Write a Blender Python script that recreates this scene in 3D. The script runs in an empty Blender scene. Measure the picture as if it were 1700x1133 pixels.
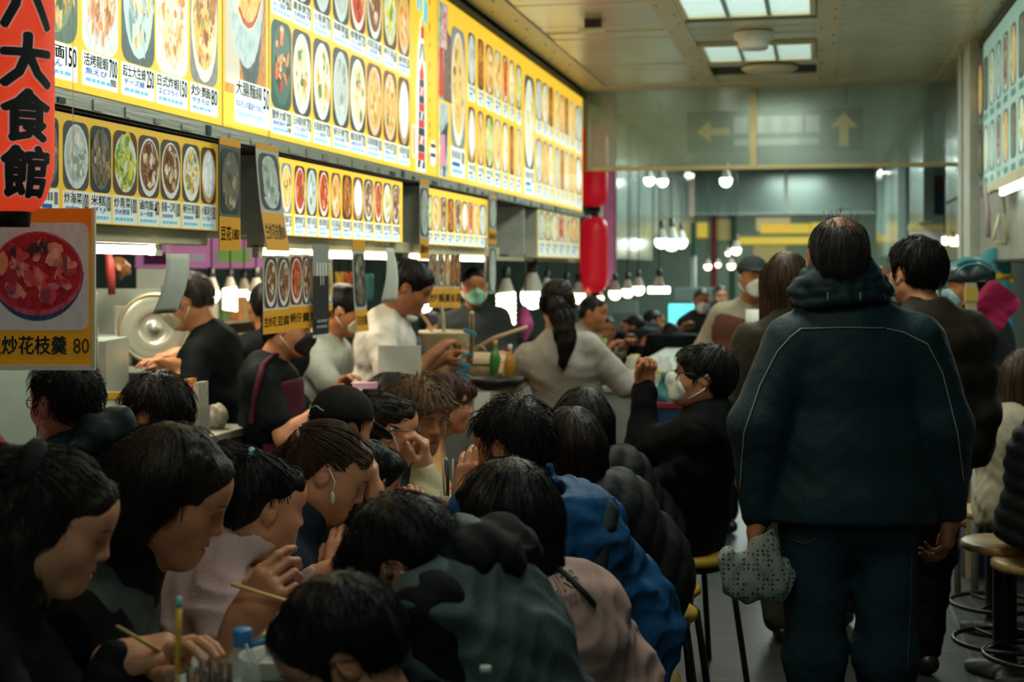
import bpy, bmesh, math, random
import numpy as np
from math import sin, cos, pi, radians, sqrt, atan2
from mathutils import Vector
from mathutils.bvhtree import BVHTree

SC = bpy.context.scene
COL = SC.collection

# ---------------------------------------------------------------- camera, world, light, exposure
FPX = 2361.0                       # focal length in pixels of the 1700 px wide frame (50 mm lens)
HOR, EYE = 445.0, 1.55             # horizon row, eye height
YAW = math.atan2(505.0, FPX)       # the camera looks a little to the left of the arcade's axis (+Y)
FW = (-sin(YAW), cos(YAW)); RT = (cos(YAW), sin(YAW))
cam = bpy.data.cameras.new('camera'); camo = bpy.data.objects.new('camera', cam); COL.objects.link(camo)
camo.location = (0, 0, EYE); camo.rotation_euler = (pi/2, 0, YAW)
cam.sensor_width = 36; cam.lens = 50; cam.shift_y = -(566.5-HOR)/1700
cam.clip_start = .05; cam.clip_end = 200
cam.dof.use_dof = True; cam.dof.focus_distance = 3.8; cam.dof.aperture_fstop = 3.5
SC.camera = camo
SC.view_settings.view_transform = 'Standard'; SC.view_settings.look = 'None'
SC.view_settings.exposure = 0.25; SC.view_settings.gamma = 1
SC.view_settings.use_curve_mapping = False
W = bpy.data.worlds.new('night'); SC.world = W; W.use_nodes = True
W.node_tree.nodes['Background'].inputs[0].default_value = (.06, .11, .10, 1)
W.node_tree.nodes['Background'].inputs[1].default_value = .6
SC.cycles.max_bounces = 6; SC.cycles.diffuse_bounces = 3; SC.cycles.glossy_bounces = 3
SC.cycles.transmission_bounces = 4; SC.cycles.transparent_max_bounces = 6
SC.cycles.caustics_reflective = False; SC.cycles.caustics_refractive = False
SC.cycles.sample_clamp_indirect = 4; SC.cycles.blur_glossy = .5
def area_light(name, loc, rot, sx, sy, power, color, parent=None):
    l = bpy.data.lights.new(name, 'AREA'); l.shape = 'RECTANGLE'; l.size = sx; l.size_y = sy
    l.energy = power; l.color = color
    o = bpy.data.objects.new(name, l); COL.objects.link(o); o.location = loc; o.rotation_euler = rot
    if parent: o.parent = parent
    return o
# the arcade's ceiling lights (fixtures of the near row are built with the ceiling below)
CEIL = 3.124
LAMPS = (.77, 2.71, 4.64, 6.58, 8.54, 10.45)
for _y in LAMPS: area_light('ceiling_area_light', (-.408, _y, CEIL-.03), (0, 0, 0), .7, .7, 7 if _y < 4 else 18, (.94, 1, .85))
for _y in (15.0, 18.0, 21.0): area_light('ceiling_area_light', (-.35, _y, CEIL-.06), (0, 0, 0), .9, .5, 80, (.80, 1, .92))  # added to brighten the far hall; no fixtures are built there
# ---------------------------------------------------------------- helpers
def at(u, v, d):
    """The place in the hall that the frame's pixel (u, v) shows at depth d."""
    k = (u-850)/FPX*d
    return np.array((FW[0]*d+RT[0]*k, FW[1]*d+RT[1]*k, EYE+(HOR-v)/FPX*d))
def y_on(u, X):
    t = math.atan((u-850)/FPX)-YAW
    return X/math.tan(t)
def depth(x, y): return x*FW[0]+y*FW[1]
def on_x(u, v, X):
    y = y_on(u, X); d = depth(X, y)
    return np.array((X, y, EYE+(HOR-v)/FPX*d))
def z_at(v, d): return EYE+(HOR-v)/FPX*d
def srgb(h):
    c = [int(h[i:i+2], 16)/255 for i in (0, 2, 4)]
    return tuple(x/12.92 if x <= .04045 else ((x+.055)/1.055)**2.4 for x in c)
def V3(*a): return np.array(a, dtype=float)
def nrm(v):
    v = np.asarray(v, float); l = np.linalg.norm(v)
    return v/l if l > 1e-9 else v

_mats = {}
def mat(name, col, rough=.6, metal=0., emit=0., ecol=None, bump=0., bscale=30., bstretch=(1, 1, 1), var=.08, vscale=6., spec=.5, alpha=1., trans=0., sheen=0., coat=0.):
    if name in _mats: return _mats[name]
    m = bpy.data.materials.new(name); m.use_nodes = True; _mats[name] = m
    nt = m.node_tree; N = nt.nodes; L = nt.links; b = N['Principled BSDF']
    col = srgb(col) if isinstance(col, str) else col
    b.inputs['Roughness'].default_value = rough; b.inputs['Metallic'].default_value = metal
    b.inputs['Specular IOR Level'].default_value = spec
    if sheen: b.inputs['Sheen Weight'].default_value = sheen; b.inputs['Sheen Roughness'].default_value = .5
    if coat: b.inputs['Coat Weight'].default_value = coat
    if alpha < 1: b.inputs['Alpha'].default_value = alpha
    if trans: b.inputs['Transmission Weight'].default_value = trans
    if emit:
        e = ecol or col; e = srgb(e) if isinstance(e, str) else e
        b.inputs['Emission Color'].default_value = (*e, 1); b.inputs['Emission Strength'].default_value = emit
    tc = N.new('ShaderNodeTexCoord'); mp = N.new('ShaderNodeMapping'); mp.inputs['Scale'].default_value = bstretch
    L.new(tc.outputs['Object'], mp.inputs['Vector'])
    if var:
        n = N.new('ShaderNodeTexNoise'); n.inputs['Scale'].default_value = vscale; n.inputs['Detail'].default_value = 4
        L.new(mp.outputs[0], n.inputs['Vector'])
        r = N.new('ShaderNodeValToRGB'); r.color_ramp.elements[0].position = .3; r.color_ramp.elements[1].position = .7
        r.color_ramp.elements[0].color = (*[max(0, c*(1-var)) for c in col], 1)
        r.color_ramp.elements[1].color = (*[min(1, c*(1+var)) for c in col], 1)
        L.new(n.outputs['Fac'], r.inputs[0]); L.new(r.outputs[0], b.inputs['Base Color'])
    else: b.inputs['Base Color'].default_value = (*col, 1)
    if bump:
        n2 = N.new('ShaderNodeTexNoise'); n2.inputs['Scale'].default_value = bscale; n2.inputs['Detail'].default_value = 5
        L.new(mp.outputs[0], n2.inputs['Vector'])
        bp = N.new('ShaderNodeBump'); bp.inputs['Strength'].default_value = bump; bp.inputs['Distance'].default_value = .01
        L.new(n2.outputs['Fac'], bp.inputs['Height']); L.new(bp.outputs[0], b.inputs['Normal'])
    return m
def print_mat(name, emit, rough=.35, tint=(1, 1, 1)):
    """Printed film: colours come from the mesh, a fine noise mottles food between its two colours."""
    if name in _mats: return _mats[name]
    m = bpy.data.materials.new(name); m.use_nodes = True; _mats[name] = m
    N = m.node_tree.nodes; L = m.node_tree.links; b = N['Principled BSDF']
    a = N.new('ShaderNodeAttribute'); a.attribute_name = 'Col'; a2 = N.new('ShaderNodeAttribute'); a2.attribute_name = 'Col2'
    tc = N.new('ShaderNodeTexCoord'); mp = N.new('ShaderNodeMapping'); mp.inputs['Scale'].default_value = (1, 1, .4)
    n = N.new('ShaderNodeTexNoise'); n.inputs['Scale'].default_value = 60; n.inputs['Detail'].default_value = 3
    r = N.new('ShaderNodeValToRGB'); r.color_ramp.elements[0].position = .42; r.color_ramp.elements[1].position = .6
    mx = N.new('ShaderNodeMix'); mx.data_type = 'RGBA'
    L.new(tc.outputs['Object'], mp.inputs[0]); L.new(mp.outputs[0], n.inputs['Vector']); L.new(n.outputs['Fac'], r.inputs[0])
    L.new(r.outputs[0], mx.inputs[0]); L.new(a.outputs['Color'], mx.inputs[6]); L.new(a2.outputs['Color'], mx.inputs[7])
    L.new(mx.outputs[2], b.inputs['Base Color']); b.inputs['Roughness'].default_value = rough
    if emit:
        t = N.new('ShaderNodeMix'); t.data_type = 'RGBA'; t.blend_type = 'MULTIPLY'; t.inputs[0].default_value = 1
        t.inputs[7].default_value = (*tint, 1)
        L.new(mx.outputs[2], t.inputs[6]); L.new(t.outputs[2], b.inputs['Emission Color']); b.inputs['Emission Strength'].default_value = emit
    return m

def mesh_obj(name, verts, faces, mats, mi=None, parent=None, smooth=True, cols=None, cols2=None, loc=None):
    """faces: list of index tuples or an (n, 4) array. Links ONE mesh object."""
    me = bpy.data.meshes.new(name)
    verts = np.asarray(verts, dtype=np.float32)
    if loc is not None: verts = verts-np.asarray(loc, dtype=np.float32)
    if isinstance(faces, np.ndarray):
        nf, k = faces.shape
        me.vertices.add(len(verts)); me.vertices.foreach_set('co', verts.ravel())
        me.loops.add(nf*k); me.loops.foreach_set('vertex_index', faces.astype(np.int32).ravel())
        me.polygons.add(nf); me.polygons.foreach_set('loop_start', np.arange(0, nf*k, k, dtype=np.int32))
        me.update(calc_edges=True)
    else:
        me.from_pydata(verts.tolist(), [], faces)
    nf = len(me.polygons)
    for m in (mats if isinstance(mats, (list, tuple)) else [mats]): me.materials.append(m)
    if mi is not None: me.polygons.foreach_set('material_index', np.asarray(mi, dtype=np.int32))
    if smooth is True: me.polygons.foreach_set('use_smooth', np.ones(nf, dtype=bool))
    elif smooth is not False: me.polygons.foreach_set('use_smooth', np.asarray(smooth, dtype=bool))
    for nm, c in (('Col', cols), ('Col2', cols2)):
        if c is not None:
            at_ = me.attributes.new(nm, 'FLOAT_COLOR', 'FACE')
            cc = np.ones((nf, 4), dtype=np.float32); cc[:, :3] = np.asarray(c, dtype=np.float32); at_.data.foreach_set('color', cc.ravel())
    me.validate(); me.update()
    o = bpy.data.objects.new(name, me); COL.objects.link(o)
    if loc is not None: o.location = loc
    if parent is not None:
        o.parent = parent
        o.location = np.asarray(o.location)-np.asarray(parent.location) if loc is not None else -np.asarray(parent.location)
    return o
def tag(o, label=None, cat=None, group=None, kind=None):
    if label: o['label'] = label
    if cat: o['category'] = cat
    if group: o['group'] = group
    if kind: o['kind'] = kind
    return o
def thing(name, label, cat, loc=(0, 0, 0), rz=0, group=None):
    o = bpy.data.objects.new(name, None); COL.objects.link(o); o.location = loc; o.rotation_euler = (0, 0, rz)
    o.empty_display_size = .05
    return tag(o, label, cat, group)
def dup(o, parent=None):
    c = o.copy(); COL.objects.link(c)
    if parent: c.parent = parent
    for ch in list(o.children): dup(ch, c)
    return c

class MB:
    """Collects shapes (each with a material, and colours for print) and links them as one mesh object."""
    def __init__(s): s.v = []; s.f = []; s.m = []; s.sm = []; s.c = []; s.c2 = []; s.mats = []; s.hascol = False
    def _m(s, m):
        if m not in s.mats: s.mats.append(m)
        return s.mats.index(m)
    def add(s, vs, fs, m, smooth=False, col=None, col2=None):
        k = len(s.v); s.v.extend([tuple(map(float, p)) for p in vs]); mi = s._m(m)
        for f in fs:
            s.f.append(tuple(i+k for i in f)); s.m.append(mi); s.sm.append(smooth)
            s.c.append(col or (1, 1, 1)); s.c2.append(col2 or col or (1, 1, 1))
        if col: s.hascol = True
        return s
    def box(s, lo, hi, m, **k):
        x0, y0, z0 = lo; x1, y1, z1 = hi
        return s.add([(x0,y0,z0),(x1,y0,z0),(x1,y1,z0),(x0,y1,z0),(x0,y0,z1),(x1,y0,z1),(x1,y1,z1),(x0,y1,z1)],
                     [(0,3,2,1),(4,5,6,7),(0,1,5,4),(1,2,6,5),(2,3,7,6),(3,0,4,7)], m, **k)
    def obox(s, c, ax, half, m, **k):
        """Box with centre c, three axes ax, half sizes half."""
        c = np.asarray(c, float); a = [nrm(x)*h for x, h in zip(ax, half)]
        vs = [c+sx*a[0]+sy*a[1]+sz*a[2] for sz in (-1, 1) for (sx, sy) in ((-1,-1),(1,-1),(1,1),(-1,1))]
        return s.add(vs, [(0,3,2,1),(4,5,6,7),(0,1,5,4),(1,2,6,5),(2,3,7,6),(3,0,4,7)], m, **k)
    def tube(s, pts, r, m, n=8, cap=True, flat=None, **k):
        pts = [np.asarray(p, float) for p in pts]; rs = r if isinstance(r, (list, tuple, np.ndarray)) else [r]*len(pts)
        vs = []; up = None
        for i, p in enumerate(pts):
            t = nrm(pts[min(i+1, len(pts)-1)]-pts[max(i-1, 0)])
            if up is None:
                up = V3(0, 0, 1) if abs(t[2]) < .9 else V3(1, 0, 0)
            a = nrm(np.cross(t, up)); b = np.cross(a, t); up = b
            for j in range(n):
                w = 2*pi*j/n; vs.append(p+rs[i]*(cos(w)*a+sin(w)*b*(flat or 1)))
        fs = [(i*n+j, i*n+(j+1) % n, (i+1)*n+(j+1) % n, (i+1)*n+j) for i in range(len(pts)-1) for j in range(n)]
        if cap: fs += [tuple(range(n-1, -1, -1)), tuple((len(pts)-1)*n+j for j in range(n))]
        k.setdefault('smooth', True)
        return s.add(vs, fs, m, **k)
    def lathe(s, prof, c, m, n=24, axis=(0, 0, 1), cap=False, **k):
        """prof: (radius, height) pairs along axis from c."""
        ax = nrm(axis); a = nrm(np.cross(ax, (0, 1, 0) if abs(ax[1]) < .9 else (1, 0, 0))); b = np.cross(ax, a); c = np.asarray(c, float)
        vs = [c+ax*h+r*(cos(2*pi*j/n)*a+sin(2*pi*j/n)*b) for r, h in prof for j in range(n)]
        fs = [(i*n+j, i*n+(j+1) % n, (i+1)*n+(j+1) % n, (i+1)*n+j) for i in range(len(prof)-1) for j in range(n)]
        if cap: fs += [tuple(range(n-1, -1, -1)), tuple((len(prof)-1)*n+j for j in range(n))]
        k.setdefault('smooth', True)
        return s.add(vs, fs, m, **k)
    def ball(s, c, r, m, n=14, **k):
        r = r if isinstance(r, (tuple, list)) else (r, r, r); c = np.asarray(c, float); h = n//2
        vs = [c+V3(r[0]*sin(pi*i/h)*cos(2*pi*j/n), r[1]*sin(pi*i/h)*sin(2*pi*j/n), r[2]*cos(pi*i/h)) for i in range(h+1) for j in range(n)]
        fs = [(i*n+j, (i+1)*n+j, (i+1)*n+(j+1) % n, i*n+(j+1) % n) for i in range(h) for j in range(n)]
        k.setdefault('smooth', True)
        return s.add(vs, fs, m, **k)
    def poly(s, pts, m, **k): return s.add(pts, [tuple(range(len(pts)))], m, **k)
    def grid(s, fn, nu, nv, m, **k):
        vs = [fn(i/nu, j/nv) for j in range(nv+1) for i in range(nu+1)]
        fs = [(j*(nu+1)+i, j*(nu+1)+i+1, (j+1)*(nu+1)+i+1, (j+1)*(nu+1)+i) for j in range(nv) for i in range(nu)]
        k.setdefault('smooth', True)
        return s.add(vs, fs, m, **k)
    def build(s, name, parent=None, loc=None, bevel=0, solid=0, sub=0):
        o = mesh_obj(name, s.v, s.f, s.mats, s.m, parent, s.sm, s.c if s.hascol else None, s.c2 if s.hascol else None, loc)
        if solid: md = o.modifiers.new('solid', 'SOLIDIFY'); md.thickness = solid; md.offset = 0
        if bevel: md = o.modifiers.new('bevel', 'BEVEL'); md.width = bevel; md.segments = 2; md.limit_method = 'ANGLE'
        if sub: md = o.modifiers.new('sub', 'SUBSURF'); md.levels = md.render_levels = sub
        return o

_glyph = {}
def text_mesh(body, bold=0.0, vertical=False):
    """Outline of a text, one unit high, its lower left corner at the origin: (points, faces, width, height)."""
    key = (body, bold, vertical)
    if key in _glyph: return _glyph[key]
    c = bpy.data.curves.new('lettering', 'FONT'); c.body = '\n'.join(body) if vertical else body; c.offset = bold; c.resolution_u = 2
    if vertical: c.space_line = .95; c.align_x = 'CENTER'
    o = bpy.data.objects.new('lettering', c); COL.objects.link(o)
    dg = bpy.context.evaluated_depsgraph_get()
    me = bpy.data.meshes.new_from_object(o.evaluated_get(dg))
    p = np.array([v.co[:2] for v in me.vertices]).reshape(-1, 2); f = [tuple(q.vertices) for q in me.polygons]
    bpy.data.objects.remove(o); bpy.data.curves.remove(c); bpy.data.meshes.remove(me)
    lo = p.min(0); hi = p.max(0); p = p-lo; w, h = hi-lo
    _glyph[key] = (p, f, w, h)
    return _glyph[key]
def put_text(mb, body, m, org, ax, ay, w, h, col=None, bold=0.0, vertical=False, warp=None):
    """Letter a text into the w x h box at org spanned by the unit axes ax, ay (warp: maps points on)."""
    p, f, tw, th = text_mesh(body, 0.0, vertical); h_ = .7071
    org = np.asarray(org, float); ax = np.asarray(ax, float); ay = np.asarray(ay, float)
    if warp:                                    # fine triangles, so that the letters bend with the surface
        bm = bmesh.new(); bv = [bm.verts.new((x, y, 0)) for x, y in p]
        for q in f:
            if len(set(q)) == len(q):
                try: bm.faces.new([bv[i] for i in q])
                except ValueError: pass
        for _ in range(4):
            bmesh.ops.triangulate(bm, faces=bm.faces[:])
            le = [e for e in bm.edges if e.calc_length() > .07]
            if le: bmesh.ops.subdivide_edges(bm, edges=le, cuts=1)
        bmesh.ops.triangulate(bm, faces=bm.faces[:]); bm.verts.index_update()
        p = [(v.co.x, v.co.y) for v in bm.verts]; f = [tuple(v.index for v in q.verts) for q in bm.faces]; bm.free()
    for dx, dy in ((0, 0),)+(((1, 0), (-1, 0), (0, 1), (0, -1), (h_, h_), (-h_, h_), (h_, -h_), (-h_, -h_)) if bold > .04 else ((1, 0), (-1, 0), (0, 1), (0, -1)) if bold else ()):
        vs = [org+ax*((x+dx*bold)/tw*w)+ay*((y+dy*bold*.7)/th*h) for x, y in p]     # a heavier stroke is the same stroke set down again beside itself
        if warp: vs = [warp(q) for q in vs]
        mb.add(vs, f, m, col=col)

# ---------------------------------------------------------------- implicit surfaces: smooth bodies, clothes and hair
class Sdf:
    def __init__(s): s.ops = []; s.post = []; s.lo = V3(1e9, 1e9, 1e9); s.hi = -s.lo
    def _bb(s, p, r):
        p = np.asarray(p, float); s.lo = np.minimum(s.lo, p-r); s.hi = np.maximum(s.hi, p+r)
    def rc(s, a, b, r1, r2=None, k=.02, op='u', T=None):
        """Tapered capsule a-b. T: (3x3 linear map) squashes it across its axes."""
        a = np.asarray(a, float); b = np.asarray(b, float); r2 = r1 if r2 is None else r2
        if op == 'u':
            e = 1.7 if T is not None else 1.0
            s._bb(a, r1*e); s._bb(b, r2*e)
        s.ops.append(('rc', op, k, (a, b, r1, r2, T))); return s
    def chain(s, pts, rs, k=.02, op='u', T=None):
        for i in range(len(pts)-1): s.rc(pts[i], pts[i+1], rs[i], rs[i+1], k, op, T)
        return s
    def el(s, c, r, M=None, k=.02, op='u'):
        """Ellipsoid; M: rows are its axes."""
        c = np.asarray(c, float); r = np.asarray(r, float)
        if op == 'u': s._bb(c, r.max())
        s.ops.append(('el', op, k, (c, r, M))); return s
    def bx(s, c, h, M=None, r=.005, k=.01, op='u'):
        c = np.asarray(c, float); h = np.asarray(h, float)
        if op == 'u': s._bb(c, np.linalg.norm(h)+r)
        s.ops.append(('bx', op, k, (c, h, M, r))); return s
    def cut(s, p, n, k=.0):
        """Keep what lies behind the plane (p, n)."""
        s.ops.append(('pl', 'i', k, (np.asarray(p, float), nrm(n)))); return s
    def __call__(s, P):
        d = None
        P = P.astype(np.float32)
        for t, op, k, q in s.ops:
            if t == 'rc':
                a, b, r1, r2, T = q
                X = P
                if T is not None: X = P@T.T.astype(np.float32); a = T@a; b = T@b
                ba = (b-a).astype(np.float32); pa = X-a.astype(np.float32); l2 = float(ba@ba)+1e-12
                h = np.clip((pa@ba)/l2, 0, 1); e = pa-h[:, None]*ba
                v = np.sqrt(np.einsum('ij,ij->i', e, e))-(r1+(r2-r1)*h)
            elif t == 'el':
                c, r, M = q; x = P-c.astype(np.float32)
                if M is not None: x = x@M.T.astype(np.float32)
                y = x/r.astype(np.float32); k0 = np.sqrt(np.einsum('ij,ij->i', y, y)); y /= r.astype(np.float32)
                k1 = np.sqrt(np.einsum('ij,ij->i', y, y))+1e-6; v = k0*(k0-1)/k1
            elif t == 'bx':
                c, hh, M, r = q; x = P-c.astype(np.float32)
                if M is not None: x = x@M.T.astype(np.float32)
                x = np.abs(x)-(hh-r).astype(np.float32); y = np.maximum(x, 0)
                v = np.sqrt(np.einsum('ij,ij->i', y, y))+np.minimum(x.max(1), 0)-r
            elif t == 'pl': v = (P-q[0].astype(np.float32))@q[1].astype(np.float32)
            elif t == 'fn': v = q(P)
            elif t == 'add': d = d+q(P); continue
            if d is None: d = v; continue
            if op == 'u':
                if k > 0: h = np.maximum(k-np.abs(d-v), 0)/k; d = np.minimum(d, v)-h*h*k*.25
                else: d = np.minimum(d, v)
            else:
                if op == 's': v = -v
                if k > 0: h = np.maximum(k-np.abs(d-v), 0)/k; d = np.maximum(d, v)+h*h*k*.25
                else: d = np.maximum(d, v)
        return d
    def fn(s, f, op='i', k=.0): s.ops.append(('fn', op, k, f)); return s
    def disp(s, f): s.ops.append(('add', 'u', 0, f)); return s
    def mesh(s, h, pad=.02, lo=None, hi=None):
        return net(s, s.lo-pad if lo is None else lo, s.hi+pad if hi is None else hi, h)
_C = [(i, j, k) for i in (0, 1) for j in (0, 1) for k in (0, 1)]
_E = [(a, b) for a in range(8) for b in range(a+1, 8) if sum(abs(x-y) for x, y in zip(_C[a], _C[b])) == 1]
def net(f, lo, hi, h):
    """Naive surface nets of f < 0 over a box, evaluated only in blocks near the surface: (points, quads)."""
    lo = np.asarray(lo, float); B = 4
    nb = np.maximum(1, np.ceil((np.asarray(hi)-lo)/(h*B)).astype(int)); n = nb*B+1
    g = np.stack(np.meshgrid(*[np.arange(x) for x in nb], indexing='ij'), -1).reshape(-1, 3)
    c = f(lo+(g*B+B/2)*h).reshape(nb)
    act = np.abs(c) < h*B*1.75
    def rep(a):
        for ax in range(3): a = np.repeat(a, B, ax)
        return np.pad(a, ((0, 1),)*3, mode='edge')
    D = rep(c).astype(np.float32)
    m = np.zeros(n, bool); m[:-1, :-1, :-1] = act.repeat(B, 0).repeat(B, 1).repeat(B, 2)
    m[1:] |= m[:-1].copy(); m[:, 1:] |= m[:, :-1].copy(); m[:, :, 1:] |= m[:, :, :-1].copy()
    idx = np.argwhere(m); D[m] = f(lo+idx*h)
    S = D < 0
    s8 = np.zeros(n-1, np.int8)
    for i, j, k in _C: s8 += S[i:n[0]-1+i, j:n[1]-1+j, k:n[2]-1+k]
    cells = np.argwhere((s8 > 0) & (s8 < 8))
    val = np.stack([D[cells[:, 0]+i, cells[:, 1]+j, cells[:, 2]+k] for i, j, k in _C], 1)
    pos = np.zeros((len(cells), 3)); cnt = np.zeros(len(cells))
    for a, b in _E:
        va, vb = val[:, a], val[:, b]; x = (va < 0) != (vb < 0)
        t = np.where(x, va/np.where(x, va-vb, 1), 0)
        ca, cb = np.array(_C[a]), np.array(_C[b])
        pos += np.where(x[:, None], ca+t[:, None]*(cb-ca), 0); cnt += x
    pos = lo+(cells+pos/np.maximum(cnt, 1)[:, None])*h
    I = -np.ones(n-1, np.int64); I[tuple(cells.T)] = np.arange(len(cells))
    fs = []
    for ax in range(3):
        o1, o2 = [(1, 2), (2, 0), (0, 1)][ax]
        sl0 = [slice(1, -1)]*3; sl1 = [slice(1, -1)]*3; sl0[ax] = slice(0, -1); sl1[ax] = slice(1, None)
        A = S[tuple(sl0)]; Bv = S[tuple(sl1)]
        e = np.argwhere(A != Bv); inside = A[tuple(e.T)]
        e = e+1; e[:, ax] -= 1
        d1 = np.zeros(3, int); d1[o1] = 1; d2 = np.zeros(3, int); d2[o2] = 1
        q = np.stack([I[tuple((e-d1-d2).T)], I[tuple((e-d2).T)], I[tuple(e.T)], I[tuple((e-d1).T)]], 1)
        q[~inside] = q[~inside][:, ::-1]; fs.append(q[(q >= 0).all(1)])
    return pos, np.concatenate(fs)
def join(parts):
    """Several (points, quads) shells into one."""
    v = []; f = []; k = 0
    for p, q in parts: v.append(p); f.append(q+k); k += len(p)
    return np.concatenate(v), np.concatenate(f)
def folds(amp, fx, fy, fz, seed=0, M=None):
    """Soft cloth folds as a displacement field."""
    rs = np.random.RandomState(seed); ph = rs.rand(8)*6.28
    def f(P):
        X = P if M is None else P@np.asarray(M, np.float32).T
        x, y, z = X[:, 0]*fx, X[:, 1]*fy, X[:, 2]*fz
        a = np.sin(z*6.28+2.1*np.sin(x*4.1+ph[0])+1.4*np.sin(y*5.3+ph[1])+ph[2])
        b = np.sin((z*.7+x*.9)*6.28+1.7*np.sin(y*6.1+ph[3])+ph[4])
        c = np.sin((y*.8-z*.5+x*.3)*9.0+1.9*np.sin(x*5.7+z*3+ph[5]))
        return (amp*(.5*np.abs(a)+.35*b+.25*c)).astype(np.float32)
    return f
# ---------------------------------------------------------------- the hall
XL, XR, YB = -2.0, 1.09, 12.47  # hall, ceiling and board coordinates scaled down about the camera to suit the people
steel = mat('brushed_steel', (.52, .55, .49), rough=.34, metal=.55, var=.12, vscale=3, bump=.15, bscale=40, bstretch=(1, .1, 3))
steel_dull = mat('dull_steel', (.36, .38, .34), rough=.5, metal=.35, var=.12, vscale=8)
steel_dark = mat('dark_steel', (.06, .09, .085), rough=.3, metal=.7, var=.3, vscale=5)
cream = mat('cream_enamel', (.74, .68, .46), rough=.42, metal=.1, var=.07, vscale=2)
plank_m = mat('ceiling_metal', (.82, .80, .62), rough=.26, metal=.55, var=.1, vscale=1.5)
gap_m = mat('dark_gap', (.03, .03, .02), rough=.9)
gold = mat('gold_trim', (.50, .42, .20), rough=.35, metal=.6)
black_p = mat('black_plastic', (.012, .012, .012), rough=.4)
white_p = mat('white_plastic', (.75, .76, .70), rough=.5)
grey_p = mat('grey_metal_paint', (.56, .59, .52), rough=.5, var=.12, vscale=12)

def floor_mat():
    m = bpy.data.materials.new('floor_tile'); m.use_nodes = True
    N = m.node_tree.nodes; L = m.node_tree.links; b = N['Principled BSDF']
    tc = N.new('ShaderNodeTexCoord'); br = N.new('ShaderNodeTexBrick')
    br.offset = 0; br.inputs['Scale'].default_value = 1; br.inputs['Mortar Size'].default_value = .006
    br.inputs['Brick Width'].default_value = .6; br.inputs['Row Height'].default_value = .6
    br.inputs['Color1'].default_value = (.045, .052, .05, 1); br.inputs['Color2'].default_value = (.06, .066, .062, 1)
    br.inputs['Mortar'].default_value = (.16, .17, .15, 1)
    L.new(tc.outputs['Object'], br.inputs['Vector'])
    n = N.new('ShaderNodeTexNoise'); n.inputs['Scale'].default_value = 5; n.inputs['Detail'].default_value = 6
    mp = N.new('ShaderNodeMapping'); mp.inputs['Scale'].default_value = (.6, 3, 1); L.new(tc.outputs['Object'], mp.inputs[0]); L.new(mp.outputs[0], n.inputs['Vector'])
    mx = N.new('ShaderNodeMix'); mx.data_type = 'RGBA'; mx.blend_type = 'MULTIPLY'; mx.inputs[0].default_value = .6
    L.new(br.outputs['Color'], mx.inputs[6]); L.new(n.outputs['Color'], mx.inputs[7]); L.new(mx.outputs[2], b.inputs['Base Color'])
    b.inputs['Roughness'].default_value = .45
    return m
def struct(o): o['kind'] = 'structure'; return o
m = MB(); m.box((-9, -1, -.1), (5, 31.1, 0), floor_mat()); struct(m.build('floor'))

# ceiling: enamelled strips with screws along the hall, metal planks across between them
m = MB(); rs = random.Random(3)
m.box((XL-.1, -1, CEIL+.012), (XR+.1, YB, CEIL+.1), gap_m)
strips = [(-2.0, -1.78), (-.97, -.82), (.004, .146), (.963, 1.09)]
for a, b in strips:
    m.box((a, -1, CEIL-.012), (b, YB, CEIL+.012), cream)
    y = .2
    while y < YB:
        m.ball(((a+b)/2+.04*(1 if int(y*10) % 2 else -1), y, CEIL-.012), (.012, .012, .005), gap_m, n=6); y += .33
for (a, b) in ((-1.78, -.97), (-.82, .004), (.146, .963)):
    y = -1.0
    while y < YB-.25:
        w = .26
        mid = y+w/2
        if not (a == -.82 and any(abs(mid-l) < .54 for l in LAMPS)):
            dz = 0 if a == .146 else rs.uniform(0, .006) if rs.random() < .75 else .02
            m.box((a, y+.003, CEIL+dz-.006), (b, y+w-.003, CEIL+dz+.006), plank_m)
            if a == .146: m.box((a, y+w-.012, CEIL-.008), (b, y+w+.008, CEIL+.004), cream)
            elif rs.random() < .3: m.box((a, y+w-.03, CEIL-.008), (b, y+w-.012, CEIL+.004), cream)
        y += w
m.box((XL, YB-.34, CEIL-.016), (XR, YB, CEIL+.01), cream)
struct(m.build('ceiling'))
lamp_em = mat('lamp_diffuser', (.8, .95, .9), emit=1.25, ecol=(.82, 1, .95), rough=.4, var=0)
lamp_bar = mat('lamp_louver', (.45, .55, .5), rough=.4, metal=.3)
for i, y in enumerate(LAMPS):
    wh = ['first ceiling light from the glass fascia', 'second ceiling light from the glass fascia, cut by the frame top'][0 if i == 5 else 1] if i >= 4 else None
    t = thing('ceiling_light', ('square white louvered %s' % wh) if wh else 'square white louvered ceiling light over the dining tables', 'ceiling light', (-.408, y, CEIL), group=None if wh else 'ceiling lights over the diners')
    m = MB()
    for (x0, x1, y0, y1) in ((-.405, .405, -.405, -.362), (-.405, .405, .362, .405), (-.405, -.37, -.362, .362), (.37, .405, -.362, .362)):
        m.box((x0, y0, -.02), (x1, y1, .02), cream)
    o = m.build('frame', t); o.location = (0, 0, 0)
    m = MB(); m.box((-.37, -.362, 0), (.37, .362, .01), lamp_em); o = m.build('diffuser', t); o.location = (0, 0, 0)
    m = MB()
    for x in (-.125, .125): m.box((x-.014, -.362, -.016), (x+.014, .362, -.001), lamp_bar)
    for k in range(1, 9): m.box((-.37, -.362+k*.0804-.002, -.012), (.37, -.362+k*.0804+.002, -.002), lamp_bar)
    o = m.build('louver', t); o.location = (0, 0, 0)
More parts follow.
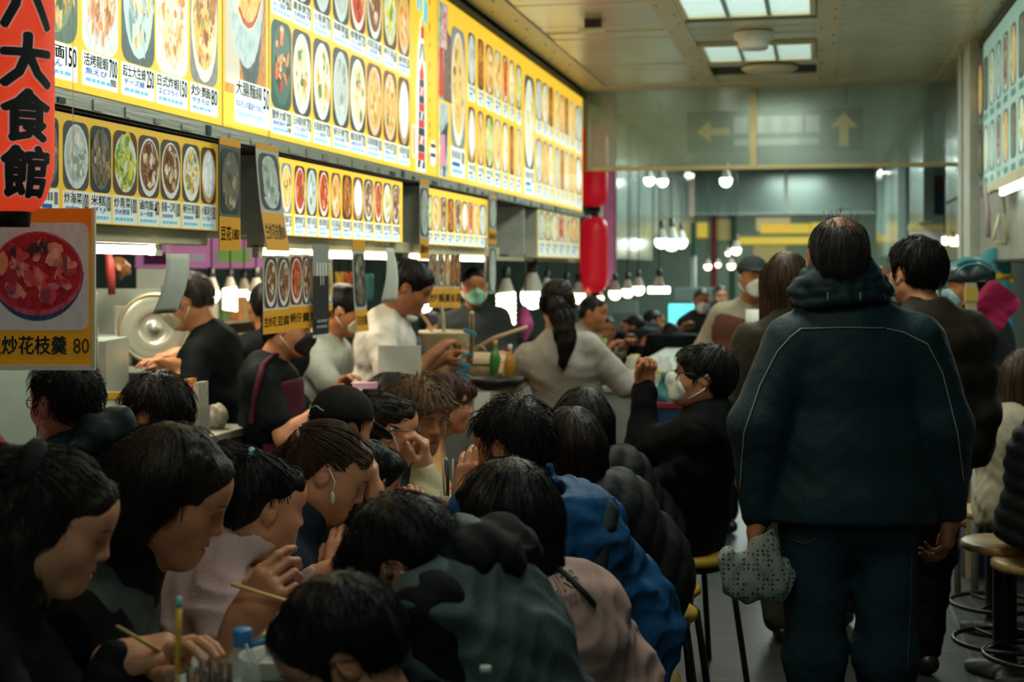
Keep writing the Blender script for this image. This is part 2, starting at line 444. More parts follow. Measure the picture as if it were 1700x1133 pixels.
for sh, (u, v) in (('detector', (1251, 52)), ('plate', (1278, 110))):
    d = (CEIL-EYE)*FPX/(HOR-v); p = at(u, v, d)
    m = MB()
    if sh == 'detector':
        m.lathe([(0, -.11), (.09, -.11), (.10, -.09), (.10, -.05), (.13, -.04), (.135, 0)], (p[0], p[1], CEIL-.012), white_p)
        tag(m.build('smoke_detector', loc=(p[0], p[1], CEIL)), 'round white smoke detector on the ceiling between the two lights', 'smoke detector')
    else:
        m.lathe([(0, -.03), (.19, -.03), (.22, -.01), (.22, 0)], (p[0], p[1], CEIL-.012), cream)
        tag(m.build('ceiling_vent', loc=(p[0], p[1], CEIL)), 'flat round cream ceiling cover beside the far light and glass fascia', 'ceiling vent')
# a small black sensor in the ceiling's open joint
p = at(985, 33, (CEIL-EYE)*FPX/(HOR-33)); m = MB(); m.box((p[0]-.05, p[1]-.05, CEIL-.06), (p[0]+.05, p[1]+.05, CEIL+.01), black_p)
m.box((p[0]-.09, p[1]-.06, CEIL-.075), (p[0]+.07, p[1]+.06, CEIL-.06), cream)
tag(m.build('ceiling_sensor', loc=(p[0], p[1], CEIL)), 'small black sensor set in an open ceiling joint beside yellow boards', 'sensor')

# the glass fascia across the hall, and the next one
def glass_fascia(name, y, x0, x1, z0, z1, mull, col, alpha, frame):
    g = mat('smoked_glass_'+name, col, rough=.22, metal=.25, alpha=alpha, var=.15, vscale=1.2, spec=.8)
    m = MB(); m.box((x0, y, z0), (x1, y+.03, z1), g); o = struct(m.build(name))
    m = MB()
    m.box((x0, y-.03, z0-.035), (x1, y+.06, z0), frame); m.box((x0, y-.03, z0), (x0+.035, y+.06, z1), frame)
    for x in mull: m.box((x-.028, y-.035, z0), (x+.028, y+.06, z1), frame)
    m.build('fascia_frame', o)
    return o
glass_fascia('trim_1', YB, XL, XR, 2.44, CEIL, (-.533,), (.40, .56, .49), .52, gold)
glass_fascia('trim_2', 23.05, -1.935, .905, 2.436, CEIL, (-.47,), (.20, .26, .22), .95, steel_dull)
# hanging wayfinding sign seen through the glass
brown = mat('sign_brown', (.05, .045, .025), rough=.5); arrow = mat('sign_arrow_yellow', (.60, .42, .08), rough=.5, emit=.5); ltr = mat('sign_pale_lettering', (.6, .6, .5), rough=.5, emit=.4)
a = at(1140, 185, 12.85); b = at(1432, 253, 12.85)
t = thing('direction_sign', 'brown hanging direction sign with yellow arrows behind smoked glass fascia', 'sign', ((a[0]+b[0])/2, 12.95, b[2]))
m = MB(); m.box((a[0], 12.95, b[2]), (b[0], 13.02, a[2]), brown)
m.build('sign_panel', t)
m = MB(); zc = (a[2]+b[2])/2; y = 12.94
x = a[0]+.08; m.poly([(x, y, zc), (x+.13, y, zc+.10), (x+.13, y, zc+.03), (x+.30, y, zc+.03), (x+.30, y, zc-.03), (x+.13, y, zc-.03), (x+.13, y, zc-.10)], arrow)
x = b[0]-.17; m.poly([(x, y, zc+.15), (x+.12, y, zc+.02), (x+.04, y, zc+.02), (x+.04, y, zc-.15), (x-.04, y, zc-.15), (x-.04, y, zc+.02), (x-.12, y, zc+.02)], arrow)
m.build('arrow', t)
m = MB()
for x0, n in ((a[0]+.42, 4), (b[0]-.95, 4)):
    for k in range(n): m.box((x0+k*.15, y-.002, zc-.02), (x0+k*.15+.12, y, zc+.13), ltr)
    m.box((x0, y-.002, zc-.13), (x0+n*.14, y, zc-.07), ltr)
m.build('lettering', t)
for x in (a[0]+.15, b[0]-.15): m = MB(); m.tube([(x, 12.985, a[2]), (x, 12.985, CEIL)], .012, steel_dull, n=6); m.build('hanging_rod', t)

# side walls
wall_r = mat('right_wall_panel', (.32, .38, .34), rough=.2, metal=.7, var=.15, vscale=2)
m = MB()
ya, yb = y_on(1604, XR), y_on(1570, XR)
m.box((XR, ya, 2.11), (XR+.25, yb, CEIL), wall_r); m.box((XR, ya, 1.61), (XR+.25, yb, 2.098), wall_r)
m.box((XR-.01, ya, 2.098), (XR+.25, yb, 2.11), gap_m)
m.box((XR-.06, y_on(1625, XR), 1.594), (XR+.25, ya, CEIL), grey_p)
m.box((XR-.065, y_on(1613, XR), 1.594), (XR-.055, y_on(1612, XR), CEIL), gap_m)
m.box((XR, -1, 3.055), (XR+.3, y_on(1625, XR), CEIL), steel_dark)
m.box((XR+.25, 3.5, 1.95), (XR+.3, YB, 3.06), steel_dark)
struct(m.build('wall_right'))
m = MB(); wl = mat('stall_back_wall', (.10, .14, .13), rough=.5, var=.2, vscale=1.5)
m.box((-7.6, 1, 0), (-7.5, 31, 3.4), wl); struct(m.build('wall_left'))
m = MB(); m.box((-9, 31, 0), (5, 31.1, 4.2), mat('far_wall_paint', (.20, .27, .23), rough=.6, var=.3, vscale=.4)); struct(m.build('wall_far'))
m = MB(); m.box((XL-.42, -1, 3.038), (XL-.02, YB, CEIL), steel_dark); m.box((XL-.05, -1, 3.042), (XL+.005, YB, 3.08), steel_dark)
m.box((XL-.42, 2.3, 1.67), (XL-.40, YB, 3.05), steel_dark)
struct(m.build('trim_3'))
# the hall beyond: ceiling, side panels
m = MB(); m.box((-2.1, YB+.1, CEIL), (1.2, 23.2, CEIL+.1), plank_m); m.box((-2.1, 23.2, 3.4), (1.2, 31, 3.5), plank_m)
struct(m.build('ceiling_far'))
gl = mat('glossy_side_panel', (.50, .58, .52), rough=.2, metal=.6, var=.2, vscale=1.5)
m = MB()
for (u0, u1, z0, z1) in ((1024, 1046, 1.645, 3.10), (1047, 1084, 1.645, 3.10), (1086, 1112, 1.94, 3.10), (1113, 1152, 1.94, 3.10)):
    m.box((XL-.15, y_on(u0, XL), z0), (XL, y_on(u1, XL)-.06, z1), gl)
struct(m.build('wall_left_far'))
m = MB()
for (u0, u1, X, z0, z1, mm) in ((1490, 1455, .99, 1.72, 3.10, gl), (1533, 1510, 1.05, 2.02, 3.10, wall_r)):
    m.box((X, y_on(u0, X), z0), (X+.1, y_on(u1, X), z1), mm)
struct(m.build('wall_right_far'))
# ---------------------------------------------------------------- menu light boxes
lit = print_mat('lit_print', .74); dim_glow = print_mat('dim_print', .22); lit_mid = print_mat('mid_print', .5)  # dim print is for an unlit box, its glow imitating light on it
film = print_mat('strip_print', .10)  # faint glow on unlit hung cards stands in for light through them
S = srgb
YEL = S('FACB38'); WHT = S('E9F6EC'); INK = S('16201F'); BLU = S('2060A8'); CYA = S('6FC3D8'); GRY = S('6B7672')
PAL = {
 'porridge': (S('474A4C'), S('EDF1E6'), S('E6E4C6'), ['E5C980', 'F0E6C0', '7F9A3F', 'D98A3C', 'F4EFD8', 'C9B04E', '5E7A3A']),
 'shrimp': (S('2E5B52'), S('3E6B60'), S('4B6B5A'), ['D9772E', 'F0B070', 'B5391F', 'EBC9A0', 'C65A28', '3E2A1E']),
 'fried': (S('3C2C24'), S('8A4B20'), S('B5702B'), ['C78336', '8B4A1E', 'E0A04C', '5C2F16', 'D8B06A']),
 'greens': (S('5A3A34'), S('DCE9DF'), S('B8B840'), ['D6C832', '6F9A2C', 'E5D84A', '3D6B28', 'B9C23A', '8DB030']),
 'noodle': (S('8C8F86'), S('E2E5D4'), S('E6C877'), ['EBD28C', 'C99A42', 'B0532C', '8BA04A', 'F2E2B0', '7A4A2A']),
 'bowl': (S('7A4A33'), S('D8C7A0'), S('E7B863'), ['E0A24A', 'F1DDA8', '7C8B3E', 'C77C32', 'EFE7CF']),
 'white': (S('5B4334'), S('C8A27C'), S('E4EBE4'), ['F2F5EF', 'D9E2DC', 'C8D6CF', 'EEF3EC']),
 'dark': (S('2C3436'), S('5A6460'), S('7A6A50'), ['8C7A5A', 'B7A888', '4B4A42', '9C8C60', '6B5A40']),
 'red': (S('6A3326'), S('EEE9DC'), S('C9512A'), ['C2401F', 'E07A34', '8C2417', 'E9B27C', 'A83B1C', '6B7A34']),
 'brown': (S('4A4440'), S('DDE4DC'), S('8A5A34'), ['6B3F22', 'D9C9A0', 'A87444', 'EADFC4', '4E2C1A']),
 'lobster': (S('E6EEE8'), S('DCE8E2'), S('D09A5C'), ['B9682C', 'E3B278', 'D98B45', 'F0DCB4', '9C4F22', 'C9D6CE', 'E9C28C']),
 'tempura': (S('F3F0E4'), S('F6F3E8'), S('EBCF9C'), ['E0B878', 'F2E0B8', 'D9A25C', 'F6EBD0', 'C98A48', 'EFD49A']),
 'oyster': (S('5A6A68'), S('C4DCD8'), S('C9DDD0'), ['D8E6D8', 'E6D9A8', '7F9E9C', 'B8CFC6', 'E0C98A', '5E7674']),
 'veg': (S('5E7A6A'), S('7F9A84'), S('7A9468'), ['E8C060', 'F0D48A', '4E7048', 'D9A440', '38564A', 'C8A870', 'E6B95C']),
 'cold': (S('3E474A'), S('C9DAD6'), S('BFCBC3'), ['E3E8DF', 'B9C8BC', '93A08A', 'D8D2B8', '7F9A8C']),
}
def ell(ca, cb, ra, rb, n=20, rot=0):
    return [(ca+ra*cos(t)*cos(rot)-rb*sin(t)*sin(rot), cb+ra*cos(t)*sin(rot)+rb*sin(t)*cos(rot)) for t in (2*pi*i/n for i in range(n))]
def rrect(a0, a1, b0, b1, r, n=4):
    out = []
    for (ca, cb, t0) in ((a1-r, b1-r, 0), (a0+r, b1-r, pi/2), (a0+r, b0+r, pi), (a1-r, b0+r, 1.5*pi)):
        out += [(ca+r*cos(t0+pi/2*i/n), cb+r*sin(t0+pi/2*i/n)) for i in range(n+1)]
    return out
class Plane:
    """Draws flat printed shapes on a board: a along the board, b up, each layer a hair proud of the last."""
    def __init__(s, org, ax, nrm_, step=.0006): s.o = np.asarray(org, float); s.ax = np.asarray(ax, float); s.n = np.asarray(nrm_, float); s.k = 0; s.step = step
    def __call__(s, a, b, k=None): return s.o+s.ax*a+V3(0, 0, b)+s.n*(s.step*(s.k if k is None else k))
    def poly(s, mb, pts, m, col, col2=None):
        s.k += 1; mb.poly([s(a, b) for a, b in pts], m, col=col, col2=col2)
    def text(s, mb, body, m, a0, b0, w, h, col, bold=0, vertical=False):
        s.k += 1; put_text(mb, body, m, s(a0, b0), s.ax, V3(0, 0, 1), w, h, col, bold, vertical)
def dish(pl, mb, m, a0, a1, b0, b1, kind, rs, rnd=True, nb=26):
    bg, plate, fd, cols = PAL[kind]; w, h = a1-a0, b1-b0; ca, cb = (a0+a1)/2, (b0+b1)/2
    pl.poly(mb, rrect(a0, a1, b0, b1, min(w, h)*.22), m, bg, tuple(c*.8 for c in bg))
    if kind in ('white', 'cold', 'porridge', 'red', 'brown', 'bowl', 'noodle'):
        pl.poly(mb, ell(ca, cb-.01*h, w*.47, h*.475), m, plate); pl.poly(mb, ell(ca, cb+.02*h, w*.41, h*.41), m, fd, tuple(c*.85 for c in fd))
        R = .33
    else:
        pl.poly(mb, ell(ca, cb, w*.46, h*.46), m, plate, fd); R = .40
    pl.k += 1; kk = pl.k
    for i in range(nb):
        t = rs.uniform(0, 2*pi); r = sqrt(rs.random())
        x = ca+r*cos(t)*w*R; y = cb+.02*h+r*sin(t)*h*R; pl.k = kk+.12*i
        c = S(rs.choice(cols)); c2 = S(rs.choice(cols))
        n = 9; e = ell(0, 0, w*rs.uniform(.035, .12), h*rs.uniform(.03, .12), n, rs.uniform(-.7, .7)*w/h)
        e = [(x+p*rs.uniform(.7, 1.2), y+q*rs.uniform(.7, 1.2)) for p, q in e]
        pl.poly(mb, e, m, c, c2)
    pl.k = kk+3
def caption(pl, mb, m, a0, a1, b0, b1, name, price, sub, rs, unit=None, fine=True):
    w, h = a1-a0, b1-b0
    pl.poly(mb, [(a0, b0), (a1, b0), (a1, b1), (a0, b1)], m, WHT)
    if not fine:
        pl.k += 1
        for i in range(4): pl.poly(mb, [(a0+w*(.06+.16*i), b0+h*.62), (a0+w*(.17+.16*i), b0+h*.62), (a0+w*(.17+.16*i), b0+h*.88), (a0+w*(.06+.16*i), b0+h*.88)], m, GRY); pl.k -= 1
        for (x0, x1, y0, y1, c) in ((.74, .93, .5, .9, GRY), (.08, .62, .36, .5, BLU), (.08, .8, .14, .26, CYA)):
            pl.poly(mb, [(a0+w*x0, b0+h*y0), (a0+w*x1, b0+h*y0), (a0+w*x1, b0+h*y1), (a0+w*x0, b0+h*y1)], m, c); pl.k -= 1
        return
    pl.text(mb, name, m, a0+w*.04, b0+h*.58, w*.68, h*.36, INK, .014)
    pl.text(mb, price, m, a0+w*.75, b0+h*.40, w*.22, h*.54, INK, .02)
    if unit: pl.text(mb, unit, m, a0+w*.76, b0+h*.14, w*.2, h*.22, INK, .01)
    if sub: pl.text(mb, sub, m, a0+w*.07, b0+h*.34, w*.60, h*.19, BLU, .016)
    else: pl.poly(mb, [(a0+w*.07, b0+h*.36), (a0+w*.6, b0+h*.36), (a0+w*.6, b0+h*.48), (a0+w*.07, b0+h*.48)], m, S('7F9CC4'))
    x = .07
    while x < .75:
        l = rs.uniform(.06, .16); pl.poly(mb, [(a0+w*x, b0+h*.13), (a0+w*(x+l), b0+h*.13), (a0+w*(x+l), b0+h*.23), (a0+w*x, b0+h*.23)], m, CYA); pl.k -= 1; x += l+.03
def yy(u): return y_on(u, XL)
def light_box(name, label, y0, y1, z0, z1, m, dep=.16, X=XL, group=None, yel=YEL):
    t = thing(name, label, 'menu board', (X, (y0+y1)/2, z0), group=group)
    b = MB(); b.box((X-dep, y0, z0-.0), (X-.004, y1, z1), grey_p); b.build('box_casing', t, bevel=.004)
    b = MB(); b.add([(X, y0+.004, z0+.004), (X, y1-.004, z0+.004), (X, y1-.004, z1-.004), (X, y0+.004, z1-.004)], [(0, 1, 2, 3)], m, col=yel)
    b.build('yellow_panel', t)
    return t, Plane((X, 0, 0), (0, 1, 0), (1, 0, 0))
# boards are read along +Y, so a is y and b is z
rs = random.Random(11)
def row(t, pl, m, cols, zs, kinds, caps, fine=True, nb=16, gap=.0):
    (p0, p1, c0, c1) = zs
    for i, (ya, yb_) in enumerate(cols):
        b = MB(); pl.k = 1; dish(pl, b, m, ya, yb_, p0, p1, kinds[i % len(kinds)], rs, nb=nb); b.build('dish_photo', t)
        b = MB(); pl.k = 1
        nm, pr, sub = caps[i][:3] if i < len(caps) else ('', '', '')
        caption(pl, b, m, ya, yb_, c0, c1, nm, pr, sub, rs, caps[i][3] if i < len(caps) and len(caps[i]) > 3 else None, fine and bool(nm)); b.build('price_label', t)
def cols_px(l): return [(yy(a), yy(b)) for a, b in l]
Z1 = (2.603, 2.943, 2.509, 2.603); Z2 = (2.156, 2.492, 2.059, 2.154)
# board above the left stalls: five big seafood dishes
tA, pl = light_box('menu_board', 'yellow seafood menu board with tall dish photos beside the hanging red lantern', 2.711, yy(369), 2.036, 3.038, lit)
row(tA, pl, lit, cols_px([(88-44, 128), (136, 195), (201, 256), (258.5, 311), (315, 361)]), (2.162, 2.591, 2.062, 2.159),
    ['veg', 'lobster', 'oyster', 'tempura', 'noodle'], [('泡麵', '150', 'イカめん'), ('活烤龍蝦', '700', '魚えび', '隻'), ('起士大生蠔', '250', 'チーズ蠔'), ('日式炸蝦', '150', 'エビフライ'), ('炒麵', '80', 'やきそば')], nb=46)
# one big bowl
tB, pl = light_box('menu_board', 'yellow menu board with one big noodle bowl and the number 50', yy(370), yy(446), 2.036, 3.038, lit)
b = MB(); ya, yb_ = yy(373), yy(441); pl.k = 1; cy_ = (ya+yb_)/2; w = yb_-ya
pl.poly(b, [(ya, 2.161), (yb_, 2.161), (yb_, 2.969), (ya, 2.969)], lit, S('C98A45'), S('A8733A'))
pl.poly(b, [(ya, 2.195), (ya+w*.35, 2.195), (ya+w*.2, 2.969), (ya, 2.969)], lit, S('C9C6B0'))
pl.poly(b, [(ya+w*.45, 2.212), (ya+w*.75, 2.212), (ya+w*.82, 2.298), (ya+w*.9, 2.453), (ya+w*.3, 2.453), (ya+w*.36, 2.298)], lit, S('3C4A4E'), S('56605C'))
pl.poly(b, [(cy_-w*.40, 2.642)]+[(cy_+w*.44*cos(t), 2.625+.36*sin(t)) for t in np.linspace(pi, 2*pi, 15)], lit, S('BFD3CF'), S('9DB9B8'))
pl.poly(b, ell(cy_+.01, 2.711, w*.44, .31), lit, S('E3DEC4')); pl.poly(b, ell(cy_+.01, 2.694, w*.40, .285), lit, S('B5552F'))
pl.poly(b, ell(cy_+.01, 2.711, w*.385, .28), lit, S('E0AC55'), S('EBC77C'))
for i in range(26):
    a = cy_+w*rs.uniform(-.28, .28); bb = 2.711+rs.uniform(-.19, .19); pl.poly(b, ell(a, bb, w*rs.uniform(.02, .07), rs.uniform(.03, .10), 8, rs.uniform(-.6, .6)), lit, S(rs.choice(['E8C680', 'D89A45', 'F0DDA6', 'C98434', '9CB0A0', 'F3E5BE'])))
b.build('dish_photo', tB)
b = MB(); pl.k = 45; y0_, y1_ = yy(377), yy(436.5); w = y1_-y0_
pl.poly(b, [(y0_, 2.057), (y1_, 2.057), (y1_, 2.21), (y0_, 2.21)], lit, WHT)
pl.text(b, '大腸麵線', lit, y0_+w*.04, 2.156, w*.72, .050, INK, .016); pl.text(b, '50', lit, y0_+w*.80, 2.128, w*.17, .078, INK, .012)
pl.text(b, 'ホルモンの醤油そうめん', lit, y0_+w*.03, 2.113, w*.74, .027, BLU, .012); pl.text(b, 'Chitterlings thin noodles', lit, y0_+w*.04, 2.079, w*.74, .024, CYA, .006)
b.build('price_label', tB)
# two rows of bowls, then the tower picture
tC, pl = light_box('menu_board', 'yellow menu board with two rows of porridge bowls and a red tower picture', yy(447), yy(726), 2.036, 3.038, lit)
c = [466.5, 500.5, 534, 565.5, 593.5, 621, 647, 670]; hw = [17, 15.5, 14.5, 13.5, 13, 12.5, 11, 9.5]
CC = cols_px([(a-h, a+h) for a, h in zip(c, hw)])
row(tC, pl, lit, CC, Z2, ['shrimp', 'porridge', 'porridge', 'cold', 'porridge', 'bowl', 'bowl', 'white'],
    [('鹽烤大蝦', '200', '海老焼き', '4隻'), ('玉米瘦肉粥', '70', 'とうもろこしと豚肉の粥'), ('皮蛋瘦肉粥', '70', 'ピータンと豚肉の粥'), ('蚵仔粥', '70', 'カキの粥'), ('蝦球粥', '70', '海老団子の粥'), ('蒜黃蜆羹', '100', 'にがい貝'), ('竹筒米糕', '30', '竹筒ちき'), ('小籠湯包', '80', 'スープ餃子')])
row(tC, pl, lit, CC, Z1, ['greens', 'porridge', 'cold', 'cold', 'red', 'brown', 'greens', 'bowl'],
    [('青菜粥', '60', 'なにご粥菜'), ('廣東粥', '70', '広東省粥'), ('小魚粥', '70', 'ミニさかな粥'), ('海鮮粥', '80', 'シーフード粥'), ('螃蟹粥', '70', 'カニの粥'), ('皮蛋豆腐', '40', '二色豆腐'), ('蚵仔湯', '60', 'スープ'), ('滷肉飯', '30', '魯肉飯')])
b = MB(); pl.k = 1; y0_, y1_ = yy(690.5), yy(707.5); yc = (y0_+y1_)/2; w = y1_-y0_
pl.poly(b, [(y0_+w*.0, 2.049), (y1_-w*.05, 2.049), (y1_, 2.281), (y1_-w*.05, 2.582), (yc+w*.2, 2.728), (yc+w*.03, 2.849), (yc-w*.05, 2.84), (yc-w*.3, 2.694), (y0_, 2.453)], lit, S('EFF7F2'))
red, blk = S('D23A35'), S('2E3E40'); z = 2.066; k = 0
while z < 2.556:
    hw_ = w*(.36-.18*(z-2.066)/.57); c1 = red if k % 2 else blk
    pl.poly(b, [(yc-hw_, z), (yc+hw_, z), (yc+hw_*.96, z+.04), (yc-hw_*.96, z+.04)], lit, c1); pl.k -= 1
    if k % 3 == 0: pl.k += 1; pl.poly(b, [(yc-hw_*.5, z), (yc+hw_*.1, z), (yc+hw_*.5, z+.04), (yc-hw_*.1, z+.04)], lit, S('DDE9E6')); pl.k -= 1
    z += .042; k += 1
pl.k += 2; pl.poly(b, [(yc-w*.2, 2.556), (yc+w*.2, 2.556), (yc, 2.625)], lit, red)
for (a0, a1, z0_, z1_) in ((-.05, -.22, 2.711, 2.625), (.05, .22, 2.711, 2.625)): pl.poly(b, [(yc+w*a0-.01, z0_), (yc+w*a0+.01, z0_), (yc+w*a1+.01, z1_), (yc+w*a1-.01, z1_)], lit, blk)
pl.poly(b, [(yc-w*.15, 2.737), (yc+w*.15, 2.737), (yc+w*.15, 2.797), (yc-w*.15, 2.797)], lit, red); pl.poly(b, [(yc-.008, 2.797), (yc+.008, 2.797), (yc+.004, 2.84), (yc-.004, 2.84)], lit, blk)
b.build('tower_picture', tC)
b = MB(); pl.k = 1
for (a0, z0_, a1, z1_) in ((693, 2.883, 696, 3.021), (699, 2.883, 696, 3.021), (702, 2.986, 706, 3.012), (704, 2.9, 704.5, 3.003), (702, 2.952, 707, 2.96), (703, 2.84, 705, 2.935), (706, 2.831, 707, 2.935)):
    ya, yb_ = yy(a0), yy(a1); pl.poly(b, [(ya-.02, z0_-.006), (ya+.02, z0_-.006), (yb_+.02, z1_+.006), (yb_-.02, z1_+.006)], lit, S('6CCBE0'))
b.build('brush_strokes', tC); b = MB(); pl.k = 1
z = 2.969; ya = yy(713)
while z > 2.066:
    h = rs.uniform(.01, .05); pl.poly(b, [(ya-.008, z-h), (ya+.008, z-h), (ya+.008, z), (ya-.008, z)], lit, S('3A3A20')); pl.k -= 1; z -= h+rs.uniform(.012, .10)
b.build('small_print', tC); b = MB(); pl.k = 1; pl.poly(b, ell(yy(718.5), 2.161, .07, .07), lit, S('F2F7F2'))
for dz in (.03, -.02): pl.poly(b, [(yy(718.5)-.05, 2.161+dz), (yy(718.5)+.05, 2.161+dz), (yy(718.5)+.05, 2.182+dz), (yy(718.5)-.05, 2.182+dz)], lit, S('3A4040'))
b.build('round_stamp', tC); b = MB(); pl.k = 1; pl.poly(b, rrect(yy(684.5), yy(689), 2.109, 2.281, .03), lit, WHT); pl.poly(b, [(yy(685.8), 2.126), (yy(687.6), 2.126), (yy(687.6), 2.264), (yy(685.8), 2.264)], lit, red)
b.build('red_label', tC)
# the far board: a street picture strip, one big photo and many small dishes
tD, pl = light_box('menu_board', 'farthest yellow upper menu board, full of small blurred dishes, ending at the fascia', yy(727), yy(967), 2.036, 3.038, lit)
b = MB(); pl.k = 1; a0, a1 = yy(728), yy(743)
pl.poly(b, [(a0, 2.47), (a1, 2.47), (a1, 3.003), (a0, 3.003)], lit, S('A9C3B4'), S('6B7A70')); pl.poly(b, [(a0+.1, 2.47), (a0+.3, 2.47), (a0+.26, 2.84), (a0+.12, 2.883)], lit, S('8A6A54'), S('4A4E4A')); pl.poly(b, [(a1-.2, 2.487), (a1-.08, 2.487), (a1-.1, 2.754), (a1-.18, 2.754)], lit, S('C03A30'))
pl.poly(b, [(a1-.14, 2.754), (a1-.03, 2.754), (a1-.03, 2.986), (a1-.1, 2.986)], lit, S('E2CFC4'), S('C8404A'))
pl.poly(b, [(a0, 2.049), (a1, 2.049), (a1, 2.453), (a0, 2.453)], lit, S('BFD5CF'), S('8C9A94')); pl.poly(b, [(a0+.12, 2.049), (a1-.1, 2.049), (a1-.16, 2.281), (a0+.2, 2.367)], lit, S('3A3F40')); pl.poly(b, [(a0+.02, 2.109), (a0+.13, 2.109), (a0+.12, 2.281), (a0+.05, 2.281)], lit, S('E08AA0'))
b.build('street_picture', tD)
def capz(t, pl, spec, m):
    for (u0, u1, p0, p1, c0, kind) in spec:
        b = MB(); pl.k = 1; dish(pl, b, m, yy(u0), yy(u1), p0, p1, kind, rs, nb=12); b.build('dish_photo', t)
        b = MB(); pl.k = 1; caption(pl, b, m, yy(u0), yy(u1), c0, p0, '', '', '', rs, fine=False); b.build('price_label', t)
spec = [(748, 772, 2.234, 2.917, 2.066, 'noodle'), (870.5, 886.5, 2.255, 2.917, 2.066, 'porridge')]
sm = [(777, 788.5), (793, 802.6), (806, 818), (820.5, 831), (834.5, 842.5), (846, 853), (857, 865), (890, 899), (901, 909), (911, 918), (922, 928), (930.5, 936), (938, 943), (946, 952.5), (956, 965)]
ks = ['cold', 'fried', 'bowl', 'noodle', 'red', 'porridge', 'greens', 'cold', 'porridge', 'fried', 'noodle', 'bowl', 'fried', 'noodle', 'cold']
ks2 = ['white', 'bowl', 'greens', 'noodle', 'porridge', 'fried', 'noodle', 'cold', 'bowl', 'porridge', 'cold', 'fried', 'porridge', 'bowl', 'white']
for i, (a, c_) in enumerate(sm):
    spec.append((a, c_, 2.634, 2.943, 2.539, ks[i])); spec.append((a, c_, 2.173, 2.505, 2.066, ks2[i]))
capz(tD, pl, spec, lit)
# stainless cover strip between the two tiers of boxes, with tape and wrinkled film
m = MB(); m.box((XL-.10, 2.539, 1.99), (XL+.012, YB-.2, 2.033), steel); m.box((XL-.10, 2.539, 1.98), (XL+.004, YB-.2, 1.989), gap_m)
for k in range(60):
    y = 2.711+k*.19; m.box((XL+.012, y, 1.994), (XL+.016, y+rs.uniform(.02, .12), 1.994+rs.uniform(.015, .042)), rs.choice([steel_dark, steel, steel_dull, steel, steel]))
struct(m.build('trim_4'))
# lower light boxes
cold_w = print_mat('lit_print_cool', .55)
t1, pl = light_box('lower_menu_box', 'dim lower menu box with green vegetable dish, nearest the red lantern', 2.711, yy(363), 1.672, 1.976, dim_glow)
row(t1, pl, dim_glow, cols_px([(66, 97), (104, 147), (149, 184), (187, 227), (229, 264), (266, 299), (302, 331), (333, 358)]), (1.765, 1.954, 1.679, 1.762),
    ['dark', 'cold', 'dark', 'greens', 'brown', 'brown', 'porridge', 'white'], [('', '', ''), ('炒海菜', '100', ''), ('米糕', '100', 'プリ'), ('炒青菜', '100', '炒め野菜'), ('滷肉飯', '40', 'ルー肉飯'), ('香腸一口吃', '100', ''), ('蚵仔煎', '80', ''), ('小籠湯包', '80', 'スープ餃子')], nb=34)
t2, pl = light_box('lower_menu_box', 'bright lower menu box with a dozen dishes above the hanging menu strips', yy(449), yy(668.5), 1.672, 1.976, lit, dep=.17)
xs = [(450, 464), (466.5, 483.5), (488.5, 506), (508.5, 525.5), (528.5, 545.5), (549.5, 565), (568, 583.5), (586, 602), (604, 619), (621.5, 634), (636, 649), (651, 663)]
row(t2, pl, lit, cols_px(xs), (1.761, 1.954, 1.679, 1.758), ['brown', 'noodle', 'red', 'cold', 'red', 'bowl', 'fried', 'white', 'brown', 'red', 'porridge', 'brown'],
    [('', '', ''), ('蚵仔麵線', '50', 'カキ'), ('鹽烤鮮蝦', '120', 'エビ'), ('豬肝湯', '50', '肝スープ'), ('番茄蝦', '100', 'エビ'), ('臭豆腐', '60', '豆腐'), ('蔥油雞', '150', ''), ('蚵仔湯', '70', 'スープ'), ('花枝羹', '80', 'イカ'), ('炒蟹腳', '120', 'カニ'), ('蚵仔煎', '70', ''), ('炒麵', '80', '')], nb=18)
t3, pl = light_box('lower_menu_box', 'bright lower menu box third along, above the five short strips', yy(710), yy(810), 1.672, 1.976, lit, dep=.2)
m = MB(); m.box((XL-.2, yy(698), 1.672), (XL-.004, yy(710)+.002, 1.976), grey_p); m.build('end_casing', t3)
row(t3, pl, lit, cols_px([(710.5, 717), (719, 729), (731, 741), (743, 753), (755, 765), (767, 775), (777, 785), (787, 794), (796, 807)]), (1.748, 1.937, 1.679, 1.745), ['greens', 'noodle', 'brown', 'fried', 'brown', 'white', 'red', 'noodle', 'cold'], [], fine=False, nb=12)
t4, pl = light_box('lower_menu_box', 'pale farthest lower menu box beside the lower red lantern', yy(893), yy(962), 1.627, 2.006, lit_mid, dep=.22, yel=S('E8D890'))
row(t4, pl, lit_mid, cols_px([(895, 903), (905, 914), (916, 925), (927, 936), (938, 946), (948, 959)]), (1.756, 1.971, 1.645, 1.752), ['cold', 'greens', 'porridge', 'red', 'noodle', 'bowl'], [], fine=False, nb=12)
# plain metal sheet between the last two boxes
m = MB(); a = yy(874); m.box((XL-.30, a, 1.645), (XL-.02, a+.03, 1.98), grey_p); tag(m.build('metal_sheet', loc=(XL-.2, a, 1.645)), 'plain grey metal sheet hung between the last two lower menu boxes', 'metal sheet')
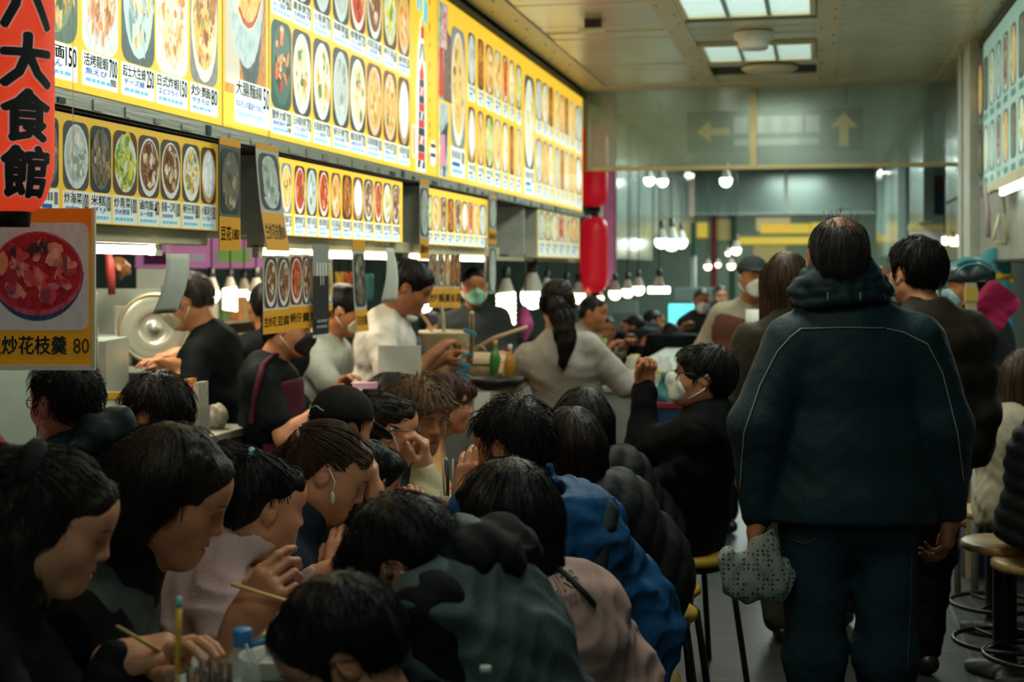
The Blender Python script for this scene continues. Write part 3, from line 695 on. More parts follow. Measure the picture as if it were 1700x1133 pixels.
# tubes under the boxes
tube_em = mat('tube_glow', (1, .95, .8), emit=9, ecol=(1, .82, .55), var=0)
def tube_lamp(label, y0, y1, z=1.606, X=XL-.07, em=tube_em):
    t = thing('fluorescent_tube_lamp', label, 'tube lamp', (X, (y0+y1)/2, z))
    b = MB(); b.box((X-.035, y0-.05, z+.02), (X+.035, y1+.35, z+.075), cream); b.build('fitting', t, bevel=.004)
    b = MB(); b.tube([(X, y0, z), (X, y1, z)], .015, em, n=10); b.build('tube', t)
    
    for y_ in (y0-.05, y1): b = MB(); b.box((X-.012, y_, z-.017), (X+.012, y_+.05, z+.03), white_p); b.build('socket', t)
tube_lamp('white tube lamp glowing under the dim lower menu box', y_on(130, XL-.07), y_on(252, XL-.07))
tube_lamp('white tube lamp glowing behind the group of hanging menu strips', y_on(432, XL-.07), y_on(640, XL-.07))
tube_lamp('white tube lamp under the third lower menu box', y_on(676, XL-.07), y_on(800, XL-.07))
# ---------------------------------------------------------------- people
skins = {
 'a': mat('skin_warm', (.50, .21, .105), rough=.48, var=.10, vscale=18, bump=.05, bscale=300, spec=.4),
 'b': mat('skin_light', (.57, .26, .14), rough=.48, var=.08, vscale=18, bump=.05, bscale=300, spec=.4),
 'c': mat('skin_tan', (.40, .16, .072), rough=.48, var=.12, vscale=18, bump=.05, bscale=300, spec=.4)}
lipm = mat('lip_skin', (.34, .11, .08), rough=.6, var=.1, vscale=60)
eye_w = mat('eye_white', (.65, .62, .56), rough=.25, var=0); eye_d = mat('eye_iris', (.015, .009, .006), rough=.15, var=0)
lash = mat('eye_lash', (.012, .009, .008), rough=.6, var=0)
def hair_mat(name, col, rough=.42): return mat('hair_'+name, col, rough=rough, var=.35, vscale=25, bump=.5, bscale=120, bstretch=(1, 1, .12), spec=.2)
H_BLACK = hair_mat('black', (.006, .006, .006)); H_DARK = hair_mat('dark_brown', (.014, .009, .006)); H_BROWN = hair_mat('brown', (.060, .034, .018)); H_LBROWN = hair_mat('light_brown', (.13, .075, .035)); H_RED = hair_mat('reddish', (.060, .022, .018)); H_GREY = hair_mat('greyish', (.045, .042, .038))
def cloth(name, col, rough=.75, bump=.25, bscale=60, **k): return mat('cloth_'+name, col, rough=rough, bump=bump, bscale=bscale, var=.18, vscale=9, spec=k.pop('spec', .10), **k)
def fr(az, pitch=0, roll=0):
    """Rows right, forward, up of a frame facing azimuth az (degrees clockwise from the hall's axis), nodding down by pitch, leaning its top to its right by roll."""
    a, p, r = radians(az), radians(pitch), radians(roll)
    f = V3(sin(a), cos(a), 0); rt = V3(cos(a), -sin(a), 0); u = V3(0, 0, 1)
    f2 = cos(p)*f-sin(p)*u; u2 = cos(p)*u+sin(p)*f
    r2 = cos(r)*rt-sin(r)*u2; u3 = cos(r)*u2+sin(r)*rt
    return np.array([r2, f2, u3])
def head_sdf(neck, full=1.0, jaw=1.0, nose=1.0, mouth=0.0, eyes=True, ears=1.0):
    s = Sdf()
    s.el((0, -.014, .032), (.075, .094, .086))
    s.el((0, .022, -.022), (.064*full, .068, .082), k=.05)
    s.el((0, .072, .045), (.052, .026, .040), k=.03)
    for q in (-1, 1):
        s.el((q*.040*full, .050, -.030), (.026*full, .032, .030), k=.03)
        s.rc((q*.050*full*jaw, .000, -.062), (q*.018, .062, -.096), .020*jaw, .018, k=.035)
        s.rc((q*.014, .083, .026), (q*.040, .070, .026), .009, .008, k=.018)
    s.el((0, .077, -.094), (.021*jaw, .019, .017), k=.028)
    s.el((0, .081, -.060), (.029, .018, .025), k=.03)
    for q in (-1, 1):
        if eyes: s.el((q*.031, .100, .008), (.019, .016, .012), k=.016, op='s'); s.el((q*.031, .073, .006), (.0165, .0145, .0125), k=.006)
    s.rc((0, .089, .016), (0, .1055, -.0215), .0070, .0108*nose, k=.014)
    for q in (-1, 1): s.el((q*.0120*nose, .0955, -.026), (.0080*nose, .0105, .0075), k=.008)
    for q in (-1, 1): s.el((q*.006, .100, -.0335), (.0033, .0055, .0028), k=.003, op='s')
    s.rc((-.016, .0910, -.0550), (.016, .0910, -.0550), .0056, k=.006); s.rc((-.010, .0980, -.0540), (.010, .0980, -.0540), .0052, k=.006)
    s.rc((-.013, .0935, -.0665), (.013, .0935, -.0665), .0068, k=.006)
    s.rc((-.023, .1000, -.0602), (.023, .1000, -.0602), .0042+mouth*.004, k=.003, op='s')
    for q in (-1, 1):
        M = fr(0)@np.array([[cos(q*.35), -sin(q*.35), 0], [sin(q*.35), cos(q*.35), 0], [0, 0, 1]])
        e_ = ears; s.el((q*(.077+.006*(e_-1)*5), -.010, -.004), (.0078*e_, .018*e_, .029*e_), M=M, k=.007)
        s.el((q*(.0850+.030*(e_-1)), -.006, .002), (.0050, .0100, .0165), M=M, k=.005, op='s'); s.el((q*.080, -.009, -.006), (.004, .0055, .006), k=.004)
    nk = np.asarray(neck, float)
    s.rc((0, -.022, -.050), nk+V3(0, 0, .01), .050, .054, k=.035)
    s.rc((0, .012, -.085), nk*.6+V3(0, .01, -.04), .032, .045, k=.04)
    return s
def surf_y(s, x, z, y0=.15):
    ys = np.arange(y0, 0, -.0006); P = np.stack([np.full_like(ys, x), ys, np.full_like(ys, z)], 1)
    d = s(P); i = np.argmax(d < 0); return float(ys[i])
def hand_sdf(curl, thumb, spread=.0, elbow=None, upper=None, r_fore=.040):
    """Hand in its own frame: thumb side +x, fingers +y, back +z, wrist at 0."""
    s = Sdf()
    s.bx((0, .047, 0), (.037, .048, .0125), r=.011)
    s.rc((0, -.02, 0), (0, .025, 0), .024, .024, k=.03)
    s.rc((.018, .018, -.008), (.033, .052, -.010), .015, .012, k=.015); s.rc((-.024, .018, -.006), (-.028, .07, -.006), .012, .010, k=.012)
    if not isinstance(curl, (list, tuple)): curl = [curl]*4
    tips = []
    for i, (x, y, l, r) in enumerate(((.0285, .088, (.042, .025, .021), .0088), (.0095, .093, (.046, .029, .022), .009), (-.0100, .090, (.043, .027, .022), .0085), (-.0285, .082, (.034, .021, .019), .0074))):
        a = 0; p = V3(x, y, 0); sx = (1.5-i)*spread; c = curl[i]; q = [p]
        for j, l_ in enumerate(l):
            a += c*(.95, 1.05, .7)[j]; p = p+l_*nrm(V3(sx, cos(a), -sin(a))); q.append(p)
        s.rc(q[0]-V3(0, .02, 0), q[0], r, r, k=.010)
        s.chain(q, [r*1.06, r, r*.92, r*.80], k=.003); tips.append(q[-1])
    q = [V3(.024, .018, -.006)]; b = 0
    d0 = nrm(V3(.75-.35*thumb, .72, -.25-.45*thumb)); d1 = nrm(V3(.42-.55*thumb, .85, -.25-.45*thumb)); d2 = nrm(V3(.25-.75*thumb, .9, -.2-.45*thumb))
    for d, l in ((d0, .044), (d1, .033), (d2, .026)): q.append(q[-1]+d*l)
    s.chain(q, [.0135, .0115, .0102, .0085], k=.006); tips.append(q[-1])
    if elbow is not None:
        e = np.asarray(elbow); m_ = e*.72
        s.rc(m_, (0, -.015, 0), r_fore, .0245, k=.03); s.rc(e, m_, r_fore*1.0, r_fore, k=.03)
        if upper is not None: s.rc(e, upper, r_fore*1.02, r_fore*1.22, k=.03)
    return s, tips
def ik(S, Wp, l1, l2, pole):
    v = Wp-S; d = np.linalg.norm(v); 
    if d > (l1+l2)*.985:
        f = d/((l1+l2)*.985); l1 *= f; l2 *= f
    d = max(d, abs(l1-l2)+.02, .05); a = (l1*l1-l2*l2+d*d)/(2*d); h = sqrt(max(l1*l1-a*a, 1e-6)); u = v/np.linalg.norm(v)
    p = nrm(pole-u*(pole@u)); return S+u*a+p*h
def strands(sdf, pts, flow, n, L, steps, lift, r, seed=0, brow=.035, tight=False):
    """Locks of hair: n thin tubes that start on the surface and follow the flow along it (all in head coordinates)."""
    rs = np.random.RandomState(seed); p = pts[rs.randint(0, len(pts), n)]+rs.normal(0, .002, (n, 3)); tr = [p]
    ln = L*(.5+rs.rand(n)); off = lift*(.3+rs.rand(n)); e = 1.5e-3; q = p
    for k in range(steps):
        d0 = sdf(q); g = np.stack([sdf(q+np.eye(3)[i]*e)-d0 for i in range(3)], 1)/e
        g /= np.linalg.norm(g, axis=1)[:, None]+1e-6
        t = flow(q); t = t-g*np.einsum('ij,ij->i', t, g)[:, None]*.9; t /= np.linalg.norm(t, axis=1)[:, None]+1e-6
        q = q+t*(ln/steps)[:, None]; d0 = sdf(q)
        q = q-g*(np.clip(d0-off*(1+.8*k/steps), -.02, .006 if tight else .02)*.8)[:, None]; q = q+rs.normal(0, .0004, q.shape); tr.append(q)
    tr = np.stack(tr, 1); K = steps+1
    bad = ((tr[..., 1] > .048) & (tr[..., 2] < brow) & (tr[..., 2] > -.11) & (np.abs(tr[..., 0]) < .066)).any(1)   # none hangs over the face
    if tight: bad |= (sdf(tr[:, -1]) > lift*2.2) | (sdf(tr[:, -2]) > lift*2.2)
    tr = tr[~bad]; ln = ln[~bad]; n = len(tr)
    t = np.gradient(tr, axis=1); t /= np.linalg.norm(t, axis=2)[..., None]+1e-9
    a = np.cross(t, rs.normal(0, 1, (n, 1, 3))); a /= np.linalg.norm(a, axis=2)[..., None]+1e-9; b = np.cross(t, a)
    w = (r*(.6+.8*rs.rand(n)))[:, None, None]*np.linspace(1, .25, K)[None, :, None]
    V = np.stack([tr+w*(cos(x)*a+sin(x)*b) for x in (0, 2.094, 4.189)], 2).reshape(-1, 3)
    i = (np.arange(n)[:, None, None]*K+np.arange(K-1)[None, :, None])*3; j = np.arange(3)[None, None, :]
    f = np.stack([i+j, i+(j+1) % 3, i+3+(j+1) % 3, i+3+j], -1).reshape(-1, 4)
    return V, f
class Fig:
    """One person: skin is one mesh, hair, clothes and worn things are its children."""
    def __init__(s, label, head, az, pitch=0, roll=0, baz=None, neck=None, pelvis=None, sc=1.0, skin='a', seed=0, D=None, seat=.46, lean=.0, sw=.165, cat='person', group=None, full=1., jaw=1., nose=1., hpw=None):
        s.label, s.cat, s.group, s.sc, s.skin, s.seed, s.full, s.jaw, s.nose = label, cat, group, sc, skins[skin], seed, full, jaw, nose
        s.hp = at(*head) if hpw is None else np.asarray(hpw, float)
        s.D = D or depth(s.hp[0], s.hp[1]); s.M = fr(az, pitch, roll); s.baz = az if baz is None else baz
        B = fr(s.baz); s.bf = B[1]; s.br = B[0]
        up = V3(0, 0, 1)
        s.nb = (s.hp-sc*.135*up-sc*.060*s.M[1]*cos(radians(pitch))-sc*(.03+.05*abs(sin(radians(pitch))))*s.bf-sc*.055*(.5*up+.5*s.M[2])) if neck is None else np.asarray(neck, float)
        s.pel = V3(s.nb[0], s.nb[1], 0)-s.bf*lean+up*(seat+.09) if pelvis is None else np.asarray(pelvis, float)
        s.ut = nrm(s.nb-s.pel); s.ft = nrm(s.bf-s.ut*(s.bf@s.ut)); s.rt = np.cross(s.ft, s.ut); s.TL = np.linalg.norm(s.nb-s.pel)
        s.sw = sw*sc; s.arms = {}; s.shells = []; s.kids = []
        s.hh = min(max(.00095*s.D, .0023), .008); s.hc = min(max(.0022*s.D, .0055), .022)
        s.sh = {q: s.nb+s.rt*k*s.sw-s.ut*.055*sc+s.ft*.008 for q, k in (('R', 1), ('L', -1))}
        s.legs = None; s.base = V3(s.pel[0], s.pel[1], 0)
    def Wd(s, p): return s.hp+s.sc*(np.asarray(p, float)@s.M)           # head coordinates to world
    def Lc(s, p): return (np.asarray(p, float)-s.hp)@s.M.T/s.sc
    def arm(s, q, wrist, fd=None, pn=None, curl=.5, thumb=.4, pole=None, bare=None, spread=.02):
        """Pose an arm by its wrist; bare: None for sleeves, 'fore' or 'all' for skin showing."""
        w = np.asarray(wrist, float); k = 1 if q == 'R' else -1
        if pole is None: pole = V3(0, 0, -1)+.5*k*s.rt-.35*s.ft
        e = ik(s.sh[q], w, .285*s.sc, .25*s.sc, np.asarray(pole, float))
        f = nrm(w-e) if fd is None else nrm(fd); p = V3(0, 0, -1) if pn is None else nrm(pn)
        p = nrm(p-f*(p@f)); x = np.cross(f, p)*k; Mh = np.array([x, f, -p])
        if k < 0: Mh = np.array([x, f, -p])
        s.arms[q] = dict(w=w, e=e, M=Mh, curl=curl, thumb=thumb, bare=bare, spread=spread); return s
    def hw(s, q, p):
        a = s.arms[q]; return a['w']+s.sc*(np.asarray(p, float)@a['M'])
    def T(s, kx=.66): return np.array([s.rt*kx, s.ft, s.ut])
    def tw(s, x, f, u): return s.pel+s.rt*x*s.sc+s.ft*f*s.sc+s.ut*u*s.TL     # torso coordinates: metres right, metres forward, share of height
    def torso_sdf(s, t=0., belly=0., chest=0., k=.05, shoulder=.0, wide=1.):
        d = Sdf(); T = s.T(.66/wide); c = s.sc
        d.chain([s.tw(0, 0, -.02), s.tw(0, .01, .32), s.tw(0, .005, .68), s.tw(0, -.01, .88)], [.112*c+t, (.100+belly)*c+t, (.110+chest)*c+t, .080*c+t], k=k, T=T)
        d.rc(s.sh['L']-s.rt*-.02, s.sh['R']-s.rt*.02, .052*c+t*.8+shoulder, k=.05)
        d.rc(s.nb+s.ut*.01, s.nb-s.ut*.07*c, .056*c+t*.7, .075*c+t, k=.06)
        return d
    def arm_sdf(s, d, q, t, end='cuff', k=.028, puff=0.):
        a = s.arms.get(q)
        if a is None: return d
        c = s.sc; S_, e, w = s.sh[q], a['e'], a['w']
        if end == 'tee':
            m_ = S_+(e-S_)*.68; d.rc(S_, m_, .054*c+t, .052*c+t, k=k); d.cut_tee = True
        elif end == 'roll':
            m_ = e+(w-e)*.28; d.rc(S_, e, .054*c+t, .046*c+t+puff, k=k); d.rc(e, m_, .046*c+t+puff, .044*c+t+puff, k=.03)
        else:
            m_ = e+(w-e)*.95; d.rc(S_, e, .054*c+t, .045*c+t+puff, k=k); d.rc(e, m_, .045*c+t+puff, .029*c+t*.75, k=.03)
        return d
    def top(s, m, name='jacket', t=.020, ta=None, end='cuff', belly=0., wr=.006, hem=-.10, puff=0., quilt=None, collar=None, hood=None, wide=1., armpuff=0., seed=None, extra=None, cutneck=True, chest=0.):
        """Upper garment over torso and arms. quilt: spacing of puffer ridges; collar: height of a standing collar; hood: size of a hood lying on the back."""
        d = s.torso_sdf(t, belly, chest, wide=wide); c = s.sc
        hz = s.tw(0, 0, 0)+s.ut*hem*c
        d.rc(s.tw(0, 0, -.02), s.tw(0, .0, 0)+s.ut*(hem+.05)*c, .122*c+t, .125*c+t, k=.04, T=s.T(.66/wide))
        for q in 'LR': s.arm_sdf(d, q, t*.8 if ta is None else ta, end, puff=armpuff)
        if extra: extra(d)
        if collar:
            M = s.M; b0 = s.nb-s.ut*.02*c; b1 = s.nb+s.ut*collar*c+(s.hp-s.nb)*.15
            d.rc(b0, b1, .070*c+t*.5, .066*c+t*.4, k=.03)
            d.rc(b0+s.ut*.02, b1+s.ut*.06*c+(s.hp-s.nb)*.1, .056*c, .056*c, k=.012, op='s')
        if hood:
            p0 = s.nb-s.ft*.055*c-s.ut*.035*c
            d.rc(p0+s.rt*.075*c, p0-s.rt*.075*c, .058*hood*c, k=.035)
            d.rc(p0-s.ut*.07*hood*c+s.rt*.05*c, p0-s.ut*.07*hood*c-s.rt*.05*c, .05*hood*c, k=.04)
            for k_ in (-1, 1): d.rc(p0+s.rt*.085*k_*c, s.nb+s.ft*.055*c+s.rt*.055*k_*c-s.ut*.01*c, .045*hood*c, .028*c, k=.03)
            d.rc(s.nb-s.ut*.01, s.hp-.02*s.M[2], .060*c, .066*c, k=.02, op='s')
        if quilt:
            base = s.pel; u = s.ut; fq = 2*pi/quilt
            d.disp(lambda P: (-.010*np.abs(np.sin(((P-base.astype(np.float32))@u.astype(np.float32))*fq*.5))+.006).astype(np.float32))
        if wr: d.disp(folds(wr, 5.5, 5.5, 7.5, s.seed if seed is None else seed, np.array([s.rt, s.ft, s.ut])))
        d.cut(hz, -s.ut, k=.01)
        if end == 'tee':
            pass
        v, f = d.mesh(s.hc); s.kids.append((name, v, f, m)); s.top_d = d
        return s
    def sit(s, shoe=None, spread=.10, fwd=.40, footz=.0, foot_back=.06, floor=0.):
        c = s.sc; s.legs = []
        for k in (-1, 1):
            hip = s.pel+s.br*k*.085*c; kn = s.pel+s.bf*fwd*c+s.br*k*spread*c-V3(0, 0, .01); ft = V3(kn[0], kn[1], floor+.09)-s.bf*foot_back
            s.legs.append((hip, kn, ft))
        return s
    def stand(s, feet=None, spread=.10):
        c = s.sc; s.legs = []
        for k in (-1, 1):
            hip = s.pel+s.br*k*.088*c; ft = V3(s.pel[0], s.pel[1], .085)+s.br*k*spread if feet is None else np.asarray(feet[(k+1)//2], float)
            kn = (hip+ft)/2+s.bf*.02; s.legs.append((hip, kn, ft))
        return s
    def trousers(s, m, t=.016, wr=.005, h=None, name='trousers', shoe=None, foot=True):
        c = s.sc; d = Sdf(); d.rc(s.pel, s.pel+s.ut*.07*c, .115*c+t*.4, .108*c+t*.4, k=.05, T=s.T(.70))
        for hip, kn, ft in s.legs: d.chain([hip, kn, ft+V3(0, 0, .02)], [.088*c+t*.5, .060*c+t, .045*c+t*1.3], k=.05)
        if wr: d.disp(folds(wr, 5, 5, 9, s.seed+3))
        d.cut(s.legs[0][2]-V3(0, 0, .04), V3(0, 0, -1))
        v, f = d.mesh(h or max(s.hc*1.3, .012)); s.kids.append((name, v, f, m))
        if foot:
            for hip, kn, ft in s.legs:
                e = Sdf(); b = V3(ft[0], ft[1], ft[2]-.04); e.rc(b-s.bf*.04, b+s.bf*.13*c, .042, .036, k=.02); e.cut((0, 0, ft[2]-.085), (0, 0, -1)); v, f = e.mesh(max(s.hc, .012))
                s.kids.append(('shoe', v, f, shoe or black_p))
        return s
    def hair(s, style, m, vol=0., fringe=0., length=.17, tail=None, tie=None, n=260, back=None, crown=(0, -.05, .12), low=-.055, ear=True, hl=0., seed=None, strand=True, wave=0., L=.07, r=.0011, lift=.004, side=0.):
        d = Sdf(); v = vol; c = V3(0, -.016, .033)
        d.el(c, (.0805+v, .1000+v, .0925+v))
        d.el((0, -.062, -.005), (.068+v*.7, .052+v*.6, .070), k=.03)
        d.el((0, .062, .060), (.060+v*.4, .030+v*.4, .044+v*.4), k=.014)
        fb = V3(0, .118, -.050+hl)
        if style in ('short', 'bald'):
            for q in (-1, 1): d.el((q*.070, .008, -.010), (.016+v*.3, .022, .040), k=.02)
            d.el(fb, (.078, .076, .116), k=.012, op='s')
            if ear:
                for q in (-1, 1): d.el((q*.095, -.002, -.014), (.030, .033, .042) if style == 'short' else (.032, .040, .052), k=.008, op='s')
            d.cut((0, -.05, low), (0, .25, -1), k=.006)
            d.disp(lambda P: (.0035*np.clip((.03-P[:, 2])/.06, 0, 1)).astype(np.float32))
            if style == 'bald': d.el((.006, -.066, .122), (.046, .060, .052), k=.012, op='s'); d.el((.0, -.02, .140), (.058, .075, .060), k=.012, op='s'); d.el((0, .04, .13), (.07, .08, .05), k=.012, op='s')
        elif style in ('bob', 'long'):
            z0 = -length
            for q in (-1, 1): d.rc((q*.066, -.005+side, .02), (q*(.072+wave*.02), -.012+side, z0), .040+v, .034+v, k=.035)
            d.rc((0, -.062, .0), (0, -.062, z0), .062+v, .052+v, k=.04)
            d.el((0, .120, -.066+hl), (.080, .086, .134), k=.016, op='s')
            d.rc((0, .0, -.11), (0, .04, -.4), .035, .05, k=.02, op='s')
        elif style == 'tied':
            d.el((0, .118, -.052+hl), (.080, .076, .124), k=.012, op='s')
            if ear:
                for q in (-1, 1): d.el((q*.095, -.002, -.022), (.030, .024, .036), k=.008, op='s')
            else:
                for q in (-1, 1): d.el((q*.070, -.012, -.012), (.024, .042, .058), k=.02)
            d.cut((0, -.05, low), (0, .45, -1), k=.01)
        if fringe: 
            d.el((0, .074, .058), (.060, .030, .034*fringe), k=.02)
            for q in (-1, 1): d.rc((q*.02, .09, .06), (q*.066, .05, .0), .014, .010, k=.02)
        tl = None
        if tail is not None:
            tl = [s.Lc(p) for p, _ in tail]; d.chain(tl, [r_/s.sc for _, r_ in tail], k=.02)
        if back is not None:
            tb = [s.Lc(p) for p, _ in back]; T = np.array([s.M@s.rt*.42, s.M@s.ft, s.M@s.ut])
            d.chain(tb, [r_/s.sc for _, r_ in back], k=.04, T=T)
        d.disp(folds(.0030, 14, 14, 3.0, s.seed+7))
        tz = s.Lc(tie) if tie is not None else None
        cr = V3(*crown)
        def flow(P):
            a = P-cr; a = a/(np.linalg.norm(a, axis=1)[:, None]+1e-6)
            g = (s.M@V3(0, 0, -1))[None]
            if style in ('bob', 'long'): t = a*np.clip((P[:, 2:3]+.02)*14, 0, 1)+g*.9
            elif tz is not None:
                b = tz-P; nb_ = np.linalg.norm(b, axis=1)[:, None]; t = b/(nb_+1e-6)
                if tl is not None and len(tl) > 1:
                    d2 = np.stack([np.linalg.norm(P-(tl[i]+tl[i+1])/2, axis=1) for i in range(len(tl)-1)], 1); j = d2.argmin(1)
                    dirs = np.array([nrm(tl[i+1]-tl[i]) for i in range(len(tl)-1)])[j]
                    behind = (d2.min(1) < .06)[:, None]; t = np.where(behind, dirs, t)
            else: t = a+g*.35
            return t
        v_, f_ = d.mesh(s.hh*1.3)
        if strand and s.D < 7.5:
            sv, sf = strands(d, v_, flow, n, L, 6, lift, r*max(1, s.D/3), s.seed+1, (.050-.03*min(1, fringe))+hl, style in ('short', 'bald'))
            k = len(v_); v_ = np.concatenate([v_, sv]); f_ = np.concatenate([f_, sf+k])
        s.kids.append(('hair', s.Wd(v_), f_, m)); s.hair_d = d
        return s
    def face(s, mouth=0., eyes=True, ears=1., look=-.004, closed=.62, brow=True, bm=None):
        s.head = hd = head_sdf(s.Lc(s.nb), s.full, s.jaw, s.nose, mouth, ears=ears)
        v, f = net(hd, V3(-.10, -.13, -.19), V3(.10, .135, .13), s.hh)
        cen = v[f].mean(1); l = (np.abs(cen[:, 0]) < .0195) & (cen[:, 2] < -.0505+.004*(np.abs(cen[:, 0]) < .012)) & (cen[:, 2] > -.0715) & (cen[:, 1] > .086)
        s.shells.append((s.Wd(v), f, l.astype(int)))
        if eyes and s.D < 7:
            for q in (-1, 1):
                x, z = q*.031, .005; y = surf_y(hd, x, z); b = MB()
                b.ball((x, y-.0075, z+.0005), (.0125, .0105, .0046*(1.15-closed)+.001), eye_w, n=14)
                b.ball((x, y-.0020, z+look*.4), (.0058, .0054, .0040*(1.15-closed)+.0008), eye_d, n=10)
                pts = []
                for i in range(7):
                    u = -1+i/3; xx = x+u*.0145; zz = z+.0052*(1-u*u)*(1.1-closed)-.0006; pts.append((xx, surf_y(hd, xx, zz)+.0006, zz))
                b.tube(pts, [.0006, .0011, .0014, .0015, .0014, .0012, .0006], lash, n=5)
                s.kids.append(('eye', s.Wd(b.v), b.f, b.mats, b.m))
                if brow:
                    b = MB(); pts = []
                    for i in range(6):
                        xx = q*(.014+.031*i/5); zz = .027+.0050*sin(i/5*2.6)-.0012*i; pts.append((xx, surf_y(hd, xx, zz)-.0002, zz))
                    b.tube(pts, [.0016, .0030, .0031, .0027, .0020, .0008], bm or lash, n=6, flat=.7); s.kids.append(('eyebrow', s.Wd(b.v), b.f, b.mats, b.m))
        return s
    def mask(s, m, loops=True, chin=False):
        hd = s.head; d = Sdf(); d.lo = V3(-.08, .0, -.135); d.hi = V3(.08, .13, .0)
        d.ops = [('fn', 'u', 0, lambda P: hd(P)-.0075)]
        d.el((0, .085, -.055), (.066, .075, .052), k=.006, op='i'); d.el((0, .118, -.030), (.004, .02, .03), k=.03, op='u')
        d.disp(lambda P: (.0005*np.sin(P[:, 2]*420)).astype(np.float32))
        v, f = net(d, d.lo, d.hi, s.hh*1.2); s.kids.append(('face_mask', s.Wd(v), f, m))
        if loops:
            for q in (-1, 1):
                b = MB()
                for z0, z1 in ((-.030, .022), (-.082, -.030)): b.tube([s.Wd((q*.062, .040, z0)), s.Wd((q*.077, .012, (z0+z1)/2)), s.Wd((q*.084, -.012, z1))], .0016*max(1, s.D/3.5), white_p, n=5)
                s.kids.append(('mask_loop', np.array(b.v), b.f, b.mats, b.m))
        return s
    def glasses(s, m, rim=.0016, rx=.025, rz=.018):
        hd = s.head; b = MB(); rim *= max(1, s.D/3.5)
        yb = surf_y(hd, 0, .012)+.004
        for q in (-1, 1):
            y = max(surf_y(hd, q*.031, .006)+.010, yb-.004)
            b.tube([s.Wd((q*.033+rx*cos(t), y-.010*(abs(rx*cos(t)*q+.033)/.06)**2, .003+rz*sin(t))) for t in np.linspace(0, 2*pi, 17)], rim, m, n=6)
            b.tube([s.Wd((q*(.033+rx), y-.010, .008)), s.Wd((q*.074, y-.03, .012)), s.Wd((q*.083, .0, .012)), s.Wd((q*.084, -.022, -.002))], rim, m, n=6)
        b.tube([s.Wd((-.010, yb, .008)), s.Wd((0, yb+.002, .011)), s.Wd((.010, yb, .008))], rim, m, n=6)
        s.kids.append(('glasses', np.array(b.v), b.f, b.mats, b.m)); return s
    def kid(s, name, mb, label=None):
        s.kids.append((name, np.array(mb.v), mb.f, mb.mats, mb.m, label)); return s
    def sdfkid(s, name, d, m, h=None, label=None):
        v, f = d.mesh(h or s.hc); s.kids.append((name, v, f, m, None, label)); return s
    def build(s):
        c = s.sc
        for q, a in s.arms.items():
            el = (a['e']-a['w'])@a['M'].T/c; up = (s.sh[q]-a['w'])@a['M'].T/c
            d, tips = hand_sdf(a['curl'], a['thumb'], a['spread'], el, up if a['bare'] else el*.98, .040 if a['bare'] else .034)
            v, f = d.mesh(min(max(.0011*s.D, .0028), .008), pad=.012); s.shells.append((a['w']+c*(v@a['M']), f, np.zeros(len(f), int)))
        d = s.torso_sdf(-.012); v, f = d.mesh(.025); s.shells.append((v, f, np.zeros(len(f), int)))
        V, Fc = join([(v, f) for v, f, _ in s.shells]); mi = np.concatenate([x for _, _, x in s.shells])
        o = mesh_obj('person', V, Fc, [s.skin, lipm], mi, loc=s.base); tag(o, s.label, s.cat, s.group)
        for k in s.kids:
            nm, v, f, m = k[:4]; m_i = k[4] if len(k) > 4 else None
            ch = mesh_obj(nm, v, f, m, m_i, parent=o, loc=s.base)
            ch.location = (0, 0, 0)
            if len(k) > 5 and k[5]: ch['label'] = k[5]
        s.o = o
        return o
def on_surface(g, pts, off=.003, n=14):
    """Lay a polyline given by frame pixels on the garment that faces us."""
    out = []
    o = V3(0, 0, EYE); P = [np.asarray(p, float) for p in pts]; q = []
    for a, b in zip(P[:-1], P[1:]): q += [a+(b-a)*t for t in np.linspace(0, 1, n, endpoint=False)]
    q.append(P[-1])
    tree = BVHTree.FromPolygons([tuple(v) for v in g['v']], [tuple(f) for f in g['f']])
    for u, v in q:
        d = Vector(at(u, v, 1)-o).normalized(); h = tree.ray_cast(Vector(o), d)
        if h[0] is not None: out.append(np.array(h[0])-np.array(d)*off)
    return out
# ---------------------------------------------------------------- the people at the long table and around it
C_BLACK = cloth('black', (.0045, .006, .006)); C_BLKPUF = cloth('black_puffer', (.006, .008, .008), rough=.6, spec=.16); C_CHAR = cloth('charcoal', (.020, .025, .025))
C_TEAL = cloth('dark_teal', (.018, .045, .052), rough=.6); C_NAVY = cloth('navy', (.014, .026, .042), rough=.6); C_PINK = cloth('dusty_pink', (.46, .33, .32)); C_ROSE = cloth('pale_pink_cotton', (.42, .27, .235), bump=.15)
C_CREAM = cloth('cream_puffer', (.50, .45, .28), rough=.6); C_BLUE = cloth('royal_blue', (.010, .065, .17), rough=.55); C_SLATE = cloth('slate_vest', (.050, .075, .072), rough=.55)
C_ORANGE = cloth('apricot_knit', (.62, .30, .12)); C_GREYK = cloth('warm_grey_knit', (.43, .39, .34)); C_OLIVE = cloth('olive_grey', (.055, .068, .058)); C_WHITE = cloth('white_cotton', (.62, .60, .55)); C_PALE = cloth('pale_grey_cotton', (.36, .42, .39))
C_BROWN = cloth('dark_brown_puffer', (.035, .028, .020), rough=.55); C_JEAN = cloth('denim', (.020, .045, .058), rough=.85, bump=.4, bscale=200); C_TROU = cloth('dark_trousers', (.007, .009, .010)); C_MAR = cloth('maroon', (.085, .018, .036)); C_BEIGE = cloth('beige_shirt', (.30, .27, .20)); C_BRAPR = cloth('brown_apron', (.11, .045, .03)); C_TEE = cloth('black_tee', (.005, .009, .011)); C_LBLUE = cloth('light_blue_cuff', (.38, .48, .50))
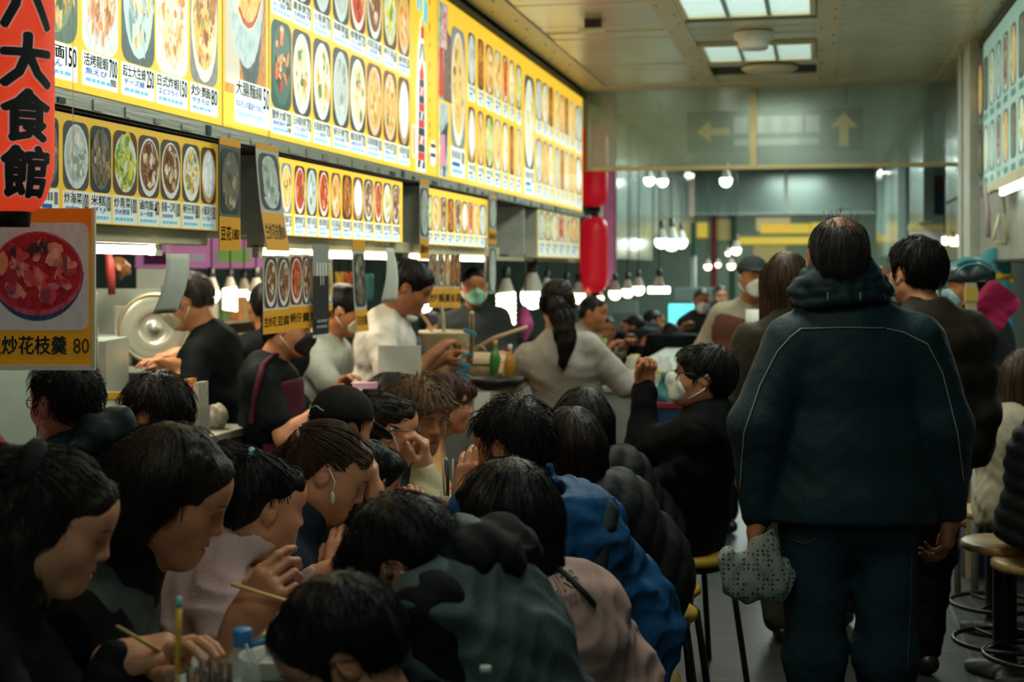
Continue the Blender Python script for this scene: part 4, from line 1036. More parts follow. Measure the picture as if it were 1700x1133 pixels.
MASKW = mat('mask_white', (.72, .76, .70), rough=.7, var=.05); MASKB = mat('mask_light_blue', (.30, .52, .58), rough=.7, var=.05); MASKG = mat('mask_green', (.28, .62, .48), rough=.7, var=.05); MASKY = mat('mask_pale_yellow', (.58, .60, .42), rough=.7); MASKK = mat('mask_black', (.015, .012, .014), rough=.7); MASKC = mat('mask_cream', (.58, .50, .38), rough=.7)
GL_DARK = mat('glasses_dark_frame', (.012, .02, .022), rough=.3); ELA = mat('hair_tie_teal', (.22, .60, .60), rough=.6); ELW = mat('hair_tie_white', (.6, .58, .52), rough=.5); ELK = mat('hair_tie_black', (.008, .008, .008), rough=.9, bump=.6)
WOOD = mat('bamboo_chopstick', (.62, .38, .13), rough=.5, var=.15, vscale=40)
def tie_ring(g, name, p, ax, R, r, m, label=None):
    b = MB(); ax = nrm(ax); a = nrm(np.cross(ax, V3(.3, .2, 1))); c = np.cross(ax, a)
    b.tube([np.asarray(p)+R*(cos(t)*a+sin(t)*c) for t in np.linspace(0, 2*pi, 15)], [r*(1+.15*sin(5*t)) for t in np.linspace(0, 2*pi, 15)], m, n=8, cap=False); g.kid(name, b, label)
def strap_from_ear(g, q, pts, m=white_p, r=.0016, name='mask_loop'):
    b = MB(); b.tube([g.Wd((q*.083, -.008, .020))]+[np.asarray(p) for p in pts], r, m, n=6); g.kid(name, b)
def chopsticks(label, p, d, L=.22, gap=.012, m=WOOD, r=.0035):
    p = np.asarray(p, float); d = nrm(d); b = thing('chopsticks', label, 'chopsticks', p)
    for k in (-1, 1):
        o = np.cross(d, V3(0, 0, 1)); mb = MB(); mb.tube([p-d*L*.35+o*gap*k*.4, p+d*L*.65+o*gap*k*.15], [r, r*.6], m, n=7); x = mb.build('stick', b, loc=p); x.location = (0, 0, 0)
    return b
ZT = .75
# --- near side, left row, facing right towards the table
g = Fig('woman with black scrunchie ponytail and black jacket bent over her chopsticks', (90, 866, 2.45), 70, 25, baz=66, lean=.20, skin='b', seed=1, full=1.03, sc=.95)
g.face(closed=.75, look=-.008).arm('R', at(196, 1094, 2.46), fd=at(255, 1082, 2.46)-at(196, 1094, 2.46), pn=(-.1, .5, -1), curl=[.9, 1.1, 1.2, 1.2], thumb=.7).arm('L', at(262, 1110, 2.5), curl=.5)
g.top(C_BLACK, t=.026, collar=.05, wr=.007, name='jacket').sit().trousers(C_TROU)
tie = g.Wd((.02, -.078, .080)); g.hair('tied', H_DARK, tie=tie, tail=[(tie, .028), (g.Wd((.03, -.135, .040)), .044), (at(22, 900, 2.40), .052), (at(30, 985, 2.42), .046), (at(46, 1010, 2.44), .02)], n=900, L=.13, low=-.06, ear=False, vol=.003, hl=.012)
tie_ring(g, 'scrunchie', tie, g.Wd((.03, -.15, .07))-tie, .032, .019, ELK); g.build()
chopsticks('short pale chopsticks held by the ponytail woman in black, low over the table', at(244, 1070, 2.42), at(226, 1058, 2.40)-at(262, 1080, 2.44), .12)

g = Fig('heavy-set diner with dark layered bob and black jacket, chopsticks raised near the chin', (284, 824, 2.92), 72, 26, baz=72, lean=.20, skin='a', seed=2, full=1.06, jaw=1.06, sc=1.10)
g.face(closed=.7, look=-.006).arm('R', at(404, 1034, 2.80), fd=at(452, 965, 2.8)-at(404, 1034, 2.8), pn=at(500, 1000, 2.95)-at(430, 1000, 2.8), curl=[.5, .75, .9, 1.0], thumb=.5, bare='fore', pole=(-.2, -.2, -1)).arm('L', at(330, 1100, 3.1), curl=.5)
g.top(C_BLACK, t=.026, collar=.07, wr=.006, end='roll').sit().trousers(C_TROU)
g.hair('bob', H_DARK, vol=.009, length=.075, n=1100, L=.12, wave=.3, side=-.034, hl=.016, lift=.008)
d = g.torso_sdf(.030); d.cut(g.tw(0, 0, .70), -g.ut); v = g; d.disp(folds(.004, 6, 6, 9, 4)); g.sdfkid('yoke', d, cloth('grey_green_yoke', (.045, .062, .055), rough=.55)); g.build()
chopsticks('wooden chopsticks held up level by the diner with the dark bob', at(430, 984, 2.76), at(455, 992, 2.76)-at(388, 972, 2.76), .16)

g = Fig('girl with teal hair tie and dusty pink jacket, seated beside the layered-bob diner', (434, 842, 3.40), 46, 14, baz=50, lean=.16, skin='b', seed=3)
g.face(closed=.7, look=-.006).arm('R', at(520, 965, 3.25), fd=at(552, 940, 3.25)-at(520, 965, 3.25), curl=.8, thumb=.6, pole=(-.3, -.3, -1)).arm('L', at(540, 985, 3.5), curl=.6)
g.top(C_PINK, t=.030, collar=.085, wr=.012, armpuff=.012).sit().trousers(C_TROU)
tie = g.Wd((0, -.055, .108)); g.hair('tied', H_BLACK, tie=tie, tail=[(tie, .022), (g.Wd((-.03, -.105, .10)), .030), (g.Wd((-.06, -.135, .02)), .022)], n=700, L=.10, low=-.05)
tie_ring(g, 'hair_tie', tie, g.Wd((-.03, -.11, .105))-tie, .022, .009, ELA, 'teal elastic'); g.build()

g = Fig('woman with brown ponytail, white hair tie and navy puffer, hand on her brow', (543, 784, 3.86), 70, 30, baz=64, lean=.18, skin='b', seed=4, full=1.05, sc=1.07)
g.face(closed=.75, look=-.008).arm('L', at(622, 832, 3.95), fd=at(618, 770, 3.95)-at(622, 832, 3.95), pn=at(560, 780, 3.84)-at(620, 780, 3.84), curl=.35, thumb=.3, pole=(.2, 0, -1)).arm('R', at(560, 960, 3.7), curl=.5)
g.top(C_NAVY, t=.030, collar=.06, quilt=.075, wr=.004).sit().trousers(C_TROU)
tie = g.Wd((.02, -.092, .058)); g.hair('tied', H_BROWN, tie=tie, tail=[(tie, .022), (at(478, 765, 3.9), .038), (at(452, 800, 3.9), .032), (at(448, 850, 3.9), .012)], n=800, L=.12, low=-.05, hl=.008)
tie_ring(g, 'hair_tie', tie, at(480, 762, 3.9)-tie, .022, .010, ELW, 'white elastic')
strap_from_ear(g, 1, [at(556, 800, 3.76), at(548, 836, 3.76)]); d = Sdf(); d.el(at(552, 828, 3.75), (.006, .010, .020)); g.sdfkid('face_mask', d, MASKC, .004); g.build()

g = Fig('person in a black baseball cap between the ponytail woman and the cream puffer', (568, 712, 4.42), 44, 16, baz=80, lean=.16, skin='a', seed=5, sc=.93)
g.face(eyes=False).top(C_BLACK, t=.026, wr=.006).sit().trousers(C_TROU).hair('short', H_BLACK, n=150)
CAP = cloth('cap_black', (.014, .013, .013)); d = Sdf(); d.el((0, -.012, .040), (.094, .112, .105)); d.cut((0, 0, .035), (0, .18, -1), k=.006); v, f = d.mesh(.006); g.kids.append(('cap', g.Wd(v), f, CAP))
d = Sdf(); d.el((0, .118, .030), (.072, .075, .012), M=np.array([[1, 0, 0], [0, .94, -.34], [0, .34, .94]])); d.el((0, .01, .03), (.078, .092, .1), op='s', k=.004); v, f = d.mesh(.005); g.kids.append(('cap_brim', g.Wd(v), f, CAP))
b = MB(); b.tube([(x, -.012-sqrt(max(0, 1-(x/.094)**2))*.112-.001, .045+.006*sin(x*90)) for x in np.linspace(-.05, .05, 9)], .003, mat('cap_emblem', (.25, .36, .33), rough=.5)); b.ball((0, -.012, .147), (.009, .009, .006), CAP)
b.v = list(map(tuple, g.Wd(b.v))); g.kid('cap_button', b); g.build()

g = Fig('small child with black bob and fringe beside the ponytail woman in navy', (613, 796, 4.15), 66, 14, baz=66, lean=.08, skin='b', seed=6, sc=.88, full=1.08)
g.face(closed=.75).arm('R', at(690, 868, 4.1), curl=.6).top(C_BLACK, t=.02).sit().trousers(C_TROU)
g.hair('bob', H_BLACK, vol=.006, length=.065, n=400, fringe=.8, side=-.024); g.build()

g = Fig('woman in glasses and cream quilted puffer resting her chin on her hand', (640, 716, 4.9), 58, 8, baz=66, lean=.14, skin='b', seed=7, sc=1.06)
g.face(closed=.55).arm('R', at(704, 780, 4.8), fd=at(706, 732, 4.78)-at(704, 780, 4.8), pn=at(670, 740, 4.8)-at(710, 740, 4.8), curl=[.9, 1.0, 1.1, 1.1], thumb=.5, pole=(.2, -.2, -1)).arm('L', at(700, 850, 5.0), curl=.6)
g.top(C_CREAM, t=.036, quilt=.07, collar=.06, wr=.004, armpuff=.008).sit().trousers(C_TROU)
tie = g.Wd((0, -.105, .055)); g.hair('tied', H_DARK, tie=tie, tail=[(tie, .035), (g.Wd((0, -.135, .045)), .030)], n=400, low=-.05)
g.glasses(GL_DARK); strap_from_ear(g, 1, [g.Wd((.075, .03, -.05)), g.Wd((.07, .035, -.085))])
a = g.arms['R']; tie_ring(g, 'wristband', a['w']-V3(0, 0, .012), a['w']-a['e'], .028, .008, ELK, 'black wristband')
d = Sdf(); d.rc(a['w']-.045*nrm(a['w']-a['e']), a['w']-.10*nrm(a['w']-a['e']), .044, .054); d.disp(folds(.004, 9, 9, 12, 3)); g.sdfkid('shirt_cuff', d, C_LBLUE, .006, 'light blue shirt cuff'); g.build()

g = Fig('man with tousled brown hair and black jacket turned towards us behind the cream puffer', (696, 692, 5.3), 128, 14, baz=95, lean=.14, skin='c', seed=8, full=1.10, jaw=1.1, sc=1.1)
g.face(closed=.6).arm('R', at(790, 800, 5.2), curl=.4).top(C_NAVY, t=.026, wr=.007).sit().trousers(C_TROU).hair('short', H_LBROWN, vol=.012, n=700, L=.05, lift=.014, fringe=.2, r=.0014); g.build()
g = Fig('diner with black hair mostly hidden behind the tousle-haired man', (652, 668, 6.2), 85, 10, baz=85, lean=.12, skin='a', seed=9)
g.face(eyes=False).top(C_CHAR).sit().trousers(C_TROU).hair('bob', H_BLACK, length=.06, n=200, vol=.006); g.build()
g = Fig('woman with reddish hair and apricot knit top at the far table end', (743, 668, 5.95), 64, 12, baz=66, lean=.14, skin='b', seed=10)
g.face(closed=.7).arm('R', at(812, 790, 5.6), curl=.4).arm('L', at(800, 780, 5.9), curl=.4).top(C_ORANGE, t=.018, wr=.005, name='sweater').sit().trousers(C_TROU)
g.hair('bob', H_RED, vol=.004, length=.02, n=400, fringe=.9, side=-.028)
d = g.torso_sdf(.022); d.cut(g.tw(.06, 0, .5), g.rt*-1); d.cut(g.tw(.13, 0, .5), g.rt); d.cut(g.tw(0, 0, .98), g.ut); g.sdfkid('vest', d, C_BLACK); g.build()

# --- right row, backs to us, facing left towards the table
g = Fig('boy with black hair and thin glasses in a hooded black jacket, nearest diner', (566, 1086, 2.28), -110, 32, baz=-95, lean=.16, skin='a', seed=11, sc=.94)
g.face(closed=.6).top(C_BLACK, t=.026, hood=1.15, wr=.008).sit().trousers(C_TROU).hair('short', H_BLACK, vol=.010, n=900, L=.07, low=-.06); g.glasses(mat('glasses_wire', (.10, .10, .10), rough=.3, metal=.8), rim=.0012)
b = MB()
p = at(806, 1112, 2.22); b.obox(p, ((1, .2, 0), (0, 0, 1), (0, 1, 0)), (.008, .006, .002), white_p); g.kid('logo_patch', b); g.build()

g = Fig('man bent over his bowl, blue mask dangling from one ear, black hood', (674, 942, 2.58), -86, 48, baz=-84, lean=.22, neck=at(752, 938, 2.62), skin='c', seed=12, sc=1.02, sw=.168)
g.face(closed=.8).arm('L', at(560, 1120, 2.6), curl=.5)
g.top(C_SLATE, t=.030, wr=.010, hem=-.12, end='tee')
g.hair('short', H_BLACK, vol=.005, n=900, L=.045, low=-.040, lift=.006)
d = Sdf()
for q in 'LR':
    if q in g.arms: g.arm_sdf(d, q, .022)
d.rc(g.sh['L'], g.sh['L']-g.ut*.28+g.ft*.06-g.rt*.05, .072, .060, k=.03); d.rc(g.sh['L']-g.ut*.28+g.ft*.06-g.rt*.05, at(640, 1115, 2.55), .056, .04, k=.03)
d.disp(folds(.008, 6, 6, 8, 12)); g.sdfkid('sleeve', d, C_BLACK, label='black sleeve')
d = Sdf(); p0 = at(800, 915, 2.62); d.rc(p0+g.rt*.08, p0-g.rt*.09, .058, k=.03); d.rc(at(752, 960, 2.58), at(715, 1010, 2.56), .040, .024, k=.03); d.rc(p0-g.rt*.06, at(752, 960, 2.58), .052, .040, k=.03); d.rc(at(850, 925, 2.62)+g.rt*.05, at(850, 925, 2.62)-g.rt*.06, .045, k=.03)
d.disp(folds(.010, 8, 8, 8, 5)); g.sdfkid('hood', d, C_BLACK, label='black hood')
g.sit().trousers(C_TROU)
strap_from_ear(g, -1, [at(706, 962, 2.52)]); b = MB(); b.tube([g.Wd((-.084, -.02, -.01)), at(692, 950, 2.52), at(712, 965, 2.52)], .0018, white_p, n=6); g.kid('mask_loop', b)
b = MB(); P = lambda u, v, dd=0: at(u, v, 2.52+dd)
b.add([P(700, 968), P(708, 962, .012), P(717, 974), P(712, 990, -.01), P(698, 1006), P(690, 985, .008)], [(0, 1, 2, 3), (0, 3, 4, 5)], MASKB); o_ = b; g.kid('face_mask', b, 'light blue face mask dangling by one loop')
b = MB(); b.ball(g.Wd((-.088, -.004, .000)), .007, black_p); g.kid('earbud', b); g.build()

g = Fig('woman with straight shoulder-length black hair in a pale pink sweatshirt with lettering', (838, 862, 3.1), -62, 8, baz=-70, lean=.10, skin='b', seed=13, neck=None)
g.face(eyes=False).arm('L', at(730, 930, 2.9), curl=.5, bare=None)
g.pel = at(975, 1180, 3.16)*1.0; g.pel[2] = .56; g.ut = nrm(g.nb-g.pel); g.ft = nrm(g.bf-g.ut*(g.bf@g.ut)); g.rt = np.cross(g.ft, g.ut); g.TL = np.linalg.norm(g.nb-g.pel)
g.top(C_ROSE, t=.026, wr=.008, name='sweatshirt', wide=1.05).sit().trousers(C_TROU)
g.hair('bob', H_BLACK, vol=.010, length=.145, n=1100, L=.13, side=-.01, fringe=.4); PINK = g
sw_ = [dict(v=k[1], f=k[2]) for k in g.kids if k[0] == 'sweatshirt'][0]
def letter_on(g, surf, name, body, org, ax, ay, m, bold=0., hollow=None):
    p, f, tw, th = text_mesh(body, bold); tree = BVHTree.FromPolygons([tuple(v) for v in surf['v']], [tuple(q) for q in surf['f']]); o = V3(0, 0, EYE); vs = []; b = MB()
    for x, y in p:
        u, v = np.array(org)+np.array(ax)*x/tw+np.array(ay)*y/th; d = Vector(at(u, v, 1)-o).normalized(); h = tree.ray_cast(Vector(o), d)
        vs.append(np.array(h[0])-np.array(d)*(.004 if hollow is None else hollow) if h[0] is not None else None)
    ok = [q for q in f if all(vs[i] is not None for i in q)]
    b.add([v if v is not None else (0, 0, 0) for v in vs], ok, m); g.kid(name, b)
LT = mat('print_taupe', (.16, .12, .085), rough=.8); LT2 = mat('print_pink_fill', (.40, .26, .215), rough=.8)
letter_on(g, sw_, 'lettering', 'URB', (920, 991), (46, -25), (-15, -26), LT, .035); letter_on(g, sw_, 'lettering', 'URB', (920, 991), (46, -25), (-15, -26), LT2, -.012, .0055)
letter_on(g, sw_, 'lettering', 'Story', (936, 1000), (24, -9), (-5, -11), LT, .01); letter_on(g, sw_, 'lettering', 'you are', (948, 1010), (32, -13), (-5, -12), LT, .01)
b = MB(); q = on_surface(sw_, [(912, 932), (932, 948), (952, 966), (971, 984), (988, 1004)], off=.006)
if len(q) > 2: b.tube(q, .008, C_CHAR, n=6, flat=.5); g.kid('bag_strap', b)
g.build()

g = Fig('man with short black hair in a royal blue jacket seated behind the pink sweatshirt', (852, 742, 3.75), -66, 14, baz=-75, lean=.10, skin='a', seed=14, sw=.185)
g.face(closed=.6).arm('L', at(775, 830, 3.8), curl=.4)
g.pel = at(1020, 1080, 3.9); g.pel[2] = .56; g.ut = nrm(g.nb-g.pel); g.ft = nrm(g.bf-g.ut*(g.bf@g.ut)); g.rt = np.cross(g.ft, g.ut); g.TL = np.linalg.norm(g.nb-g.pel)
g.top(C_BLUE, t=.032, collar=.075, wr=.014, hem=-.14).sit().trousers(C_TROU).hair('short', H_BLACK, vol=.006, n=1000, L=.045, lift=.011, low=-.045)
d = Sdf(); p0 = g.nb-g.ft*.10-g.ut*.09; d.rc(p0+g.rt*.09, p0-g.rt*.08-g.ut*.03, .040, .045, k=.03); d.rc(p0-g.ut*.10+g.rt*.05, p0-g.ut*.13-g.rt*.05, .035, k=.05); d.disp(folds(.010, 7, 7, 8, 2)); g.sdfkid('rolled_hood', d, cloth('slate_hood', (.030, .045, .048)), label='dark grey rolled hood')
g.build()

g = Fig('diner with dark shoulder-length hair in a black puffer beside the royal blue jacket', (945, 748, 4.45), -40, 8, baz=-70, lean=.08, skin='a', seed=15)
g.face(eyes=False); g.pel = at(1050, 1000, 4.52); g.pel[2] = .56; g.ut = nrm(g.nb-g.pel); g.ft = nrm(g.bf-g.ut*(g.bf@g.ut)); g.rt = np.cross(g.ft, g.ut); g.TL = np.linalg.norm(g.nb-g.pel)
g.top(C_BLKPUF, t=.040, quilt=.085, wr=.004, hem=-.12).sit().trousers(C_TROU).hair('bob', H_DARK, vol=.014, length=.10, n=700, L=.13); g.build()
g = Fig('diner with black hair and hooded black puffer, farthest head of the row of backs', (966, 706, 5.05), -30, 6, baz=-70, lean=.06, skin='a', seed=16)
g.face(eyes=False); g.pel = at(1050, 900, 5.1); g.pel[2] = .56; g.ut = nrm(g.nb-g.pel); g.ft = nrm(g.bf-g.ut*(g.bf@g.ut)); g.rt = np.cross(g.ft, g.ut); g.TL = np.linalg.norm(g.nb-g.pel)
g.top(C_BLKPUF, t=.040, quilt=.085, wr=.004, hood=1.25).sit().trousers(C_TROU).hair('bob', H_BLACK, vol=.010, length=.06, n=400, L=.12); g.build()
g = Fig('masked man in black with one fist raised high on a stool', (1166, 628, 5.4), -98, -10, baz=-84, lean=-.06, skin='a', seed=17, neck=at(1180, 690, 5.4), seat=.48)
g.face(closed=.4).arm('L', at(1070, 640, 5.5), fd=at(1071, 585, 5.5)-at(1070, 640, 5.5), pn=at(1100, 600, 5.3)-at(1070, 600, 5.5), curl=[1.3, 1.35, 1.35, 1.3], thumb=.9, pole=(-.3, 0, -1)).arm('R', at(1080, 800, 5.2), curl=.5)
g.pel = at(1142, 900, 5.52); g.pel[2] = .575; g.ut = nrm(g.nb-g.pel); g.ft = nrm(g.bf-g.ut*(g.bf@g.ut)); g.rt = np.cross(g.ft, g.ut); g.TL = np.linalg.norm(g.nb-g.pel)
g.top(C_BLACK, t=.034, wr=.008, wide=1.12, hem=-.12).sit().trousers(C_TROU).hair('short', H_BLACK, vol=.012, n=500, L=.05, fringe=.8, low=-.06).mask(MASKW).glasses(GL_DARK); WAVE = g; g.build()

# --- diners at the stall counter, facing left
g = Fig('man in dark glasses and teal hooded jacket, mask pulled under his chin, facing the stall', (106, 668, 4.15), -68, 4, baz=-60, lean=.06, skin='b', seed=18, sw=.185, neck=at(138, 748, 4.17))
g.face(closed=.4).arm('L', at(50, 840, 4.4), curl=.5).top(C_TEAL, t=.032, wr=.010, collar=.04).sit().trousers(C_TROU).hair('short', H_BLACK, vol=.006, n=900, L=.04, low=-.045, lift=.009).glasses(GL_DARK)
d = Sdf(); d.chain([at(126, 748, 4.02), at(152, 722, 4.08), at(190, 712, 4.14), at(205, 742, 4.2)], [.035, .050, .060, .048], k=.05); d.rc(at(178, 740, 4.18), at(200, 770, 4.25), .07, .05, k=.04); d.disp(folds(.008, 6, 6, 9, 18)); g.sdfkid('hood', d, cloth('hood_black_green', (.010, .022, .022), rough=.5), label='dark quilted hood')
for z0, z1 in ((-.02, -.04), (.0, .02)): b = MB(); b.tube([g.Wd((-.084, -.012, z1-.01)), g.Wd((-.070, .035, -.06)), g.Wd((-.045, .070, -.105))], .0022, white_p, n=5); g.kid('mask_loop', b)
d = Sdf(); d.el((0, .075, -.115), (.045, .035, .025)); v, f = d.mesh(.006); g.kids.append(('face_mask', g.Wd(v), f, MASKW)); g.build()
g = Fig('older man with thick black hair and grey-green jacket leaning over the stall counter', (260, 690, 4.95), -78, 20, baz=-70, lean=.16, skin='c', seed=19, full=1.05, sc=1.08, neck=at(300, 752, 5.0))
g.face(closed=.7).arm('L', at(225, 800, 4.9), curl=.5).top(C_OLIVE, t=.026, collar=.05, wr=.010).sit().trousers(C_TROU).hair('short', H_BLACK, vol=.010, n=1000, L=.055, low=-.065, ear=True, lift=.010); g.build()
g = Fig('person in magenta argyle cardigan cut off by the frame edge', (-168, 612, 3.95), -80, 0, baz=-60, lean=.0, seat=.80, skin='c', seed=20, sc=1.0)
g.face(eyes=False).arm('R', at(-60, 822, 3.75), curl=.3, bare='fore', pole=(1, -.5, -.6))
ARG = bpy.data.materials.new('magenta_argyle'); ARG.use_nodes = True; N_ = ARG.node_tree.nodes; L_ = ARG.node_tree.links
tc = N_.new('ShaderNodeTexCoord'); ck = N_.new('ShaderNodeTexChecker'); ck.inputs['Scale'].default_value = 26; mp = N_.new('ShaderNodeMapping'); mp.inputs['Rotation'].default_value = (0, radians(45), radians(20)); mp.inputs['Scale'].default_value = (1, 1, .8)
ck.inputs['Color1'].default_value = (.42, .012, .16, 1); ck.inputs['Color2'].default_value = (.20, .02, .16, 1); v_ = N_.new('ShaderNodeTexVoronoi'); v_.inputs['Scale'].default_value = 30; v_.inputs['Randomness'].default_value = .15
r_ = N_.new('ShaderNodeValToRGB'); r_.color_ramp.elements[0].position = .16; r_.color_ramp.elements[1].position = .22; r_.color_ramp.elements[0].color = (1, 1, 1, 1); r_.color_ramp.elements[1].color = (0, 0, 0, 1)
mx = N_.new('ShaderNodeMix'); mx.data_type = 'RGBA'; mx.inputs[7].default_value = (.65, .45, .40, 1)
L_.new(tc.outputs['Object'], mp.inputs[0]); L_.new(mp.outputs[0], ck.inputs['Vector']); L_.new(tc.outputs['Object'], v_.inputs['Vector']); L_.new(v_.outputs['Distance'], r_.inputs[0]); L_.new(r_.outputs[0], mx.inputs[0]); L_.new(ck.outputs['Color'], mx.inputs[6]); L_.new(mx.outputs[2], N_['Principled BSDF'].inputs['Base Color']); N_['Principled BSDF'].inputs['Roughness'].default_value = .8
g.top(ARG, name='cardigan', t=.026, end='roll', wr=.006).stand().trousers(C_MAR).hair('short', H_BLACK, n=60); g.build()
# ---------------------------------------------------------------- standing people
def free_pel(g, p, z=None):
    g.pel = np.asarray(p, float)
    if z: g.pel[2] = z
    g.base = V3(g.pel[0], g.pel[1], 0)
    g.ut = nrm(g.nb-g.pel); g.ft = nrm(g.bf-g.ut*(g.bf@g.ut)); g.rt = np.cross(g.ft, g.ut); g.TL = np.linalg.norm(g.nb-g.pel)
    g.sh = {q: g.nb+g.rt*k*g.sw-g.ut*.055*g.sc+g.ft*.008 for q, k in (('R', 1), ('L', -1))}
# the big man in the middle, seen from behind
DM = 4.32
g = Fig('balding man in dark blue-green jacket and jeans walking away, polka-dot bag in one hand', (1393, 430, DM), -2, 6, baz=-10, skin='c', seed=30, sc=1.06, sw=.205, lean=.0, full=1.05, neck=at(1405, 505, DM+.05))
free_pel(g, at(1408, 868, DM), .80)
g.face(eyes=False, ears=1.2)
g.arm('L', at(1258, 868, DM-.03), fd=at(1246, 925, DM-.05)-at(1258, 868, DM-.03), pn=(1, .1, 0), curl=[.9, 1., 1., 1.], thumb=.7, pole=(-.35, -.9, -.1)).arm('R', at(1578, 856, DM+.03), fd=at(1575, 892, DM)-at(1578, 856, DM), pn=(-1, .3, .3), curl=[.5, .7, .8, .9], thumb=.2, pole=(.35, -.9, -.1))
C_MAIN = cloth('blue_green_anorak', (.009, .030, .039), rough=.6, spec=.25)
g.sh['L'] = at(1312, 572, DM); g.sh['R'] = at(1526, 568, DM)
g.top(C_MAIN, t=.034, wr=.0032, hem=-.02, wide=1.05, armpuff=.016, belly=.015)
jk = dict(v=g.kids[-1][1], f=g.kids[-1][2])
PIPE_M = mat('pale_piping', (.30, .30, .22), rough=.5)
d = Sdf(); e3 = np.array([g.rt, g.ft*1.25, g.ut]); hx = lambda u, v, o=0.: at(u, v, DM+o)
for v0, hw_, r_, dy in ((500, 74, .020, .105), (484, 80, .019, .100), (470, 70, .021, .094), (455, 58, .020, .086), (442, 50, .017, .080)):
    c_ = hx(1394, v0, .02); w_ = hw_/FPX*DM
    ring = [c_+g.rt*w_*sin(q)-g.ft*dy*cos(q)+V3(0, 0, .010*sin(q*2)-.012*(abs(q) > 1.5)) for q in np.linspace(-2.1, 2.1, 15)]
    d.chain(ring, [r_*(.6+.4*cos(x*.62)) for x in np.linspace(-2.1, 2.1, 15)], k=.010)
for k in (-1, 1): d.rc(hx(1394+84*k, 482, .0), hx(1394+48*k, 468, -.04), .006, .024, k=.02)
d.disp(folds(.0045, 7, 7, 12, 4)); g.sdfkid('collar_hood', d, C_MAIN, .006)
hk = dict(v=g.kids[-1][1], f=g.kids[-1][2])
for u in (1374, 1428):
    q = on_surface(hk, [(u, 486), (u+1, 500)], .002, 4)
    if len(q) > 1: b = MB(); b.tube(q, .0025, PIPE_M, n=5); g.kid('cord_end', b)
PIPE = mat('pale_piping', (.30, .30, .22), rough=.5)
for pts in ([(1228, 812), (1235, 720), (1262, 640), (1290, 585), (1312, 560), (1330, 546), (1400, 544), (1470, 545)], [(1472, 546), (1500, 552), (1540, 572), (1565, 620), (1590, 720), (1600, 800)]):
    b = MB(); q = on_surface(jk, pts); b.tube(q, .0022, PIPE, n=5); g.kid('piping', b, 'pale piping seam')
for q in 'LR':
    a = g.arms[q]; t_ = nrm(a['w']-a['e']); d = Sdf(); d.rc(a['w']-t_*.075, a['w']-t_*.025, .052, .050); d.disp(folds(.003, 9, 9, 14, 3)); g.sdfkid('cuff', d, C_MAIN, .008)
g.legs = [(at(1352, 880, DM), at(1352, 1090, DM-.02), at(1356, 1275, DM)), (at(1466, 880, DM), at(1472, 1090, DM-.02), at(1468, 1275, DM+.05))]
g.legs = [(h_, k_, V3(f_[0], f_[1], .085)) for h_, k_, f_ in g.legs]
g.trousers(C_JEAN, t=.024, wr=.004, name='jeans', h=.010)
jn = [dict(v=k[1], f=k[2]) for k in g.kids if k[0] == 'jeans'][0]
STI = mat('denim_stitch', (.06, .09, .095), rough=.8)
for pts in ([(1305, 888), (1318, 898), (1338, 904), (1365, 890)], [(1452, 888), (1478, 902), (1496, 890)], [(1514, 890), (1512, 1000), (1506, 1120)]):
    q = on_surface(jn, pts, off=.002)
    if len(q) > 2: b = MB(); b.tube(q, .0016, STI, n=4); g.kid('stitching', b)
g.hair('bald', H_GREY, vol=-.002, n=1100, L=.055, low=-.062, lift=.005, r=.0009)
b = MB(); rs = random.Random(4)
for i in range(16):
    t = rs.uniform(-1, 1); p = V3(.055*t, -.045+rs.uniform(-.02, .05), .125-.03*abs(t)); sx = rs.uniform(-1, 1.2); q = [p, p+V3(.008*sx, .0, .010), p+V3(.018*sx, -.01, .014+.012*rs.random()), p+V3(.030*sx, -.02, .004)]
    b.tube([g.Wd(x) for x in q], .0006, H_GREY, n=3)
g.kid('stray_hair', b)
hv = (g.shells[0][0]-g.hp)@g.M.T/g.sc; hv = hv[(hv[:, 2] > .045) & (hv[:, 1] < .01) & (np.abs(hv[:, 0]) < .07)]
sv, sf = strands(g.head, hv, lambda P: np.stack([P[:, 0]*3+.02, -.3+P[:, 1]*0, -.55+P[:, 0]*0], 1), 420, .05, 6, .0035, .0007, 77); g.kids.append(('thin_hair', g.Wd(sv), sf, H_GREY))
g.build(); BIG = g

g = Fig('long brown-haired woman in a dark coat walking just ahead of the balding man', (1306, 468, 6.0), -6, 0, baz=-8, skin='b', seed=31, sc=.98, lean=0)
free_pel(g, at(1318, 780, 6.0), .82); g.face(eyes=False)
g.arm('L', g.tw(-.26, .02, -.05)).arm('R', g.tw(.26, .02, -.05))
g.top(C_BROWN, t=.032, wr=.008, hem=-.22, name='coat')
g.stand(feet=[at(1298, 1050, 5.9)*V3(1, 1, 0)+V3(0, 0, .085), at(1400, 1050, 6.2)*V3(1, 1, 0)+V3(0, 0, .085)]).trousers(cloth('brown_trousers', (.05, .045, .032)), t=.03)
g.hair('bob', H_BROWN, vol=.006, length=.20, n=900, L=.2, back=None); g.build()
g = Fig('dark-haired man in a brown hooded puffer and black trousers beside the balding man', (1520, 452, 5.4), -38, 0, baz=-16, skin='b', seed=32, sc=1.0, lean=0)
free_pel(g, at(1535, 800, 5.4), .84); g.face(eyes=False)
g.arm('R', at(1592, 800, 5.35)).arm('L', at(1480, 800, 5.5))
g.top(C_BROWN, t=.046, quilt=.13, wr=.005, hood=1.25, hem=-.02, collar=.02).stand(feet=[at(1490, 1110, 5.5)*V3(1, 1, 0)+V3(0, 0, .085), at(1535, 1112, 5.45)*V3(1, 1, 0)+V3(0, 0, .085)]).trousers(C_TROU, t=.02, wr=.009, h=.012)
g.hair('short', H_BLACK, vol=.016, n=800, L=.06, low=-.065)
